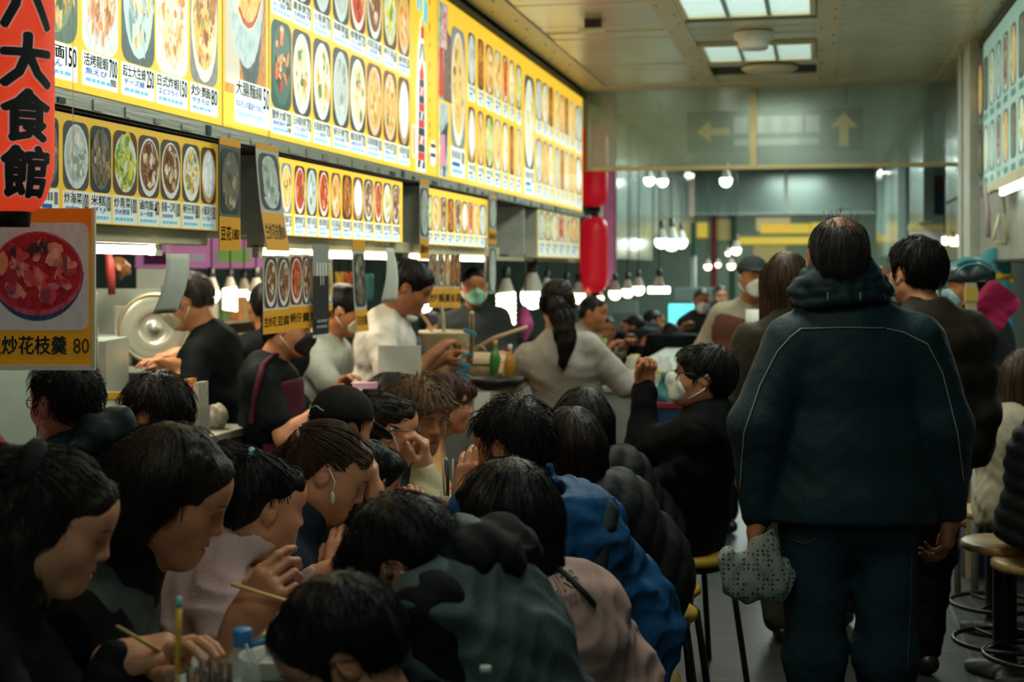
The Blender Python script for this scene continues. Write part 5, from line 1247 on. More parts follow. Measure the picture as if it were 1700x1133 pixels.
b = MB(); b.tube([g.Wd((-.084, -.01, -.02)), g.Wd((-.078, .03, -.05))], .0025, white_p, n=5); g.kid('mask_loop', b); d = Sdf(); d.el((-.045, .07, -.06), (.03, .035, .035)); v, f = d.mesh(.006); g.kids.append(('face_mask', g.Wd(v), f, MASKB)); g.build()
g = Fig('stall worker in white mask, dark cap and brown apron standing in the aisle', (1250, 462, 8.4), 160, 4, baz=165, skin='c', seed=33, sc=.97)
free_pel(g, at(1236, 680, 8.4), .88); g.face().arm('R', at(1196, 600, 8.3), bare='fore', curl=.4).arm('L', at(1290, 640, 8.3), curl=.4)
g.top(C_BEIGE, t=.024, name='shirt', end='roll').stand().trousers(C_TROU).hair('short', H_BLACK, n=100).mask(MASKW)
d = Sdf(); d.el((0, -.012, .045), (.094, .112, .095)); d.el((0, .10, .05), (.07, .07, .012)); d.cut((0, 0, .04), (0, .1, -1)); v, f = d.mesh(.009); g.kids.append(('cap', g.Wd(v), f, cloth('cap_grey', (.03, .04, .045))))
d = g.torso_sdf(.032); d.cut(g.tw(0, .02, 0), -g.ft); d.cut(g.tw(-.06, 0, 0), -g.rt, k=.0); d.cut(g.tw(.10, 0, .82), g.ut-g.rt*.3); g.sdfkid('apron', d, C_BRAPR, .014)
b = MB(); p = at(1258, 540, 8.2); b.obox(p, (RT+(0,), (0, 0, 1), FW+(0,)), (.07, .09, .003), white_p); g.kid('badge', b, 'white card badge'); g.build()
# cyclist at the edge
g = Fig('person in a teal and black cycle helmet with a magenta bag', (1606, 478, 7.6), -100, 4, baz=-80, skin='c', seed=34, sc=1.0)
free_pel(g, at(1640, 660, 7.6), .88); g.face(eyes=False).arm('L', at(1592, 515, 7.6), curl=.8)
g.top(C_BLACK, t=.034, wr=.007).stand().trousers(C_TROU).mask(MASKB).hair('short', H_BLACK, n=0, strand=False)
HEL = mat('helmet_black', (.012, .025, .03), rough=.25); HELT = mat('helmet_teal', (.05, .26, .28), rough=.3)
d = Sdf(); d.el((0, -.018, .055), (.105, .135, .095)); d.cut((0, 0, .03), (0, .05, -1), k=.01); v, f = d.mesh(.009); g.kids.append(('helmet', g.Wd(v), f, HEL))
for k in range(-2, 3): b = MB(); b.tube([tuple(V3(k*.036, -.018, .055)+V3(0, .125*cos(t)*(1-.06*k*k), .099*sin(t)*(1-.07*k*k))) for t in np.linspace(.2, 2.6, 9)], .012, HELT, n=6, flat=.5); b.v = list(map(tuple, g.Wd(b.v))); g.kid('helmet_vent', b)
d = Sdf(); d.bx(at(1642, 518, 7.3), (.10, .06, .15), r=.04, M=np.array([nrm(at(1670, 540, 7.3)-at(1620, 500, 7.3)), V3(FW[0], FW[1], 0), nrm(np.cross(at(1670, 540, 7.3)-at(1620, 500, 7.3), V3(FW[0], FW[1], 0)))])); d.disp(folds(.008, 6, 6, 9, 1)); g.sdfkid('shoulder_bag', d, cloth('magenta_bag', (.26, .012, .055)), .012, 'magenta shoulder bag'); g.build()
# two seated at the right-hand stall
g = Fig('woman with long dark brown hair in a cream jacket on a wooden stool', (1712, 630, 6.0), 60, 8, baz=70, skin='b', seed=35, lean=.05)
free_pel(g, at(1688, 860, 5.9), .58); g.face(eyes=False).top(cloth('cream_jacket', (.48, .45, .34)), t=.034, wr=.010).sit().trousers(C_TROU).hair('long', H_BROWN, vol=.008, length=.20, n=400, L=.2); g.build()
g = Fig('diner in a black puffer on the nearest wooden stool, cut by the frame edge', (1800, 640, 5.2), 70, 6, baz=75, skin='b', seed=36, lean=.0)
free_pel(g, at(1740, 905, 5.2), .59); g.face(eyes=False).top(C_BLKPUF, t=.05, quilt=.062, wr=.003, wide=1.0, hem=-.06).sit().trousers(C_TROU).hair('short', H_BLACK, n=50); g.build()
# --- stall staff
g = Fig('young cook in a black tee wiping a dish by the round steel lid', (312, 500, 6.55), -104, 24, baz=-92, skin='b', seed=40, sc=1.0)
free_pel(g, at(352, 760, 6.6), .93); g.face(closed=.7).arm('L', at(290, 606, 6.35), fd=at(262, 598, 6.3)-at(290, 606, 6.35), curl=.4, bare='fore', pole=(.8, -.4, -1)).arm('R', at(292, 588, 6.75), fd=at(270, 592, 6.7)-at(292, 588, 6.75), curl=.4, bare='fore', pole=(.5, .3, -1))
g.top(C_TEE, t=.020, end='tee', name='tee_shirt').stand().trousers(C_CHAR).hair('short', H_GREY, vol=.012, n=500, L=.05).mask(MASKC); g.build()
g = Fig('cook in a dark tee turned away behind the hanging strips', (440, 510, 7.1), -30, 6, baz=-40, skin='c', seed=41)
free_pel(g, at(430, 740, 7.1), .93); g.face(eyes=False).arm('L', at(402, 640, 7.0), bare='fore').top(C_TEE, t=.02, end='tee', name='tee_shirt').stand().trousers(C_TROU).hair('short', H_BLACK, n=50); g.build()
g = Fig('waitress in black tee and maroon apron with black mask taking an order', (478, 546, 6.3), 82, 10, baz=80, skin='b', seed=42, sc=.98)
free_pel(g, at(452, 770, 6.3), .88); g.face().arm('R', at(548, 668, 6.1), fd=at(590, 655, 6.05)-at(548, 668, 6.1), bare='fore', curl=.5, pole=(-.2, -.5, -1)).arm('L', at(560, 650, 6.35), bare='fore', curl=.5)
g.top(C_TEE, t=.02, end='tee', name='tee_shirt').stand().trousers(C_TROU).mask(MASKK)
tie = g.Wd((0, -.1, .02)); g.hair('tied', H_DARK, tie=tie, tail=[(tie, .025), (at(450, 575, 6.35), .03), (at(440, 600, 6.35), .02)], n=200)
d = g.torso_sdf(.028); d.rc(g.tw(0, .0, -.02), g.pel-g.ut*.42, .13, .15, k=.03, T=g.T()); d.cut(g.tw(0, -.02, .5), -g.ft); d.cut(g.tw(0, 0, .62), g.ut-g.ft*.2); g.sdfkid('apron', d, C_MAR, .014, 'maroon apron')
b = MB(); b.tube(on_surface(dict(v=g.kids[1][1] if g.kids[1][0] == 'tee_shirt' else g.kids[[k[0] for k in g.kids].index('tee_shirt')][1], f=g.kids[[k[0] for k in g.kids].index('tee_shirt')][2]), [(482, 590), (455, 588), (436, 605), (425, 650), (418, 705)], off=.006), .014, C_MAR, n=6, flat=.5); g.kid('apron_strap', b); g.build()
m_ = MB(); p = at(606, 640, 6.0); m_.obox(p, (RT+(0,), (0, .3, 1), FW+(0,)), (.05, .012, .035), mat('pink_paper', (.75, .40, .50), rough=.7)); tag(m_.build('order_slip', loc=p), 'folded pink order slips in the waitress hand', 'paper slip')
g = Fig('cook in a pale grey-green tee and yellow mask reaching across the counter', (570, 516, 7.7), 84, 14, baz=84, skin='c', seed=43, sc=1.06)
free_pel(g, at(536, 760, 7.75), .92); g.face().arm('R', at(628, 608, 7.4), bare='fore', curl=.6, pole=(-.1, -.6, -.6)).arm('L', at(620, 580, 7.75), bare='fore', curl=.5)
g.top(C_PALE, t=.024, end='tee', name='tee_shirt').stand().trousers(C_TROU).hair('short', H_BLACK, vol=.014, n=100).mask(MASKY); g.build()
g = Fig('cook with dark hair in a loose white tee cutting at the counter', (680, 478, 6.95), 84, 28, baz=82, skin='c', seed=44, sc=1.03)
free_pel(g, at(632, 740, 7.0), .94); g.face(closed=.8).arm('R', at(718, 590, 6.75), bare='fore', curl=.7, pole=(-.2, -.5, -.8)).arm('L', at(740, 595, 7.15), bare='fore', curl=.7)
g.top(C_WHITE, t=.03, end='tee', name='tee_shirt', wr=.010).stand().trousers(C_CHAR).hair('short', H_BLACK, vol=.012, n=300, L=.05)
d = Sdf(); d.el((0, .075, -.118), (.04, .03, .022)); v, f = d.mesh(.008); g.kids.append(('face_mask', g.Wd(v), f, MASKW)); g.build()
g = Fig('cook in a green mask and dark grey jacket facing us behind the steamer', (788, 476, 9.2), 158, 8, baz=165, skin='c', seed=45)
free_pel(g, at(795, 660, 9.2), .94); g.face().arm('R', at(765, 590, 8.9), curl=.5).arm('L', at(835, 590, 8.9), curl=.5).top(C_CHAR, t=.03).stand().trousers(C_TROU).hair('short', H_BLACK, n=60).mask(MASKG); g.build()
g = Fig('woman with long dark ponytail in a warm grey sweatshirt standing with her back to us', (926, 506, 7.0), 2, 4, baz=-8, skin='b', seed=46, sc=.96, sw=.160)
free_pel(g, at(948, 730, 7.0), .84); g.face(eyes=False).arm('L', g.tw(-.24, .24, .34), curl=.5, pole=(-.75, -.5, -.8)).arm('R', g.tw(.24, .24, .38), curl=.5, pole=(.75, -.5, -.8))
g.top(C_GREYK, t=.014, ta=.016, wr=.008, name='sweatshirt', armpuff=.004, wide=.94).stand().trousers(C_TROU)
tie = g.Wd((.0, -.105, .03)); g.hair('tied', H_DARK, tie=tie, tail=[(tie, .045), (at(934, 530, 6.86), .055), (at(940, 568, 6.82), .045), (at(936, 606, 6.8), .010)], n=800, L=.14, low=-.05, ear=False, vol=.004); g.build()
# --- the crowd beyond
CR = [((1006, 548, 12.5), 150, C_BLACK, H_BLACK, 'blurred diner in black facing us, first of the far crowd'), ((1050, 545, 13.0), -95, C_CHAR, H_BLACK, 'blurred diner in charcoal facing the far stall'), ((1112, 560, 12.0), -20, C_BLACK, H_BLACK, 'blurred diner in black with a pale cap before the cyan lamp'),
      ((1085, 535, 14.5), 80, C_NAVY, H_BLACK, 'blurred passer in navy deep in the crowd'), ((1165, 500, 14.0), 170, C_CHAR, H_DARK, 'blurred passer in charcoal under the far bulbs'), ((1195, 492, 16.0), 160, C_TEAL, H_BLACK, 'blurred passer in teal at the far aisle'), ((1468, 470, 10.5), 165, C_OLIVE, H_LBROWN, 'blurred passer in olive between the balding man and his neighbour'),
      ((1345, 470, 13.0), 175, C_BLACK, H_BLACK, 'blurred passer hidden beyond the long-haired woman'), ((985, 520, 10.4), 100, C_BEIGE, H_BLACK, 'blurred cook in beige lit by the far row of bulbs'), ((720, 545, 10.5), 95, C_NAVY, H_BLACK, 'blurred stooping diner in navy beyond the white tee')]
for i, (h, az, c_, hm, lb) in enumerate(CR):
    g = Fig(lb, h, az, 8, baz=az, skin='ca'[i % 2], seed=60+i); free_pel(g, V3(g.nb[0], g.nb[1], .9)); g.face().arm('R', g.tw(.2, .25, .3)).arm('L', g.tw(-.2, .25, .3))
    g.top(c_, t=.03).stand().trousers(C_TROU).hair('short', hm, n=0, strand=False)
    if i in (2, 4): g.mask(MASKW, loops=False)
    g.build()
# ---------------------------------------------------------------- lanterns, hanging cards and bulbs
LRED = mat('lantern_paper', (.62, .05, .02), rough=.6, emit=.40, ecol=(1, .07, .02), var=.05); LRED2 = mat('lantern_silk', (.45, .01, .015), rough=.35, emit=.22, ecol=(1, .01, .03), var=.05)
INKM = mat('brush_ink', (.01, .012, .012), rough=.7); INKH = mat('ink_halo', (.55, .32, .28), rough=.7, emit=.25, ecol=(.9, .35, .3))
def lantern(label, axis, z0, z1, R, m, ribs=True, text=None, face=0):
    x, y = axis; t = thing('red_lantern', label, 'lantern', (x, y, z0)); b = MB(); h = z1-z0; prof = []
    n = 64 if ribs else 24
    for i in range(n+1):
        s_ = i/n; e = min(s_, 1-s_); r = R*(.45+.55*min(1, sqrt(max(0, 1-(1-min(1, e/.20))**2))))
        if ribs: r *= 1+.016*abs(sin(s_*n/2*pi))
        prof.append((r, h*s_))
    b.lathe(prof, (x, y, z0), m, n=40); b.build('lantern_shade', t)
    b = MB(); b.lathe([(0, -.035), (R*.42, -.035), (R*.46, 0), (R*.46, .01)], (x, y, z0), black_p); b.build('bottom_ring', t)
    b = MB(); b.lathe([(R*.46, -.01), (R*.46, 0), (R*.42, .035), (0, .035)], (x, y, z1), black_p); b.build('top_ring', t)
    b = MB(); b.tube([(x, y, z1+.03), (x, y, 2.98 if z1 < 2.4 else CEIL)], .004, black_p, n=5); b.build('cord', t)
    if text:
        for body, zc, s_ in text:
            for mm, off, bold in ((INKH, .0035, .085), (INKM, .0055, .05)):
                b = MB()
                def warp(q):
                    a = face+q[0]/R; k = min((q[2]-z0)/h, 1-(q[2]-z0)/h); r = R*(.45+.55*min(1, sqrt(max(0, 1-(1-min(1, k/.20))**2))))*1.017+off
                    return (x+r*sin(a), y-r*cos(a), q[2])
                put_text(b, body, mm, (-s_*.5, 0, zc-s_*.55), (1, 0, 0), (0, 0, 1), s_, s_*1.1, bold=bold, warp=warp)
                b.build('brush_character' if mm is INKM else 'character_outline', t)
    return t
p = at(20, 200, 3.3); r0 = .094
zz = lambda v: z_at(v, 3.21)
lantern('big red paper lantern with black brush characters hanging over the seafood board', (p[0], p[1]), z_at(352, 3.3), z_at(352, 3.3)+.72, r0, LRED, True,
        [('八', zz(2), .105), ('大', zz(98), .108), ('食', zz(190), .104), ('館', zz(284), .102)], face=.90)
p = at(986, 420, 13.0)
lantern('lower plain red lantern of the pair hanging beyond the glass fascia', (p[0], p[1]), z_at(486, 13), z_at(360, 13), .128, LRED2, False)
lantern('upper plain red lantern of the pair, half behind the glass fascia', (p[0], p[1]), z_at(344, 13), z_at(208, 13), .128, LRED2, False)
# pink and small blue banners by the lanterns
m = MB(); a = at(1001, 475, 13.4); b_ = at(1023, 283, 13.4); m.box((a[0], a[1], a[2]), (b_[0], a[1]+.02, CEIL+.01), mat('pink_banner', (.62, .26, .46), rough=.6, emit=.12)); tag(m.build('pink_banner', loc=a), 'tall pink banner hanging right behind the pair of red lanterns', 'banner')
m = MB(); a = at(1012, 500, 13.38); b_ = at(1022, 465, 13.38); m.box((a[0], a[1], a[2]), (b_[0], a[1]+.02, b_[2]), mat('blue_notice', (.05, .22, .34), rough=.5)); tag(m.build('blue_notice', loc=a), 'small blue notice under the pink banner', 'notice')

# laminated menu cards
OCH = S('E0A01E'); clear = mat('clear_laminate', (.6, .65, .6), rough=.15, alpha=.25, var=0)
XC = XL+.03
def card(label, u0, u1, v0, v1, pal, text=None, m=film, X=XC, ytop=.0, ybot=.24, lean=0., bg='B9BBAE', group=None, col=OCH, price=None, skew=0.):
    """A card hung parallel to the boards: u0..u1 wide, v0..v1 tall on the frame at its own place."""
    a = on_x(u0, v0, X); b_ = on_x(u1, v0, X); zb = on_x(u0, v1, X)[2]; y0, y1, z1 = a[1], b_[1], a[2]; w = y1-y0; h = z1-zb
    t = thing('menu_card', label, 'menu card', (X, (y0+y1)/2, zb), group=group)
    sag = lambda q: (q[0]+lean*((z1-q[2])/h)**2, q[1]+skew*(z1-q[2]), q[2])
    def fin(mb, nm): mb.v = [sag(q) for q in mb.v]; return mb.build(nm, t)
    c = MB()
    for k in range(6):
        za, zc = z1-h*k/6, z1-h*(k+1)/6; c.add([(X, y0, zc), (X, y1, zc), (X, y1, za), (X, y0, za)], [(0, 1, 2, 3)], m, col=S(bg)); c.add([(X-.002, y0, zc), (X-.002, y1, zc), (X-.002, y1, za), (X-.002, y0, za)], [(3, 2, 1, 0)], m, col=S('8A8F80'))
    pl = Plane((X, 0, 0), (0, 1, 0), (1, 0, 0))
    if ybot: pl.poly(c, [(y0, zb), (y1, zb), (y1, zb+h*ybot), (y0, zb+h*ybot)], m, col)
    if ytop: pl.poly(c, [(y0, z1-h*ytop), (y1, z1-h*ytop), (y1, z1), (y0, z1)], m, col)
    fin(c, 'card_sheet')
    if pal: c = MB(); pl.k = 3; dish(pl, c, m, y0+w*.06, y1-w*.06, zb+h*(ybot+.03), z1-h*(ytop+.03), pal, rs, nb=14); fin(c, 'dish_photo')
    if text:
        c = MB(); pl.k = 3; pl.text(c, text, m, y0+w*.06, zb+h*ybot*.30, w*.86, h*ybot*.42, INK, .015); fin(c, 'card_lettering')
    c = MB(); pl.k = 2; ym = (y0+y1)/2; c.add([(X+.001, ym-.012, z1-.01), (X+.001, ym+.012, z1-.01), (X+.001, ym+.012, z1+.04), (X+.001, ym-.012, z1+.04)], [(0, 1, 2, 3)], clear); fin(c, 'tape')
    return t
card('dark menu card with yellow foot and 180, between the first two lower boxes', 364, 399, 226, 416, 'dark', '豆花180', ytop=.07, ybot=.30, bg='5A5A50')
card('curled menu card with squid bowl and 80 overlapping the second lower box', 424, 462, 237, 416, 'cold', '生炒花枝羹80', ytop=.05, ybot=.36, lean=.03, skew=.10)
for (u0, u1, v0, v1, pal, tx, lb) in ((437, 460, 424, 556, 'brown', '生炒花', 'glaring menu card first from the steel lid in the cluster of hanging cards'), (459, 481, 424, 553, 'brown', '豆腐', 'menu card second from the steel lid in the hanging cluster'), (480, 502, 422, 548, 'red', '蚵仔', 'menu card with reddish noodles third from the steel lid in the cluster'),
      (501, 514, 422, 546, 'brown', '羹', 'narrow menu card fourth from the steel lid in the cluster'), (514, 524, 424, 544, 'bowl', '麵', 'narrow menu card tucked beside the black fork card'), (542, 552, 430, 540, 'noodle', '粥', 'narrow yellow menu card just behind the black fork card')):
    card(lb, u0, u1, v0, v1, pal, tx, ybot=.30, bg='D9CDB0', X=XC+.004*rs.random())
card('long menu card with squid dish alone right of the black fork card', 585, 605, 398, 552, 'dark', '花枝羹', ybot=.24, ytop=.12, lean=.02)
card('menu card taped over the gap by the third lower box', 697, 712, 296, 431, 'cold', '羹80', ytop=.08, ybot=.26)
for (u0, u1, pal, tx, lb) in ((712, 726, 'brown', '炒', 'first'), (727, 737, 'brown', '麵', 'second'), (738, 747, 'bowl', '羹', 'third'), (748, 755, 'fried', '飯', 'fourth'), (755, 764, 'fried', '湯', 'fifth')):
    card('%s of five short menu cards under the third lower box, counted from the white tee' % lb, u0, u1, 420, 512, pal, tx, ybot=.36, bg='D8C8A0')
card('faded menu card beside the grey metal sheet', 812, 824, 322, 405, 'cold', '80', ybot=.3, ytop=.06)
card('patterned green strip hanging beside the green-masked cook', 812, 823, 410, 488, 'cold', None, ybot=0, bg='A9B48C')
# black card with a white fork (its code is left blank)
a = on_x(519, 405, XC+.02); b_ = on_x(546, 405, XC+.02); zb = on_x(519, 562, XC+.02)[2]; X = XC+.02; t = thing('fork_card', 'black laminated card with a white fork and pale text, in front of the card cluster', 'menu card', (X, a[1], zb))
c = MB(); y0, y1, z1 = a[1], b_[1], a[2]; w = y1-y0; h = z1-zb; pl = Plane((X, 0, 0), (0, 1, 0), (1, 0, 0))
c.add([(X, y0, zb), (X, y1, zb), (X, y1, z1), (X, y0, z1)], [(0, 1, 2, 3)], film, col=S('1A2022')); pl.poly(c, [(y0, z1-h*.34), (y1, z1-h*.34), (y1, z1), (y0, z1)], film, S('8E9288')); pl.poly(c, [(y0, zb), (y1, zb), (y1, zb+h*.03), (y0, zb+h*.03)], film, S('C8C8BC')); c.build('card_sheet', t)
c = MB(); pl.k = 4
for k in range(4): pl.poly(c, [(y0+w*(.2+.17*k), z1-h*.34), (y0+w*(.27+.17*k), z1-h*.34), (y0+w*(.27+.17*k), z1-h*.20), (y0+w*(.2+.17*k), z1-h*.20)], film, S('E4E8E0'))
for x in (.4, .55): pl.poly(c, [(y0+w*x, z1-h*.44), (y0+w*(x+.05), z1-h*.44), (y0+w*(x+.05), z1-h*.34), (y0+w*x, z1-h*.34)], film, S('C8CCC4'))
for k in range(2): pl.poly(c, [(y0+w*.15, zb+h*(.10+.06*k)), (y0+w*.8, zb+h*(.10+.06*k)), (y0+w*.8, zb+h*(.13+.06*k)), (y0+w*.15, zb+h*(.13+.06*k))], film, S('7E8480'))
c.build('printed_fork', t)
paper = mat('white_paper', (.70, .74, .66), rough=.8, var=.04)
for lb, u0, u1, v0, v1, tri in (('plain white paper sheet hanging before the young cook and steel lid', 263, 297, 421, 521, 0), ('white torn paper sheet hanging over the white-tee cook', 632, 656, 412, 503, 1)):
    a = on_x(u0, v0, XC); b_ = on_x(u1, v0, XC); zb = on_x(u0, v1, XC)[2]; m = MB()
    def fn(i, j): y = a[1]+(b_[1]-a[1])*(i*(1 if not tri else (.35+.65*(1-j)))); return (XC+.03*sin(j*2.2)+.01*i, y-.04*(1-j)*(not tri), zb+(a[2]-zb)*j)
    m.grid(fn, 4, 10, paper); o = tag(m.build('paper_sheet', loc=(a[0], a[1], zb), solid=.0006), lb, 'paper'); m = MB(); ym = (a[1]+b_[1])/2; m.add([(XC, ym-.02, a[2]-.02), (XC, ym+.02, a[2]-.02), (XC, ym+.02, a[2]+.03), (XC, ym-.02, a[2]+.03), (-2.03, ym+.02, 1.655), (-2.03, ym-.02, 1.655)], [(0, 1, 2, 3), (3, 2, 4, 5)], clear); m.build('tape', o, loc=(a[0], a[1], zb)).location = (0, 0, 0)
m = MB(); m.tube([on_x(807, 395, XC), on_x(806, 470, XC)], .006, mat('plastic_strip', (.45, .38, .36), rough=.3), n=6); tag(m.build('plastic_strip', loc=on_x(806, 470, XC)), 'thin hanging plastic strip beside the five short menu cards', 'strip')
# the big card next to the lantern
big = print_mat('big_card_print', .13)  # faint glow stands in for light coming through the card
D = 3.55; a = at(-14, 346, D); b_ = at(155, 611, D); ax = V3(RT[0], RT[1], 0); w = (155+14)/FPX*D; h = a[2]-b_[2]
t = thing('squid_soup_sign', 'large orange-yellow hanging card with a blue bowl of red squid soup and 80', 'sign', (a[0], a[1], b_[2]))
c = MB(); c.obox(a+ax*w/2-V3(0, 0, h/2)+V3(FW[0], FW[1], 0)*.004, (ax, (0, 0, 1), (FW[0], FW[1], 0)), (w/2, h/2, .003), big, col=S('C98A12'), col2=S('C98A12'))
pl = Plane((a[0], a[1], b_[2]), ax, (-FW[0], -FW[1], 0), .001)
pl.poly(c, [(0, h*.86), (w, h*.86), (w, h), (0, h)], big, S('C0680F')); c.build('card_sheet', t)  # darker orange top band paints the weaker light on the card's top
c = MB(); c.obox(a+ax*w/2-V3(0, 0, h)+V3(FW[0], FW[1], 0)*.004, (ax, (0, 0, 1), (FW[0], FW[1], 0)), (w/2+.004, .006, .006), white_p); c.obox(a+ax*w-V3(0, 0, h/2)+V3(FW[0], FW[1], 0)*.004, (ax, (0, 0, 1), (FW[0], FW[1], 0)), (.004, h/2, .006), cream); c.build('card_edge', t)
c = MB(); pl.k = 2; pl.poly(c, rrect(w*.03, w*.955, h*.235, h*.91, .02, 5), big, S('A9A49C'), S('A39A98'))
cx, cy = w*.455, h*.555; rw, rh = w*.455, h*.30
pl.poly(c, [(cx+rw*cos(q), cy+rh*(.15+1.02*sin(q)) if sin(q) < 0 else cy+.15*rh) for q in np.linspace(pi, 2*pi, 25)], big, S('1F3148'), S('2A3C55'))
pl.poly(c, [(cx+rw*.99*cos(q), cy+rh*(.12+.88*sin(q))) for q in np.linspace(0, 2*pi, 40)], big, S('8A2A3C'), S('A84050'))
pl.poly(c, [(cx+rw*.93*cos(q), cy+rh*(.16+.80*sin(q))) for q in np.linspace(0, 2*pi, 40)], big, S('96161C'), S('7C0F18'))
r2 = random.Random(5); k0 = pl.k
for i in range(34):
    q = r2.uniform(0, 6.28); r = sqrt(r2.random())*.80; x, y = cx+rw*r*cos(q), cy+rh*(.16+.75*r*sin(q)); pl.k = k0+i*.15
    e = ell(0, 0, r2.uniform(.014, .034), r2.uniform(.008, .022), 7, r2.uniform(0, 3)); e = [(x+p_*r2.uniform(.7, 1.2), y+q_*r2.uniform(.7, 1.2)) for p_, q_ in e]
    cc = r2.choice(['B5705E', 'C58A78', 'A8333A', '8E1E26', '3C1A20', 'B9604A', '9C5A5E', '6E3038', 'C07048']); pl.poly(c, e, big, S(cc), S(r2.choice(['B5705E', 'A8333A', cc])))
c.build('dish_photo', t)
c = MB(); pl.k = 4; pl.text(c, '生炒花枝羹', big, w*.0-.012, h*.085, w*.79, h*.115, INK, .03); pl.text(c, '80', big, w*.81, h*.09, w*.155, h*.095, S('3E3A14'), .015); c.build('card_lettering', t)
c = MB(); c.tube([a+ax*w*.8, a+ax*w*.8+V3(0, 0, 1.0)], .002, clear, n=4); c.build('hanging_line', t)

# bulbs
glow = mat('bulb_glow', (1, .97, .88), emit=5, ecol=(1, .80, .52), var=0); glow_c = mat('bulb_glow_cool', (1, 1, 1), emit=5, ecol=(.86, 1, .90), var=0); neck = mat('bulb_neck', (.55, .52, .44), rough=.5)
def bulb(label, u, v, d, px, style='globe', top=2.37, em=None, neckc=neck, group=None, X=None):
    if X: q_ = on_x(u, v, X); d = depth(q_[0], q_[1]); top = 1.612
    p = at(u, v, d); r = px/2/FPX*d; em = em or glow; t = thing('hanging_bulb', label, 'light bulb', p, group=group); top = CEIL+.02 if p[1] > YB else top
    b = MB()
    if style == 'globe': b.lathe([(0, -r*1.0), (r*.55, -r*.85), (r*.92, -r*.4), (r, .15*r), (r*.95, .45*r)], p, em, n=20)
    elif style == 'coil':
        b.tube([p+V3(r*.8*cos(q), r*.8*sin(q), -r*1.5+3.0*r*q/37.7) for q in np.linspace(0, 37.7, 90)], r*.26, em, n=6)
    else: b.tube([p-V3(r*1.6, 0, 0), p+V3(r*1.6, 0, 0)], r*.5, em, n=8)
    b.build('bulb_glass', t)
    b = MB(); k = 1.5 if style == 'coil' else .45
    b.lathe([(r*.95 if style == 'globe' else r*.9, k*r), (r*.75, (k+.6)*r), (r*.42, (k+1.5)*r), (r*.36, (k+1.7)*r)], p, neckc, n=16); b.build('bulb_neck', t)
    b = MB(); b.lathe([(r*.40, (k+1.6)*r), (r*.40, (k+2.7)*r), (0, (k+2.75)*r)], p, black_p, n=12); b.build('socket', t)
    if top > p[2]: b = MB(); b.tube([p+V3(0, 0, (k+2.6)*r), (p[0], p[1], top)], .005, black_p, n=5); b.build('cord', t)
    return t
bulb('globe bulb on a cord just right of the young cook', 351, 490, 8.8, 29, em=glow_c); bulb('bright coil bulb between the two globe bulbs', 382, 497, 9.4, 24, 'coil')
bulb('far globe bulb behind the coil bulb', 405, 487, 10.5, 24); bulb('globe bulb on a cord beside the hanging card cluster', 425, 492, 8.8, 30, em=glow_c)
bulb('globe bulb in front of the white-tee cook face', 703, 503, 9.3, 34, em=glow_c); bulb('big ribbed coil bulb beside the green-masked cook', 840, 512, 8.6, 32, 'coil', X=-2.12)
bulb('largest globe bulb with grey cone neck left of the grey sweatshirt woman', 884, 494, 8.8, 40, em=glow_c, X=-2.12)
for i, (u, v, d, px) in enumerate(((908, 484, 9.6, 22), (940, 488, 10.2, 22), (960, 493, 10.8, 24), (974, 500, 9.6, 26), (992, 497, 11.4, 21), (1021, 488, 13.2, 21), (1042, 485, 13.6, 20), (1060, 481, 14.0, 20))):
    bulb('%s bulb along the glowing row of bulbs past the big globe bulb' % ['first', 'second', 'third', 'fourth', 'fifth', 'sixth', 'seventh', 'last'][i], u, v, d, px, X=-2.12 if i < 5 else None)
bulb('flat pale lamp under the far bulb row above the dark crowd', 1094, 482, 13.5, 22, 'bar', em=glow_c)
for i, (u, v, d, px, em) in enumerate(((1205, 301, 17, 20, glow_c), (1050, 300, 16.5, 16, glow_c), (1098, 402, 17, 22, glow_c), (1115, 404, 17.6, 26, glow_c), (1131, 403, 18.2, 20, glow_c), (1078, 300, 15.5, 18, glow_c), (1100, 302, 16.2, 18, glow_c), (1175, 443, 20, 12, glow), (1214, 442, 20, 13, glow), (1222, 416, 20, 16, glow), (1209, 421, 21, 9, glow), (1192, 440, 22, 9, glow))):
    bulb(['single bright bulb under the second fascia', 'pale bulb by the side panels', 'first of three cool bulbs by the far stall', 'middle of three cool bulbs by the far stall', 'last of three cool bulbs by the far stall', 'pale bulb left of its twin near the side panels', 'pale bulb right of its twin near the side panels', 'small warm far bulb lowest above the charcoal passer', 'small warm far bulb over the masked stall worker', 'bigger warm far bulb over the masked stall worker', 'tiny warm bulb beside the bigger warm far bulb', 'tiny far warm bulb between two small ones'][i], u, v, d, px, top=2.9, em=em)
for i, (u, v, d, px) in enumerate(((1568, 400, 9.0, 8), (1582, 402, 9.2, 8), (1594, 400, 9.0, 12), (1606, 402, 9.4, 8))):
    bulb('%s small warm bulb in the row under the grey right-hand panels' % ['first', 'second', 'third', 'fourth'][i], u, v, d, px, 'coil', X=1.06)

m = MB(); m.box((-2.14, y_on(815, -2.12), 1.60), (-2.10, 14.2, 1.627), cream); m.box((-2.14, 14.1, 1.62), (-2.10, 14.14, CEIL+.01), cream); tag(m.build('bulb_rail', loc=(-2.12, 10, 1.60)), 'cream rail carrying the glowing row of bulbs below the last menu boxes', 'rail')
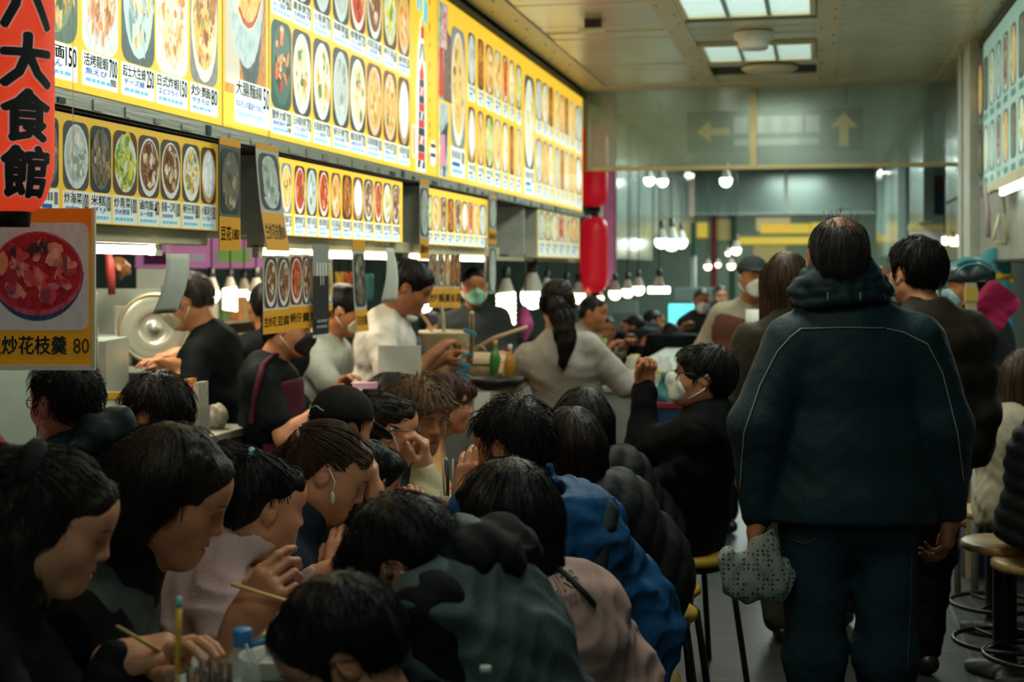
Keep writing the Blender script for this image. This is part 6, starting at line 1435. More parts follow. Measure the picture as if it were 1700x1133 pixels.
# ---------------------------------------------------------------- tables, stools, counters and what stands on them
def on_z(u, v, z): return at(u, v, (EYE-z)*FPX/(v-HOR))
tbl = mat('table_laminate', (.30, .32, .29), rough=.3, var=.1); seat_y = mat('stool_seat_yellow', (.55, .34, .03), rough=.4); leg_k = mat('stool_leg_black', (.012, .014, .014), rough=.35, metal=.3); seat_w = mat('stool_seat_wood', (.42, .27, .12), rough=.35, var=.2, vscale=14, bstretch=(1, 6, 1))
t = thing('dining_table', 'long grey laminate dining table between the two rows of diners', 'table', (-1.03, 3.6, 0))
m = MB(); m.box((-1.26, 1.5, ZT-.03), (-.82, 5.75, ZT), tbl); m.build('table_top', t, bevel=.006)
for x in (-1.22, -.86):
    for y in (1.9, 3.6, 5.4): m = MB(); m.box((x-.02, y-.02, 0), (x+.02, y+.02, ZT-.03), leg_k); m.build('leg', t)
def stool(label, x, y, h=.45, wood=False, rz=0, ring=False, group=None, r=.165):
    t = thing('stool', label, 'stool', (x, y, 0), rz, group); m = MB()
    m.lathe([(0, h-.035), (r-.01, h-.035), (r, h-.028), (r, h-.008), (r-.012, h), (0, h)], (0, 0, 0), seat_w if wood else seat_y, n=28); o = m.build('seat', t); o.location = (0, 0, 0)
    if wood:
        m = MB(); m.lathe([(.045, .02), (.045, h-.035)], (0, 0, 0), leg_k, n=20); m.lathe([(0, 0), (.15, 0), (.15, .015), (.05, .03), (.045, .05)], (0, 0, 0), leg_k, n=24); o = m.build('pedestal', t); o.location = (0, 0, 0)
        m = MB(); m.tube([(.19*cos(q), .19*sin(q), .115) for q in np.linspace(0, 2*pi, 29)], .010, leg_k, n=8, cap=False)
        for q in (0, 2.1, 4.2): m.tube([(.04*cos(q), .04*sin(q), .115), (.19*cos(q), .19*sin(q), .115)], .008, leg_k, n=6)
        o = m.build('foot_ring', t); o.location = (0, 0, 0)
    else:
        for sx in (-1, 1):
            for sy in (-1, 1):
                m = MB(); m.tube([(sx*.06, sy*.06, h-.05), (sx*.10, sy*.10, h-.048), (sx*.125, sy*.125, h-.075), (sx*.135, sy*.135, h-.15), (sx*.17, sy*.17, 0)], .0125, leg_k, n=8); o = m.build('leg', t); o.location = (0, 0, 0)
        m = MB(); m.lathe([(.10, h-.06), (.14, h-.06), (.14, h-.035), (.10, h-.035)], (0, 0, 0), leg_k, n=20, cap=False); o = m.build('seat_frame', t); o.location = (0, 0, 0)
    return t
p = on_z(1085, 968, .45); stool('black-legged stool with yellow seat edge next to the raised-fist man', p[0], p[1], .45, rz=.3)
p = on_z(1075, 1008, .43); stool('lower yellow-topped stool half under the row of black puffers', p[0], p[1], .43, rz=.1)
p = at(1140, 900, 5.42); stool('black stool under the man with the raised fist', p[0], p[1], .47, rz=.5)
p = on_z(1058, 1128, .43); stool('yellow-topped stool behind the royal blue jacket, lowest in view', p[0]-.05, p[1]+.05, .43)
p = on_z(1722, 930, .47); stool('wooden round stool under the black puffer at the frame edge', p[0], p[1], .47, True)
p = on_z(1668, 898, .50); stool('wooden round stool under the cream jacket', p[0], p[1], .50, True)
p = on_z(1655, 875, .52); stool('wooden round stool farthest along the right-hand stall', p[0]+.05, p[1]+.45, .52, True)
# --- things on the dining table
cupw = mat('paper_cup_white', (.66, .66, .60), rough=.6, var=.03); green = mat('leaf_print_green', (.10, .24, .05), rough=.6); straw_b = mat('straw_blue', (.05, .32, .55), rough=.4); cap_b = mat('cap_blue', (.03, .22, .50), rough=.4); straw_y = mat('straw_amber', (.75, .42, .04), rough=.5, var=.15, vscale=60)
clearp = mat('clear_plastic', (.75, .82, .78), rough=.12, alpha=.35, var=0, spec=.8)
def cup(label, p, r=.042, h=.095, m=cupw, deco=None, liq=None, name='paper_cup', dm=None):
    t = thing(name, label, 'cup', p); b = MB(); b.lathe([(0, .002), (r*.72, 0), (r*.74, .004), (r, h), (r*1.04, h), (r*1.04, h+.004), (r*.97, h+.004), (r*.94, h-.004), (r*.70, .006), (0, .006)], p, m, n=28); b.build('cup_body', t)
    if deco:
        b = MB()
        for q in (0, 1.2, 2.6, 4.0, 5.2): b.lathe([(r*.90, h*.30), (r*.955, h*.62)], p, deco, n=28) if q == 0 and dm else b.ball(np.asarray(p)+V3(r*.9*cos(q-2.2), r*.9*sin(q-2.2), h*.45), (.010, .010, .012), deco, n=8)
        b.build('printed_band' if dm else 'printed_flower', t)
    return t
def table_at(u, d): q = at(u, 0, d); return V3(q[0], q[1], ZT)
p = table_at(286, 2.24); cup('white paper cup with an amber straw beside the pot of dark chopsticks', p, .042, .10)
m = MB(); q0 = p+V3(0, .01, .01); q1 = at(297, 1010, 2.24); m.tube([q0, q0+(q1-q0)*.85, q1], [.0052, .0052, .0052], straw_y, n=8); o = m.build('drinking_straw', loc=q0); tag(o, 'amber drinking straw with teal tip standing in the white paper cup', 'straw')
m = MB(); m.tube([q1, q1+(q1-q0)*.07], .0045, ELA, n=8); m.build('straw_tip', o, loc=q0).location = (0, 0, 0)
steel_b = mat('holder_steel', (.5, .5, .46), rough=.3, metal=.8); stick_d = mat('lacquer_chopstick', (.035, .025, .012), rough=.35)
p = table_at(346, 2.18); t = thing('chopstick_holder', 'steel pot packed with dark lacquer chopsticks at the near table edge', 'chopstick holder', p); m = MB(); m.lathe([(0, 0), (.048, 0), (.050, .12), (.047, .12), (.045, .006), (0, .006)], p, steel_b, n=28); m.build('pot', t)
r2 = random.Random(8)
for i in range(22):
    q = r2.uniform(0, 6.28); r = .038*sqrt(r2.random()); a = p+V3(r*cos(q), r*sin(q), .012); b_ = a+V3(r2.uniform(-.028, .028), r2.uniform(-.02, .02), .175+r2.uniform(-.012, .01)); m = MB(); m.tube([a, b_], [.0030, .0042], stick_d if i % 4 else mat('lacquer_amber', (.22, .12, .03), rough=.35), n=6); o = m.build('dark_chopstick', loc=a); tag(o, 'dark lacquer chopstick standing in the steel pot', 'chopstick', 'chopsticks in the steel pot')
p = table_at(402, 2.42); t = thing('water_bottle', 'small clear bottle with a bright blue cap beside the chopstick pot', 'bottle', p); m = MB(); m.lathe([(0, 0), (.030, 0), (.032, .01), (.032, .10), (.028, .13), (.014, .155), (.0135, .17)], p, clearp, n=24); m.build('bottle_body', t)
m = MB(); m.lathe([(0.0165, .158), (.0168, .182), (.015, .186), (0, .186)], p, cap_b, n=24); m.build('bottle_cap', t)
p = table_at(425, 2.30); cup('light blue and white paper cup with red flowers next to the blue-capped bottle', p, .046, .085, mat('cup_pale_blue', (.42, .58, .62), rough=.6), mat('flower_red', (.55, .03, .03), rough=.6))
p = table_at(452, 2.62); cup('white paper bowl with green leaf band behind the blue straw', p, .060, .085, cupw, green, name='paper_bowl', dm=1)
for lb, pts, mm, r_ in (('thick light blue straw lying across the leaf-band bowl', ((414, 1074, 2.42), (462, 1057, 2.42)), straw_b, .0045), ('clear straw leaning from the pale blue cup', ((424, 1105, 2.30), (446, 1080, 2.30)), clearp, .003), ('clear bent straw by the blue-capped bottle', ((420, 1108, 2.36), (408, 1070, 2.36)), clearp, .003)):
    m = MB(); m.tube([at(*q) for q in pts], r_, mm, n=8); tag(m.build('drinking_straw', loc=at(*pts[0])), lb, 'straw')
p = table_at(470, 2.5); t = thing('food_wrapper', 'crumpled pale plastic wrapper on the table by the nearest boy', 'wrapper', p); d = Sdf(); d.el(p+V3(0, 0, .015), (.07, .06, .022)); d.disp(folds(.012, 16, 16, 16, 3)); d.cut(p, (0, 0, -1)); v, f = d.mesh(.005); mesh_obj('wrapper_film', v, f, mat('wrapper_film', (.5, .5, .42), rough=.3), parent=t, loc=p).location = (0, 0, 0)
# bowls of the diners
def bowl(label, p, r, m, food=None):
    t = thing('soup_bowl', label, 'bowl', p); b = MB(); b.lathe([(0, .002), (r*.45, 0), (r*.5, .01), (r*.86, r*.42), (r, r*.62), (r*.97, r*.62), (r*.82, r*.42), (0, .02)], p, m, n=30); b.build('bowl_body', t)
    if food:
        d = Sdf(); d.el(p+V3(0, 0, r*.42), (r*.80, r*.80, r*.16)); d.disp(folds(.004, 30, 30, 30, 5)); v, f = d.mesh(.006); mesh_obj('bowl_food', v, f, food, parent=t, loc=p).location = (0, 0, 0)
    return t
fy = mat('food_yellow', (.55, .32, .06), rough=.5, var=.4, vscale=60); fo = mat('food_fried', (.50, .24, .05), rough=.6, var=.4, vscale=70); fw = mat('food_rice', (.6, .56, .42), rough=.6, var=.2, vscale=90); red_t = mat('tray_red', (.42, .015, .02), rough=.4)
p = table_at(668, 2.68); p[2] = ZT+.07; bowl('white bowl held under the chin of the man with the dangling blue mask', p, .075, cupw, fy)
m = MB(); q = at(668, 1034, 2.62); m.tube([q-V3(.02, 0, .0), q+V3(.10, -.02, .01)], .0035, WOOD, n=6); tag(m.build('chopsticks', loc=q), 'pale chopsticks at the mouth of the man with the dangling blue mask', 'chopsticks')
bowl('white bowl in front of the woman with the black scrunchie', table_at(282, 2.44)+V3(.12, .02, 0), .065, cupw, fw); bowl('white bowl before the diner with the dark layered bob', table_at(420, 3.0), .07, cupw, fy)
p = table_at(560, 3.5); bowl('white noodle bowl before the girl in dusty pink', p, .07, cupw, fw)
# red tray with paper and fried snack
p = on_z(735, 895, ZT); t = thing('food_tray', 'red plastic tray with white paper liner by the black-haired woman', 'tray', p); m = MB(); a = .17; b_ = .12
m.box((p[0]-a, p[1]-b_, ZT), (p[0]+a, p[1]+b_, ZT+.006), red_t)
for x0, x1, y0, y1 in ((-a, a, -b_, -b_+.008), (-a, a, b_-.008, b_), (-a, -a+.008, -b_, b_), (a-.008, a, -b_, b_)): m.box((p[0]+x0, p[1]+y0, ZT), (p[0]+x1, p[1]+y1, ZT+.035), red_t)
m.build('tray_body', t, bevel=.003)
m = MB(); m.grid(lambda i, j: (p[0]-.12+.24*i, p[1]-.13+.16*j, ZT+.012+.05*(1-j)*(.6+.4*i)+.012*sin(i*5)), 6, 6, paper); tag(m.build('paper_liner', loc=p, solid=.001), 'white paper liner standing up from the red plastic tray', 'paper')
p = at(702, 858, 4.0); d = Sdf(); d.el(p, (.035, .03, .016)); d.disp(folds(.006, 30, 30, 30, 2)); v, f = d.mesh(.004); tag(mesh_obj('fried_snack', v, f, fo, loc=p), 'golden fried snack held by the child with the black fringe', 'snack')
p = on_z(730, 873, ZT+.02); t = cup('clear plastic cup with a straw behind the red tray', V3(p[0], p[1], ZT), .038, .10, mat('cup_milky_clear', (.55, .45, .36), rough=.2, alpha=.6), name='plastic_cup'); m = MB(); q = at(733, 815, 4.0); m.tube([V3(p[0], p[1], ZT+.02), q], .004, clearp, n=6); tag(m.build('drinking_straw', loc=p), 'clear upright straw in the plastic cup behind the red tray', 'straw')
p = on_z(748, 862, ZT+.02); p[2] = ZT; t = thing('chopstick_holder', 'steel pot of metal-tipped chopsticks beyond the red tray', 'chopstick holder', p); m = MB(); m.lathe([(0, 0), (.035, 0), (.037, .09), (0.034, .09), (.033, .004), (0, .004)], p, steel_b, n=20); m.build('pot', t)
for i in range(9): q = V3(r2.uniform(-.022, .022), r2.uniform(-.022, .022), .01); m = MB(); m.tube([p+q, p+q*1.6+V3(0, 0, .19)], .0035, steel_dull if i % 2 else stick_d, n=6); tag(m.build('dark_chopstick', loc=p), 'chopstick standing in the pot beyond the red tray', 'chopstick', 'chopsticks beyond the red tray')
# --- the cooks' counter, steamers and tools
def counter(name, label, x0, x1, y0, y1, z, m=steel_dull, top=steel):
    t = thing(name, label, 'counter', ((x0+x1)/2, (y0+y1)/2, 0)); b = MB(); b.box((x0+.02, y0+.02, 0), (x1-.02, y1-.02, z-.035), m); b.build('counter_body', t)
    b = MB(); b.box((x0, y0, z-.035), (x1, y1, z), top); b.build('counter_top', t, bevel=.006); return t
counter('cooking_counter', 'stainless cooking counter where the white-tee cook works', -1.95, -1.52, 6.9, 9.4, 1.0)
counter('diner_counter', 'steel eating counter before the two men who face left', -3.0, -2.42, 3.2, 5.9, .86)
counter('serving_counter', 'low steel serving counter beyond the grey sweatshirt woman', -1.16, -.72, 7.5, 11.2, .92)
counter('stall_counter', 'dark counter of the right-hand stall behind the seated diners', 1.10, 1.60, 4.2, 11.5, .86)
wood = mat('steamer_bamboo', (.42, .26, .11), rough=.6, var=.25, vscale=20, bstretch=(1, 1, 8)); wood_l = mat('pale_wood', (.55, .40, .22), rough=.6, var=.2, vscale=10)
def C1(u, v=626, z=1.0): return on_z(u, v, z)
p = C1(790, 622); t = thing('bamboo_steamer', 'round bamboo steamer with domed lid on the cooking counter', 'steamer', p); m = MB(); m.lathe([(0, 0), (.165, 0), (.165, .07), (.155, .07), (.155, .01), (0, .01)], p, wood, n=32); m.build('steamer_basket', t); m = MB(); m.lathe([(.175, .065), (.175, .09), (.12, .108), (.04, .115), (.0, .116)], p, wood_l, n=32); m.build('steamer_lid', t)
m = MB(); m.tube([p+V3(.02+.03*cos(q), 0, .118+.03*sin(q)) for q in np.linspace(0, pi, 9)], .006, wood, n=6); m.build('lid_handle', t)
p = C1(735, 622)+V3(-.05, .25, 0); t = thing('food_pail', 'cream paper pail with ladle and tongs behind the steamer', 'pail', p); m = MB(); m.lathe([(0, 0), (.10, 0), (.135, .20), (.145, .20), (.145, .215), (.125, .215), (.09, .01), (0, .01)], p, cream, n=24); m.build('pail_body', t)
for lb, dx, dy, h, mm in (('wooden ladle handle leaning left from the cream pail', -.16, 0, .34, wood), ('pale spatula handle leaning from the cream pail', -.03, .02, .36, wood_l), ('long wooden spoon lying out over the steamer from the pail', .45, -.02, .24, wood_l)):
    m = MB(); m.tube([p+V3(0, 0, .03), p+V3(dx*.6, dy, h*.75), p+V3(dx, dy, h)], .010, mm, n=7); tag(m.build('ladle', loc=p), lb, 'ladle')
a = at(628, 574, 6.45); b_ = at(699, 626, 6.45); m = MB(); m.obox((a+b_)/2, (RT+(0,), (0, 0, 1), FW+(0,)), ((b_-a)@V3(RT[0], RT[1], 0)/2, (a[2]-b_[2])/2, .006), paper); t = thing('price_board', 'blank white board standing on a rod before the white-tee cook', 'board', V3((a[0]+b_[0])/2, (a[1]+b_[1])/2, 0)); o = m.build('board_sheet', t, loc=t.location); o.location = (0, 0, 0)
m = MB(); q = V3((a[0]+b_[0])/2, (a[1]+b_[1])/2+.02, 0); m.tube([q, q+V3(0, 0, b_[2])], .012, steel_dull, n=8); m.lathe([(0, 0), (.12, 0), (.12, .01), (0, .012)], q, steel_dull, n=20); m.build('rod', t)
p = C1(782, 622); m = MB(); q1 = at(783, 520, 6.6); t = thing('order_clip_pole', 'slanted wooden pole with blue clothes pegs for order slips', 'pole', p); m.tube([p, q1], .012, wood_l, n=8); m.build('pole', t)
peg = mat('peg_blue', (.04, .26, .40), rough=.4)
for i, (u, v) in enumerate(((780, 552), (776, 590), (771, 606), (768, 616), (772, 624), (766, 628))):
    m = MB(); q = at(u, v, 6.55); m.obox(q, (nrm(V3(1, .1, .35*(1 if i % 2 else -1))), (0, 1, 0), (0, 0, 1)), (.030, .008, .008), peg); m.build('peg', t)
def bottle(label, p, h, r, col, capc, name='sauce_bottle'):
    t = thing(name, label, 'bottle', p); b = MB(); b.lathe([(0, 0), (r, 0), (r, h*.55), (r*.8, h*.66), (r*.38, h*.78), (r*.36, h*.9)], p, mat('bottle_'+col, {'green': (.06, .22, .05), 'amber': (.55, .27, .03), 'dark': (.03, .02, .012), 'clear': (.5, .55, .45), 'red': (.4, .03, .02), 'yellow': (.6, .45, .06), 'teal': (.04, .25, .28), 'white': (.6, .6, .55)}[col], rough=.2), n=18); b.build('bottle_body', t)
    b = MB(); b.lathe([(r*.42, h*.88), (r*.42, h), (0, h)], p, mat('bcap_'+capc, {'orange': (.6, .22, .03), 'green': (.15, .4, .06), 'white': (.6, .6, .55), 'red': (.45, .03, .03), 'black': (.01, .01, .01)}[capc], rough=.4), n=14); b.build('bottle_cap', t); return t
bottle('tall bottle with orange cap right of the bamboo steamer', C1(822, 628), .19, .028, 'green', 'orange'); bottle('amber sauce bottle with white top right of the orange-capped bottle', C1(840, 634)+V3(.02, 0, 0), .18, .026, 'amber', 'white'); bottle('short green bottle beside the black wok', C1(848, 640)+V3(.03, .3, 0), .17, .036, 'green', 'green')
bottle('slim green bottle on the serving counter right of the grey sweatshirt woman', on_z(1004, 640, .92), .25, .028, 'green', 'green')
p = C1(846, 648)+V3(-.06, .0, 0); t = thing('wok', 'black wok at the counter end beside the grey sweatshirt woman', 'wok', p); m = MB(); m.lathe([(0, 0), (.07, 0), (.11, .025), (.125, .055), (.118, .055), (.10, .025), (.06, .008), (0, .008)], p, black_p, n=28); m.build('wok_body', t); m = MB(); m.tube([p+V3(-.02, .16, .06), p+V3(-.04, .30, .10)], .012, wood, n=8); m.build('wok_handle', t)
p = at(850, 690, 6.7); p[2] = 0; t = thing('wooden_crate_stand', 'wooden crate stand below the black wok', 'crate', p); m = MB()
for z0, z1 in ((.0, .1), (.2, .32), (.46, .58), (.64, .72)): m.box((p[0]-.07, p[1]-.15, z0), (p[0]+.17, p[1]+.05, z1), wood)
for x in (-.07, .15): m.box((p[0]+x, p[1]-.16, 0), (p[0]+x+.03, p[1]-.13, .75), wood_l)
m.build('crate_slats', t)
m = MB(); p = at(800, 672, 6.3); m.obox(p, (RT+(0,), (0, .1, 1), FW+(0,)), (.035, .055, .004), paper); t = thing('order_sheet', 'white order sheet clipped on a stand beyond the reddish-haired woman', 'paper', V3(p[0], p[1], 0)); m.build('sheet', t); m = MB(); m.tube([V3(p[0], p[1]+.01, 0), p+V3(0, .01, 0)], .008, steel_dull, n=6); m.build('sheet_stand', t)
r3 = random.Random(21); pan_gold = mat('gold_lit_pan', (.50, .33, .12), rough=.3, metal=.7)  # golden light on the metal is put into this pan colour
for i, (u, v, k) in enumerate(((1012, 668, 'tray'), (1035, 655, 'pan'), (1052, 680, 'tray'), (1025, 640, 'jar'), (1046, 630, 'jar'), (1090, 650, 'pan'), (1110, 640, 'jar'))):
    p = on_z(u, v, .92) if v > 600 else at(u, v, 8); p[0] = min(max(p[0], -1.0), -.82); p[1] = min(max(p[1], 7.85), 11); w = ['first', 'second', 'third', 'fourth', 'fifth', 'sixth', 'seventh'][i]
    if k == 'tray': m = MB(); m.box((p[0]-.09, p[1]-.12, .92), (p[0]+.09, p[1]+.12, .965), steel); tag(m.build('steel_tray', loc=p, bevel=.004), '%s item on the serving counter, a shallow steel tray' % w, 'tray')
    elif k == 'pan': m = MB(); m.lathe([(0, 0), (.10, 0), (.12, .06), (.11, .06), (.09, .01), (0, .01)], p, pan_gold, n=24); tag(m.build('gold_lit_pan', loc=p), '%s item on the serving counter, a pan coloured as golden-lit metal' % w, 'pan')
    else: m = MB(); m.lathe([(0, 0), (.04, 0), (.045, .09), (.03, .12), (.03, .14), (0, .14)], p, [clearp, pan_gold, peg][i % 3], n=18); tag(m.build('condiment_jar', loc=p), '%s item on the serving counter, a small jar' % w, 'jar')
# --- left stall: steel lid, shelves, condiments
p = at(256, 545, 6.95); t = thing('steel_pan_lid', 'big round steel lid with concentric rings behind the young cook', 'pan lid', p); ax = -nrm(p-V3(0, 0, EYE)); m = MB(); m.lathe([(0, .03), (.02, .03), (.025, .012), (.075, .016), (.08, .024), (.105, .010), (.13, .02), (.155, .012)], p, mat('lid_steel', (.62, .66, .58), rough=.28, metal=.55), n=48, axis=ax); m.build('lid_disc', t)
m = MB(); m.lathe([(.155, .012), (.160, .02), (.172, .016), (.174, -.004), (.155, 0)], p, mat('lid_rim_brass', (.5, .48, .30), rough=.35, metal=.5), n=48, axis=ax); m.build('lid_rim', t)
m = MB(); m.tube([p-ax*.02, p-ax*.05+V3(0, 0, -.2), V3(p[0]-ax[0]*.12, p[1]-ax[1]*.12, .98)], .012, steel_dull, n=6); m.build('lid_prop', t)
sh = thing('shelf_unit', 'white shelf unit with bottles behind the steel lid', 'shelf', at(205, 900, 7.4)*V3(1, 1, 0)); fx = V3(RT[0], RT[1], 0); c0 = at(205, 0, 7.4)*V3(1, 1, 0)
shw = mat('shelf_white', (.46, .50, .46), rough=.5)
ZS = [z_at(v, 7.4) for v in (560, 612, 668)]
for z in ZS: m = MB(); m.obox(c0+V3(0, 0, z), (fx, V3(FW[0], FW[1], 0), (0, 0, 1)), (.30, .13, .012), shw); m.build('shelf_board', sh)
for k in (-1, 1): m = MB(); m.obox(c0+fx*.29*k+V3(0, 0, .72), (fx, V3(FW[0], FW[1], 0), (0, 0, 1)), (.015, .13, .72), shw); m.build('side_panel', sh)
m = MB(); m.obox(c0+V3(FW[0], FW[1], 0)*.135+V3(0, 0, .72), (fx, V3(FW[0], FW[1], 0), (0, 0, 1)), (.30, .006, .72), mat('shelf_back', (.30, .36, .33), rough=.5)); m.build('back_panel', sh)
for i, (dx, z, col, cp) in enumerate(((-.20, 1, 'yellow', 'white'), (-.13, 1, 'red', 'white'), (-.06, 1, 'amber', 'orange'), (.02, 1, 'white', 'red'), (.10, 1, 'teal', 'white'), (-.18, 2, 'dark', 'black'), (.0, 2, 'amber', 'red'))):
    bottle('%s %s bottle on the %s shelf behind the steel lid' % (['first', 'second', 'third', 'fourth', 'fifth', 'first', 'second'][i], col, 'middle' if z == 1 else 'lowest'), c0+fx*dx+V3(0, 0, ZS[z]+.012), .13, .027, col, cp)
p = c0+fx*-.19+V3(0, 0, ZS[0]+.012); m = MB(); m.lathe([(.03, 0)]+[(.045+.004*(i % 2), .01+.014*i) for i in range(16)]+[(0, .24)], p, cream, n=20); tag(m.build('cup_stack', loc=p), 'stack of cream paper cups on the top shelf behind the steel lid', 'cup stack')
p = c0+fx*.06+V3(0, 0, ZS[0]+.012); m = MB(); m.box((p[0]-.09, p[1]-.06, p[2]), (p[0]+.06, p[1]+.06, p[2]+.15), mat('frosted_box', (.40, .38, .34), rough=.3)); tag(m.build('storage_box', loc=p, bevel=.006), 'frosted plastic box beside the cup stack on the top shelf', 'box')
p = at(183, 450, 7.2); m = MB(); m.tube([p+V3(-.01, 0, .10), p+V3(0, 0, .0), p+V3(.01, 0, -.12)], [.016, .024, .018], mat('sausage_red', (.42, .05, .05), rough=.5), n=10); m.tube([p+V3(-.01, 0, .10), p+V3(-.01, 0, .40)], .002, black_p, n=4); tag(m.build('hanging_sausage', loc=p), 'red sausage hanging over the cup stack', 'sausage')
p = at(199, 445, 7.3); d = Sdf(); d.el(p, (.06, .05, .06)); d.disp(folds(.014, 14, 14, 14, 2)); v, f = d.mesh(.008); tag(mesh_obj('roast_duck', v, f, mat('roast_brown', (.16, .07, .02), rough=.35), loc=p), 'brown roast piece hanging right of the red sausage', 'roast')
m = MB(); a = at(229, 448, 8.2); b_ = at(275, 520, 8.2); m.obox((a+b_)/2, (fx, (0, 0, 1), FW+(0,)), (.085, .13, .01), mat('pale_panel', (.50, .56, .54), rough=.5)); m.obox(V3((a[0]+b_[0])/2, (a[1]+b_[1])/2+.03, b_[2]/2), (fx, (0, 0, 1), FW+(0,)), (.02, b_[2]/2, .02), shw); tag(m.build('notice_board', loc=V3(b_[0], b_[1], 0)), 'pale notice board on a post behind the white paper sheet', 'board')
# notice board with a peg, condiments, glass dome on the diners' counter
p = at(195, 665, 5.25); z0 = .86; t = thing('menu_stand', 'white card with yellow top edge and a blue peg between the two left diners', 'menu stand', V3(p[0], p[1], z0)); w = .085; m = MB(); zt = z_at(651, 5.25)
m.obox(V3(p[0], p[1], (z0+zt)/2), (fx, (0, 0, 1), FW+(0,)), (w+.05, (zt-z0)/2, .004), paper); m.build('card', t); m = MB(); m.obox(V3(p[0], p[1]-.006, zt-.012), (fx, (0, 0, 1), FW+(0,)), (w+.05, .012, .004), mat('edge_yellow', (.75, .45, .02), rough=.5)); m.build('card_edge', t)
m = MB(); q = at(172, 645, 5.2); m.obox(q, (nrm(V3(.25, 0, 1)), fx, FW+(0,)), (.024, .006, .006), peg); m.build('peg', t)
p = at(240, 752, 5.55); z0 = .86; m = MB(); m.obox(V3(p[0], p[1], z0+.03), (fx, (0, .2, 1), FW+(0,)), (.075, .03, .003), mat('card_yellow', (.80, .50, .02), rough=.5)); t = tag(m.build('yellow_card', loc=V3(p[0], p[1], z0)), 'small yellow price card by the older left-facing man', 'card')
p = at(318, 0, 5.85); p[2] = .86; t = thing('snack_rack', 'small rack of colourful snack packets behind the older man', 'rack', p); m = MB(); m.box((p[0]-.075, p[1]-.05, .86), (p[0]+.06, p[1]+.05, .98), steel_dull); m.build('rack_body', t)
for i, c in enumerate(((.05, .28, .36), (.45, .40, .30), (.55, .28, .04), (.45, .03, .06), (.40, .42, .36))):
    m = MB(); m.box((p[0]-.07+.026*i, p[1]-.055, .98), (p[0]-.048+.026*i, p[1]+.04, 1.07+.012*(i % 3)), mat('packet_%d' % i, c, rough=.35, var=.3, vscale=50)); tag(m.build('snack_packet', loc=(p[0]-.06+.026*i, p[1], .98)), '%s snack packet in the small rack' % ['teal', 'cream', 'orange', 'crimson', 'pale'][i], 'packet')
p = at(287, 0, 5.7); p[2] = .86; m = MB(); m.lathe([(.075, 0), (.08, .12), (.065, .19), (.03, .225), (0, .23)], p, clearp, n=24); tag(m.build('glass_dome', loc=p), 'clear dome cover behind the older man head', 'dome')
p = at(360, 0, 6.1); p[2] = .86; d = Sdf(); d.el(p+V3(0, 0, .05), (.05, .05, .06)); d.disp(folds(.012, 20, 20, 20, 5)); v, f = d.mesh(.006); tag(mesh_obj('plastic_bag', v, f, mat('bag_film', (.45, .42, .34), rough=.25), loc=p), 'crumpled clear snack bag beside the packet rack', 'bag')
# tap pillar and made-up pale cabinet imitating window-like light
p = at(150, 0, 5.6); p[2] = .86-.86; t = thing('beer_tap', 'chrome and black dispenser column under the squid soup sign edge', 'dispenser', p); m = MB(); m.tube([p, p+V3(0, 0, 1.32)], .030, black_p, n=14); m.build('column', t); m = MB(); m.tube([p+V3(-.02, -.04, 1.0), p+V3(-.02, -.04, 1.24), p+V3(.05, -.06, 1.28)], .012, steel, n=8); m.lathe([(0, 1.05), (.05, 1.05), (.05, 1.09), (0, 1.09)], p, steel, n=16); m.build('tap', t)
p = at(60, 0, 6.2); t = thing('pale_light_cabinet', 'made-up pale cabinet imitating window-like light below the squid soup sign', 'cabinet', V3(p[0], p[1], 0)); m = MB(); m.obox(V3(p[0], p[1], .62), (fx, FW+(0,), (0, 0, 1)), (.35, .2, .62), mat('cabinet_pale', (.45, .60, .56), rough=.3)); m.build('cabinet_body', t)
for k in (-.34, -.12, .12, .34): m = MB(); m.obox(V3(p[0], p[1], .62)+fx*k-V3(FW[0], FW[1], 0)*.205, (fx, FW+(0,), (0, 0, 1)), (.018, .012, .62), steel); m.build('cabinet_post', t)

a = at(1092, 0, 7.15); t = thing('storage_bin', 'dark blue bin with a red rim behind the raised fist', 'bin', V3(a[0]+.07, a[1], 0)); m = MB(); zt = z_at(674, 7.15); m.obox(V3(a[0]+.075, a[1], zt/2), (fx, FW+(0,), (0, 0, 1)), (.075, .10, zt/2), mat('bin_blue', (.012, .05, .14), rough=.5)); m.build('bin_body', t)
m = MB(); m.obox(V3(a[0]+.07, a[1], zt+.012), (fx, FW+(0,), (0, 0, 1)), (.09, .11, .012), mat('rim_crimson', (.25, .012, .03), rough=.5)); m.build('bin_rim', t)
a = at(1064, 0, 7.2); m = MB(); zt = z_at(676, 7.2); m.obox(V3(a[0]+.04, a[1], zt/2), (fx, FW+(0,), (0, 0, 1)), (.036, .08, zt/2), mat('bin_pale', (.40, .50, .50), rough=.5)); tag(m.build('pale_bin', loc=V3(a[0]+.04, a[1], 0)), 'pale grey bin left of the dark blue bin with a red rim', 'bin')
p = V3(*(at(1112, 0, 7.15)[:2]), z_at(660, 7.15)); d = Sdf(); d.el(p, (.085, .07, .05)); d.rc(p, p+V3(-.02, 0, .10), .06, .035, k=.04); d.disp(folds(.012, 9, 9, 9, 6)); v, f = d.mesh(.01); tag(mesh_obj('cloth_bundle', v, f, mat('teal_bundle', (.03, .16, .17), rough=.7), loc=p), 'teal cloth bundle piled on the dark blue bin', 'cloth')
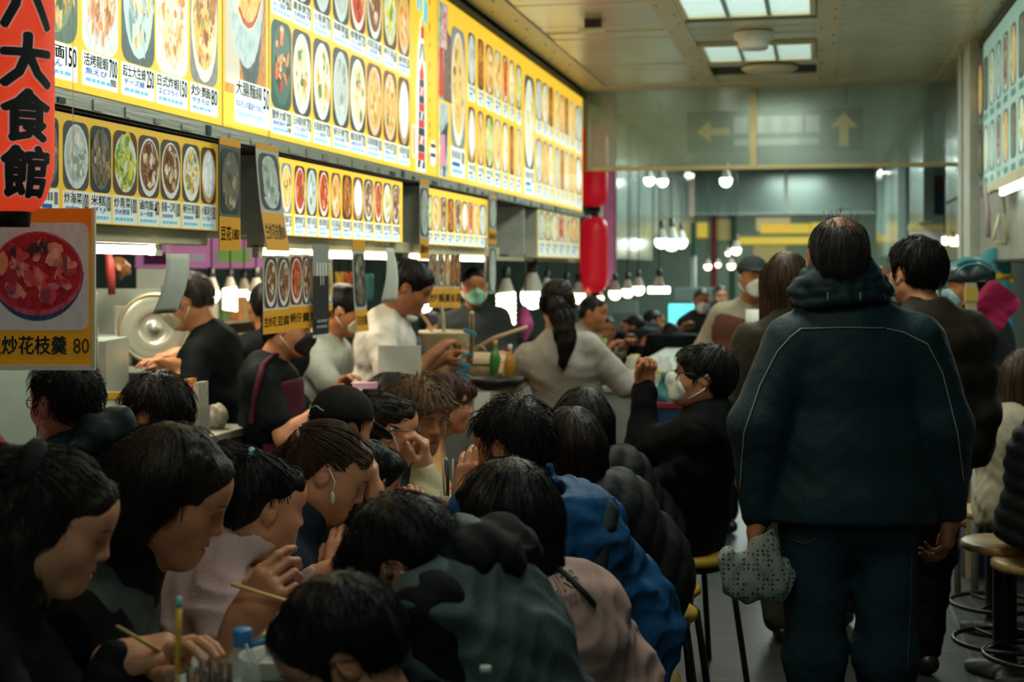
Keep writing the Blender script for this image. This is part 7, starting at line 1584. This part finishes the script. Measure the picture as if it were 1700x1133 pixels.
# ---------------------------------------------------------------- what lies behind: back stalls, far shops, the right-hand stall
fwv = V3(FW[0], FW[1], 0)
def far_slab(name, label, cat, u0, u1, v0, v1, d, m):
    if d > 25: d = 31.4
    a = at(u0, v0, d); b_ = at(u1, v1, d); y = 30.99 if d > 25 else (a[1]+b_[1])/2; k = y/((a[1]+b_[1])/2); x0, x1 = a[0]*k, b_[0]*k; z0, z1 = EYE+(b_[2]-EYE)*k, EYE+(a[2]-EYE)*k; p = ((x0+x1)/2, y, z0)
    if 'post' in name: z0 = 0.
    o = MB(); o.box((x0, y-.06, z0), (x1, y, z1), m); o = tag(o.build(name, loc=p, bevel=.004), label, cat)
    if d < 25:
        w = (x1-x0)*.3; s_ = MB()
        if z0 > 1.9: s_.tube([((x0+x1)/2, y-.03, z1), ((x0+x1)/2, y-.03, CEIL+.02)], .008, black_p, n=5)
        else:
            for q in (-w, w): s_.tube([((x0+x1)/2+q, y-.03, z0), ((x0+x1)/2+q, y-.03, 0)], .02, steel_dull, n=6)
        s_.build('support', o, loc=p).location = (0, 0, 0)
    return o
pinkb = mat('pink_sign', (.55, .20, .40), rough=.5, emit=.22, ecol=(.9, .35, .65)); 
a = at(228, 418, 12.2); b_ = at(436, 446, 12.2)
t = thing('pink_stall_sign', 'long pink stall sign with a green leaf print far behind the young cook', 'sign', (a+b_)/2); m = MB(); m.obox((a+b_)/2+V3(0, 0, .10), (fx, (0, 0, 1), fwv), (.54, .17, .05), pinkb); m.build('sign_panel', t)
m = MB(); q = at(388, 424, 12.1); m.obox(q, (fx, (0, 0, 1), fwv), (.14, .06, .004), mat('leaf_print', (.30, .55, .15), rough=.5, emit=.2)); m.obox(at(315, 428, 12.1), (fx, (0, 0, 1), fwv), (.12, .03, .004), mat('pale_print', (.6, .6, .62), rough=.5, emit=.2)); m.obox(at(258, 430, 12.1), (fx, (0, 0, 1), fwv), (.10, .05, .004), mat('plum_print', (.25, .06, .22), rough=.5)); m.build('sign_print', t)
m = MB()
for k in (-.5, .5): m.obox(((a+b_)/2+fx*k)*V3(1, 1, .5)+fwv*.08, (fx, (0, 0, 1), fwv), (.03, .8, .03), steel_dull)
m.build('sign_post', t)
# warm-lit goods on the back counter and shelves behind the cooks
sh2 = thing('goods_shelf', 'warm-lit back shelf of goods behind the cooks', 'shelf', (-4.15, 9.2, 0)); wb = mat('shelf_warm', (.34, .26, .17), rough=.6)
for z in (.62, .90, 1.16): m = MB(); m.box((-4.4, 6.6, z), (-4.0, 11.8, z+.02), wb); m.build('shelf_board', sh2)
m = MB(); m.box((-4.45, 6.6, 0), (-4.41, 11.8, 1.34), mat('shelf_back_warm', (.26, .20, .14), rough=.6, var=.3)); m.build('back_panel', sh2)
gcol = [('beige', (.45, .33, .19)), ('orange', (.50, .22, .05)), ('brown', (.20, .11, .05)), ('teal', (.05, .18, .18)), ('white', (.50, .48, .42)), ('red', (.35, .04, .03)), ('yellow', (.50, .34, .05)), ('green', (.08, .18, .06))]
proto = {}; r4 = random.Random(9)
for z in (.92, 1.18):
    y = 6.7
    while y < 11.6:
        n, c = r4.choice(gcol); w = r4.uniform(.07, .16)
        if n not in proto:
            m = MB(); m.box((-.06, -.05, 0), (.06, .05, .16), mat('goods_'+n, c, rough=.5, var=.25, vscale=25)); o = m.build('goods_box', bevel=.006); tag(o, '%s food packet on the warm-lit back shelf behind the cooks' % n, 'food packet', '%s packets on the back shelf' % n); proto[n] = o
        else: o = proto[n].copy(); COL.objects.link(o)
        o.location = (-4.1+r4.uniform(-.05, .05), y, z); y += w+.04
# unseen fill lamps added to brighten the cooks, hidden by the light boxes
for i, (x, y, e) in enumerate(((-3.0, 6.2, 26), (-2.9, 8.4, 34), (-2.9, 10.6, 26), (-3.0, 4.3, 14))):
    t = thing('stall_fill_lamp', 'added unseen warm fill lamp above the cooks behind the menu boards', 'lamp', (x, y, 2.3), group='added fill lamps above the cooks'); m = MB(); m.box((x-.06, y-.6, 2.3), (x+.06, y+.6, 2.36), cream); m.build('fitting', t)
    m = MB(); m.tube([(x, y-.55, 2.285), (x, y+.55, 2.285)], .016, tube_em, n=8); m.build('tube', t)
    area_light('stall_fill_light', (x, y, 2.26), (0, 0, 0), .08, 1.1, e, (1, .86, .62))
m = MB(); m.box((-7.4, 2.5, 2.36), (-2.45, 12.4, 2.42), mat('stall_ceiling', (.10, .11, .10), rough=.7)); struct(m.build('ceiling_stalls'))
# far bay: yellow shops, banners, cyan lamp
ys = mat('far_sign_yellow', (.60, .45, .04), rough=.5, emit=.42, ecol=(.85, .62, .08)); yd = mat('far_sign_dim_yellow', (.40, .34, .12), rough=.5, emit=.15, ecol=(.6, .5, .2)); gd = mat('far_dark_green', (.02, .08, .05), rough=.6); rd = mat('far_red', (.25, .02, .03), rough=.6); cy = mat('cyan_lamp', (.1, .5, .55), rough=.4, emit=1.4, ecol=(.10, .72, .80)); gg = mat('far_grey_green', (.20, .26, .23), rough=.5, emit=.03); wm = mat('far_warm_window', (.5, .42, .22), rough=.5, emit=.3, ecol=(.7, .58, .28))
for i, (u0, u1, v0, v1, d, mm, nm, lb, ct) in enumerate((
    (1255, 1312, 362, 384, 32, wm, 'shop_window', 'pale yellow lit shop window far down the hall', 'window'), (1262, 1345, 372, 388, 31.5, ys, 'shop_sign', 'upper bright yellow shop sign far down the hall', 'sign'), (1225, 1345, 394, 406, 31.5, ys, 'shop_sign', 'lower long yellow shop sign far down the hall', 'sign'),
    (1346, 1420, 370, 402, 31.6, ys, 'shop_sign', 'yellow shop sign partly behind the balding man head', 'sign'), (1157, 1176, 370, 395, 30, ys, 'shop_sign', 'small yellow shop sign beside the green banner', 'sign'), (1190, 1215, 365, 400, 30.5, yd, 'shop_sign', 'dim yellow panel beside the dark red post', 'sign'),
    (1182, 1190, 350, 420, 29, rd, 'red_post', 'thin dark red post far down the hall', 'post'), (1212, 1221, 358, 440, 29, gd, 'dark_post', 'thin dark green post far down the hall', 'post'), (1147, 1156, 370, 425, 21, gd, 'green_banner', 'narrow green banner by the middle cool bulbs', 'banner'), (1143, 1152, 298, 360, 21.5, mat('far_white_red', (.5, .35, .3), rough=.5), 'red_white_banner', 'narrow red and white banner under the second fascia', 'banner'),
    (1250, 1305, 408, 445, 31, yd, 'yellow_poster', 'dull yellow poster far above the masked stall worker', 'poster'), (1110, 1175, 505, 545, 15.5, cy, 'far_cyan_lamp', 'glowing cyan lamp above the dark far diners', 'tank'), (1525, 1566, 292, 322, 16, mat('brick_red_panel', (.20, .07, .05), rough=.6), 'shop_banner', 'dull red shop panel above the far right window', 'panel'),  # the glowing cyan slab is a far lamp
    (1528, 1566, 322, 358, 16.2, mat('far_glass_teal', (.06, .10, .11), rough=.2), 'shop_window', 'dark teal shop window below the dull red panel', 'window'), (1508, 1566, 373, 384, 15, yd, 'awning_sign', 'dull yellow strip above the pale blurred sign', 'sign'), (1510, 1566, 385, 412, 15, mat('far_pale_sign', (.42, .42, .40), rough=.5, emit=.15), 'pale_sign', 'pale blurred shop sign behind the brown puffer man head', 'sign'),
    (1456, 1474, 300, 390, 21.5, gg, 'pale_banner', 'pale vertical banner right of the second fascia', 'banner'), (1000, 1060, 500, 520, 18, gg, 'far_shelf', 'pale blurred counter shelf under the far bulbs', 'shelf'), (1120, 1190, 478, 500, 18, gg, 'far_counter', 'pale blurred stall top beyond the cyan lamp', 'counter'))):
    far_slab(nm, lb, ct, u0, u1, v0, v1, d, mm)
# --- right-hand stall
trq = mat('teal_cloth', (.03, .24, .30), rough=.7); bn = mat('banana_yellow', (.48, .33, .03), rough=.5); wt = mat('menu_white', (.55, .66, .62), rough=.4)
t5, pl5 = None, None
y0, y1 = 7.2, y_on(1626, XR-.03); t = thing('right_menu_board', 'pale teal menu board with round dishes on the right-hand wall', 'menu board', (XR, (y0+y1)/2, 2.03)); m = MB(); m.box((XR, y0, 2.03), (XR+.14, y1, 3.04), grey_p); m.build('box_casing', t)
cool = print_mat('lit_print_teal', .30, tint=(.75, 1, .95)); m = MB(); X = XR-.004; m.add([(X, y0, 2.04), (X, y1, 2.04), (X, y1, 3.03), (X, y0, 3.03)], [(3, 2, 1, 0)], cool, col=S('A9C8C0')); m.build('pale_panel', t)
pl = Plane((X, 0, 0), (0, 1, 0), (-1, 0, 0)); rs = random.Random(31)
class Rev:  # keeps faces turned to the hall
    def __init__(s, pl): s.p = pl
for i in range(9):
    ya = y0+.12+i*.33
    for (z0, z1) in ((2.17, 2.48), (2.58, 2.93)):
        b = MB(); pl.k = 1; dish(pl, b, cool, ya, ya+.22, z0, z1, ['bowl', 'brown', 'cold', 'porridge', 'dark'][(i+int(z0*3)) % 5], rs, nb=10); b.f = [f[::-1] for f in b.f]; b.build('dish_photo', t)
    for z in (2.10, 2.52):
        b = MB(); pl.k = 2; pl.poly(b, [(ya+.02, z), (ya+.2, z), (ya+.2, z+.04), (ya+.02, z+.04)], cool, S('5E7C78')); b.f = [f[::-1] for f in b.f]; b.build('price_label', t)
m = MB(); m.box((XR+.0, 6.2, 1.60), (XR+.16, y_on(1626, XR), 2.02), steel_dull); m.box((XR-.03, 6.2, 1.585), (XR+.2, y_on(1626, XR), 1.60), gap_m); tag(m.build('stall_fascia', loc=(XR, 8, 1.6)), 'dull steel stall fascia below the pale teal menu board', 'fascia')
tc_em = mat('tube_glow_cool', (.9, 1, .97), emit=6, ecol=(.85, 1, .95), var=0)
tube_lamp('cool white tube lamp slanting out below the right-hand menu board', 6.3, y_on(1664, XR-.08), z=z_at(325, 8.2), X=XR-.08, em=tc_em)
m = MB(); p = at(1634, 300, 8.6); q = at(1641, 395, 8.6); m.tube([p, (p+q)/2+fx*.01, q], [.02, .03, .035], mat('pink_bag_film', (.55, .42, .40), rough=.3), n=8, flat=.4); tag(m.build('plastic_bag_roll', loc=q), 'pinkish plastic bags hanging by the right-hand tube lamp', 'bag')
m = MB(); p = at(1668, 300, 8.3); 
for u0, u1, v0, v1 in ((1662, 1668, 300, 356), (1660, 1648, 356, 402), (1666, 1672, 356, 402), (1648, 1672, 402, 405)): m.tube([at(u0, v0, 8.2), at(u1, v1, 8.2)], .012, cream, n=6)
tag(m.build('cloth_hanger', loc=p), 'white triangular hanger under the right-hand tube lamp', 'hanger')
p = at(1652, 440, 8.8); d = Sdf(); d.el(p, (.10, .08, .11)); d.rc(p-V3(0, 0, .05), p-V3(-.02, 0, .35), .08, .10); d.disp(folds(.012, 8, 8, 8, 4)); v, f = d.mesh(.014); tag(mesh_obj('hanging_cloth', v, f, trq, loc=p), 'bunched turquoise cloth behind the cycle helmet', 'cloth')
p = at(1655, 466, 8.4); m = MB(); 
for k in range(4): m.tube([p+V3(-.08, 0, -.03+.01*k), p+V3(0, .01*k, .015+.008*k), p+V3(.09, 0, .03-.012*k)], [.012, .02, .01], bn, n=8)
m.tube([p, V3(p[0], p[1], 1.60)], .003, black_p, n=4); tag(m.build('banana_bunch', loc=p), 'yellow bunch hanging below the turquoise cloth', 'fruit')
p = at(1612, 700, 7.1); m = MB(); post = mat('yellow_post', (.50, .36, .06), rough=.5); q = at(1612, 470, 7.1); m.box((p[0]-.025, p[1]-.025, 0), (p[0]+.025, p[1]+.025, q[2]), mat('cream_post', (.42, .36, .20), rough=.5)); t = tag(m.build('stall_post', loc=V3(p[0], p[1], 0)), 'cream post with yellow bands beside the brown puffer man', 'post')
for v0, v1 in ((478, 500), (575, 600), (640, 690)): m = MB(); a = z_at(v0, 7.1); b_ = z_at(v1, 7.1); m.box((p[0]-.03, p[1]-.03, b_), (p[0]+.03, p[1]+.03, a), post); o = m.build('yellow_band', t, loc=V3(p[0], p[1], 0)); o.location = (0, 0, 0)
t = thing('side_table', 'low brown table with boxes between the aisle and right-hand stall', 'table', (.90, 7.15, 0)); m = MB(); m.box((.70, 6.95, .70), (1.08, 7.5, .74), mat('brown_board', (.22, .15, .07), rough=.6)); m.build('table_top', t)
for x in (.73, 1.05):
    for y in (7.0, 7.45): m = MB(); m.tube([(x, y, 0), (x, y, .70)], .018, steel_dull, n=8); m.build('leg', t)
m = MB(); m.box((.71, 7.0, .74), (1.02, 7.3, .86), mat('carton_brown', (.26, .16, .06), rough=.7)); tag(m.build('carton', loc=(.87, 7.15, .74), bevel=.004), 'brown carton on the low table under the magenta box', 'carton')
m = MB(); m.box((.74, 7.02, .86), (1.0, 7.28, .93), mat('box_magenta', (.42, .03, .20), rough=.5)); o = tag(m.build('gift_box', loc=(.87, 7.15, .86), bevel=.004), 'magenta and yellow box on top of the brown carton', 'box'); m = MB(); m.box((.738, 7.018, .90), (1.002, 7.282, .915), bn); m.build('yellow_stripe', o, loc=(.87, 7.15, .86)).location = (0, 0, 0)
p = at(1664, 512, 8.0); m = MB(); p[2] = .86; m.lathe([(0, 0), (.09, 0), (.10, .2), (.10, .42), (.06, .5), (0, .5)], (1.3, 8.2, .86), mat('jar_white', (.45, .50, .48), rough=.35), n=20); tag(m.build('white_jar', loc=(1.3, 8.2, .86)), 'tall white jar on the right-hand stall counter', 'jar')
crate = mat('crate_blue', (.015, .055, .22), rough=.5); a = on_z(1600, 945, .03); t = thing('plastic_crate', 'blue ribbed plastic crate on the floor behind the wooden stools', 'crate', (a[0]+.2, a[1]+.2, 0)); m = MB(); x0, y0c = a[0]+.02, a[1]
m.box((x0, y0c, .0), (x0+.38, y0c+.4, .34), crate)
for k in range(9): m.box((x0+.005+.044*k, y0c-.012, .02), (x0+.025+.044*k, y0c, .32), crate)
m.box((x0-.012, y0c-.016, .30), (x0+.392, y0c+.41, .35), crate); m.build('crate_body', t, bevel=.004)
m = MB(); q = on_z(1590, 985, 0); m.tube([V3(q[0], q[1], 0), V3(q[0]-.01, q[1]+.02, .85)], .016, steel_dull, n=8); m.tube([V3(q[0]-.08, q[1]+.1, 0), V3(q[0]-.08, q[1]+.1, .85)], .016, leg_k, n=8); m.box((q[0]-.1, q[1]-.05, .83), (q[0]+.5, q[1]+.45, .86), steel_dull); tag(m.build('folding_table', loc=q), 'small steel-legged table beside the blue crate', 'table')
# polka-dot bag in the big man's hand
dot = bpy.data.materials.new('polka_dot_fabric'); dot.use_nodes = True; N_ = dot.node_tree.nodes; L_ = dot.node_tree.links; tc = N_.new('ShaderNodeTexCoord'); v_ = N_.new('ShaderNodeTexVoronoi'); v_.inputs['Scale'].default_value = 70; v_.inputs['Randomness'].default_value = .3; r_ = N_.new('ShaderNodeValToRGB'); r_.color_ramp.elements[0].position = .26; r_.color_ramp.elements[1].position = .30; r_.color_ramp.elements[0].color = (.02, .03, .03, 1); r_.color_ramp.elements[1].color = (.30, .34, .31, 1)
L_.new(tc.outputs['Object'], v_.inputs['Vector']); L_.new(v_.outputs['Distance'], r_.inputs[0]); L_.new(r_.outputs[0], N_['Principled BSDF'].inputs['Base Color']); N_['Principled BSDF'].inputs['Roughness'].default_value = .7
DB = 4.22; P = lambda u, v, dd=0.: at(u, v, DB+dd); d = Sdf(); Tb = np.array([fx, fwv*1.7, V3(0, 0, 1)])
d.rc(P(1222, 940), P(1284, 955), .050, .062, k=.04, T=Tb); d.rc(P(1226, 968), P(1280, 975), .058, .050, k=.03, T=Tb); d.rc(P(1268, 915), P(1283, 970), .050, .050, k=.03, T=Tb); d.el(P(1208, 925), (.020, .03, .03), k=.03); d.rc(P(1276, 895), P(1268, 940), .018, .035, k=.03); d.el(P(1214, 985), (.03, .02, .015), k=.02)
d.disp(folds(.012, 9, 9, 6, 8)); v, f = d.mesh(.006); t = thing('shopping_bag', 'white shopping bag with black polka dots hanging from the balding man hand', 'bag', P(1250, 1000)); mesh_obj('bag_body', v, f, dot, parent=t, loc=P(1250, 1000)).location = (0, 0, 0)
m = MB(); m.tube([P(1268, 940), P(1284, 905), P(1282, 880), P(1268, 890), P(1256, 930)], [.012, .014, .010, .010, .014], dot, n=8, flat=.5); m.build('bag_knot', t, loc=P(1250, 1000)).location = (0, 0, 0)

m = MB(); m.box((-1.9, 27.5, 3.36), (1.0, 27.7, 3.4), cream); struct(m.build('trim_5'))
area_light('far_hall_fill_light', (-.4, 27.6, 3.34), (0, 0, 0), 2.6, .15, 130, (.9, 1, .8))  # unseen light added to brighten the far wall and shops

p = at(872, 540, 9.3); d = Sdf(); d.rc(p+V3(0, 0, .10), p, .03, .05, k=.03); d.rc(p, p-V3(0, 0, .09), .05, .02, k=.03); d.disp(folds(.006, 12, 12, 6, 3)); v, f = d.mesh(.012); o = tag(mesh_obj('pink_bag', v, f, mat('bag_pink', (.45, .05, .22), rough=.5), loc=p), 'magenta plastic bag hanging beside the big ribbed coil bulb', 'bag'); m = MB(); m.tube([p+V3(0, 0, .08), (p[0], p[1], 1.645)], .004, black_p, n=4); m.build('bag_string', o, loc=p).location = (0, 0, 0)
for i, (u0, u1, v0, v1, c, n) in enumerate(((556, 572, 452, 486, (.55, .36, .04), 'amber'), (572, 586, 452, 492, (.45, .10, .04), 'rust'), (600, 622, 455, 500, (.03, .14, .13), 'deep teal'), (650, 664, 455, 480, (.30, .05, .06), 'dull red'), (640, 650, 470, 505, (.40, .38, .30), 'pale grey'))):
    d_ = 10.6; a = at(u0, v0, d_); b_ = at(u1, v1, d_); m = MB(); y = a[1]; x0, x1 = a[0], b_[0]
    m.grid(lambda i_, j_: (x0+(x1-x0)*i_, y+.015*sin(i_*9+j_*3), b_[2]+(a[2]-b_[2])*j_), 8, 4, mat('hung_cloth_%d' % i, c, rough=.8)); o = tag(m.build('hanging_cloth', loc=((x0+x1)/2, y, b_[2]), solid=.006), '%s cloth hanging far behind the white-tee cook' % n, 'cloth')
    m = MB(); m.tube([((x0+x1)/2, y, a[2]-.01), ((x0+x1)/2, y, 2.37)], .005, black_p, n=4); m.build('hanging_cord', o, loc=((x0+x1)/2, y, b_[2])).location = (0, 0, 0)
m = MB(); m.box((3.0, -1, 0), (3.1, 31, 3.2), mat('right_stall_wall', (.16, .19, .17), rough=.6, var=.25, vscale=1.5)); struct(m.build('wall_right_stall'))
m = MB(); m.box((XR+.3, 3.5, 2.2), (3.0, YB, 2.26), gap_m); struct(m.build('ceiling_right_stall'))
t = thing('stall_fill_lamp', 'added unseen cool fill lamp under the right-hand stall ceiling', 'lamp', (2.1, 7.5, 2.2)); m = MB(); m.box((2.04, 6.9, 2.15), (2.16, 8.1, 2.2), cream); m.build('fitting', t); m = MB(); m.tube([(2.1, 6.95, 2.13), (2.1, 8.05, 2.13)], .016, tc_em, n=8); m.build('tube', t)  # unseen lamp added to replace the world light the side wall blocks
area_light('stall_fill_light', (2.1, 7.5, 2.10), (0, 0, 0), .08, 1.1, 22, (.9, 1, .9))
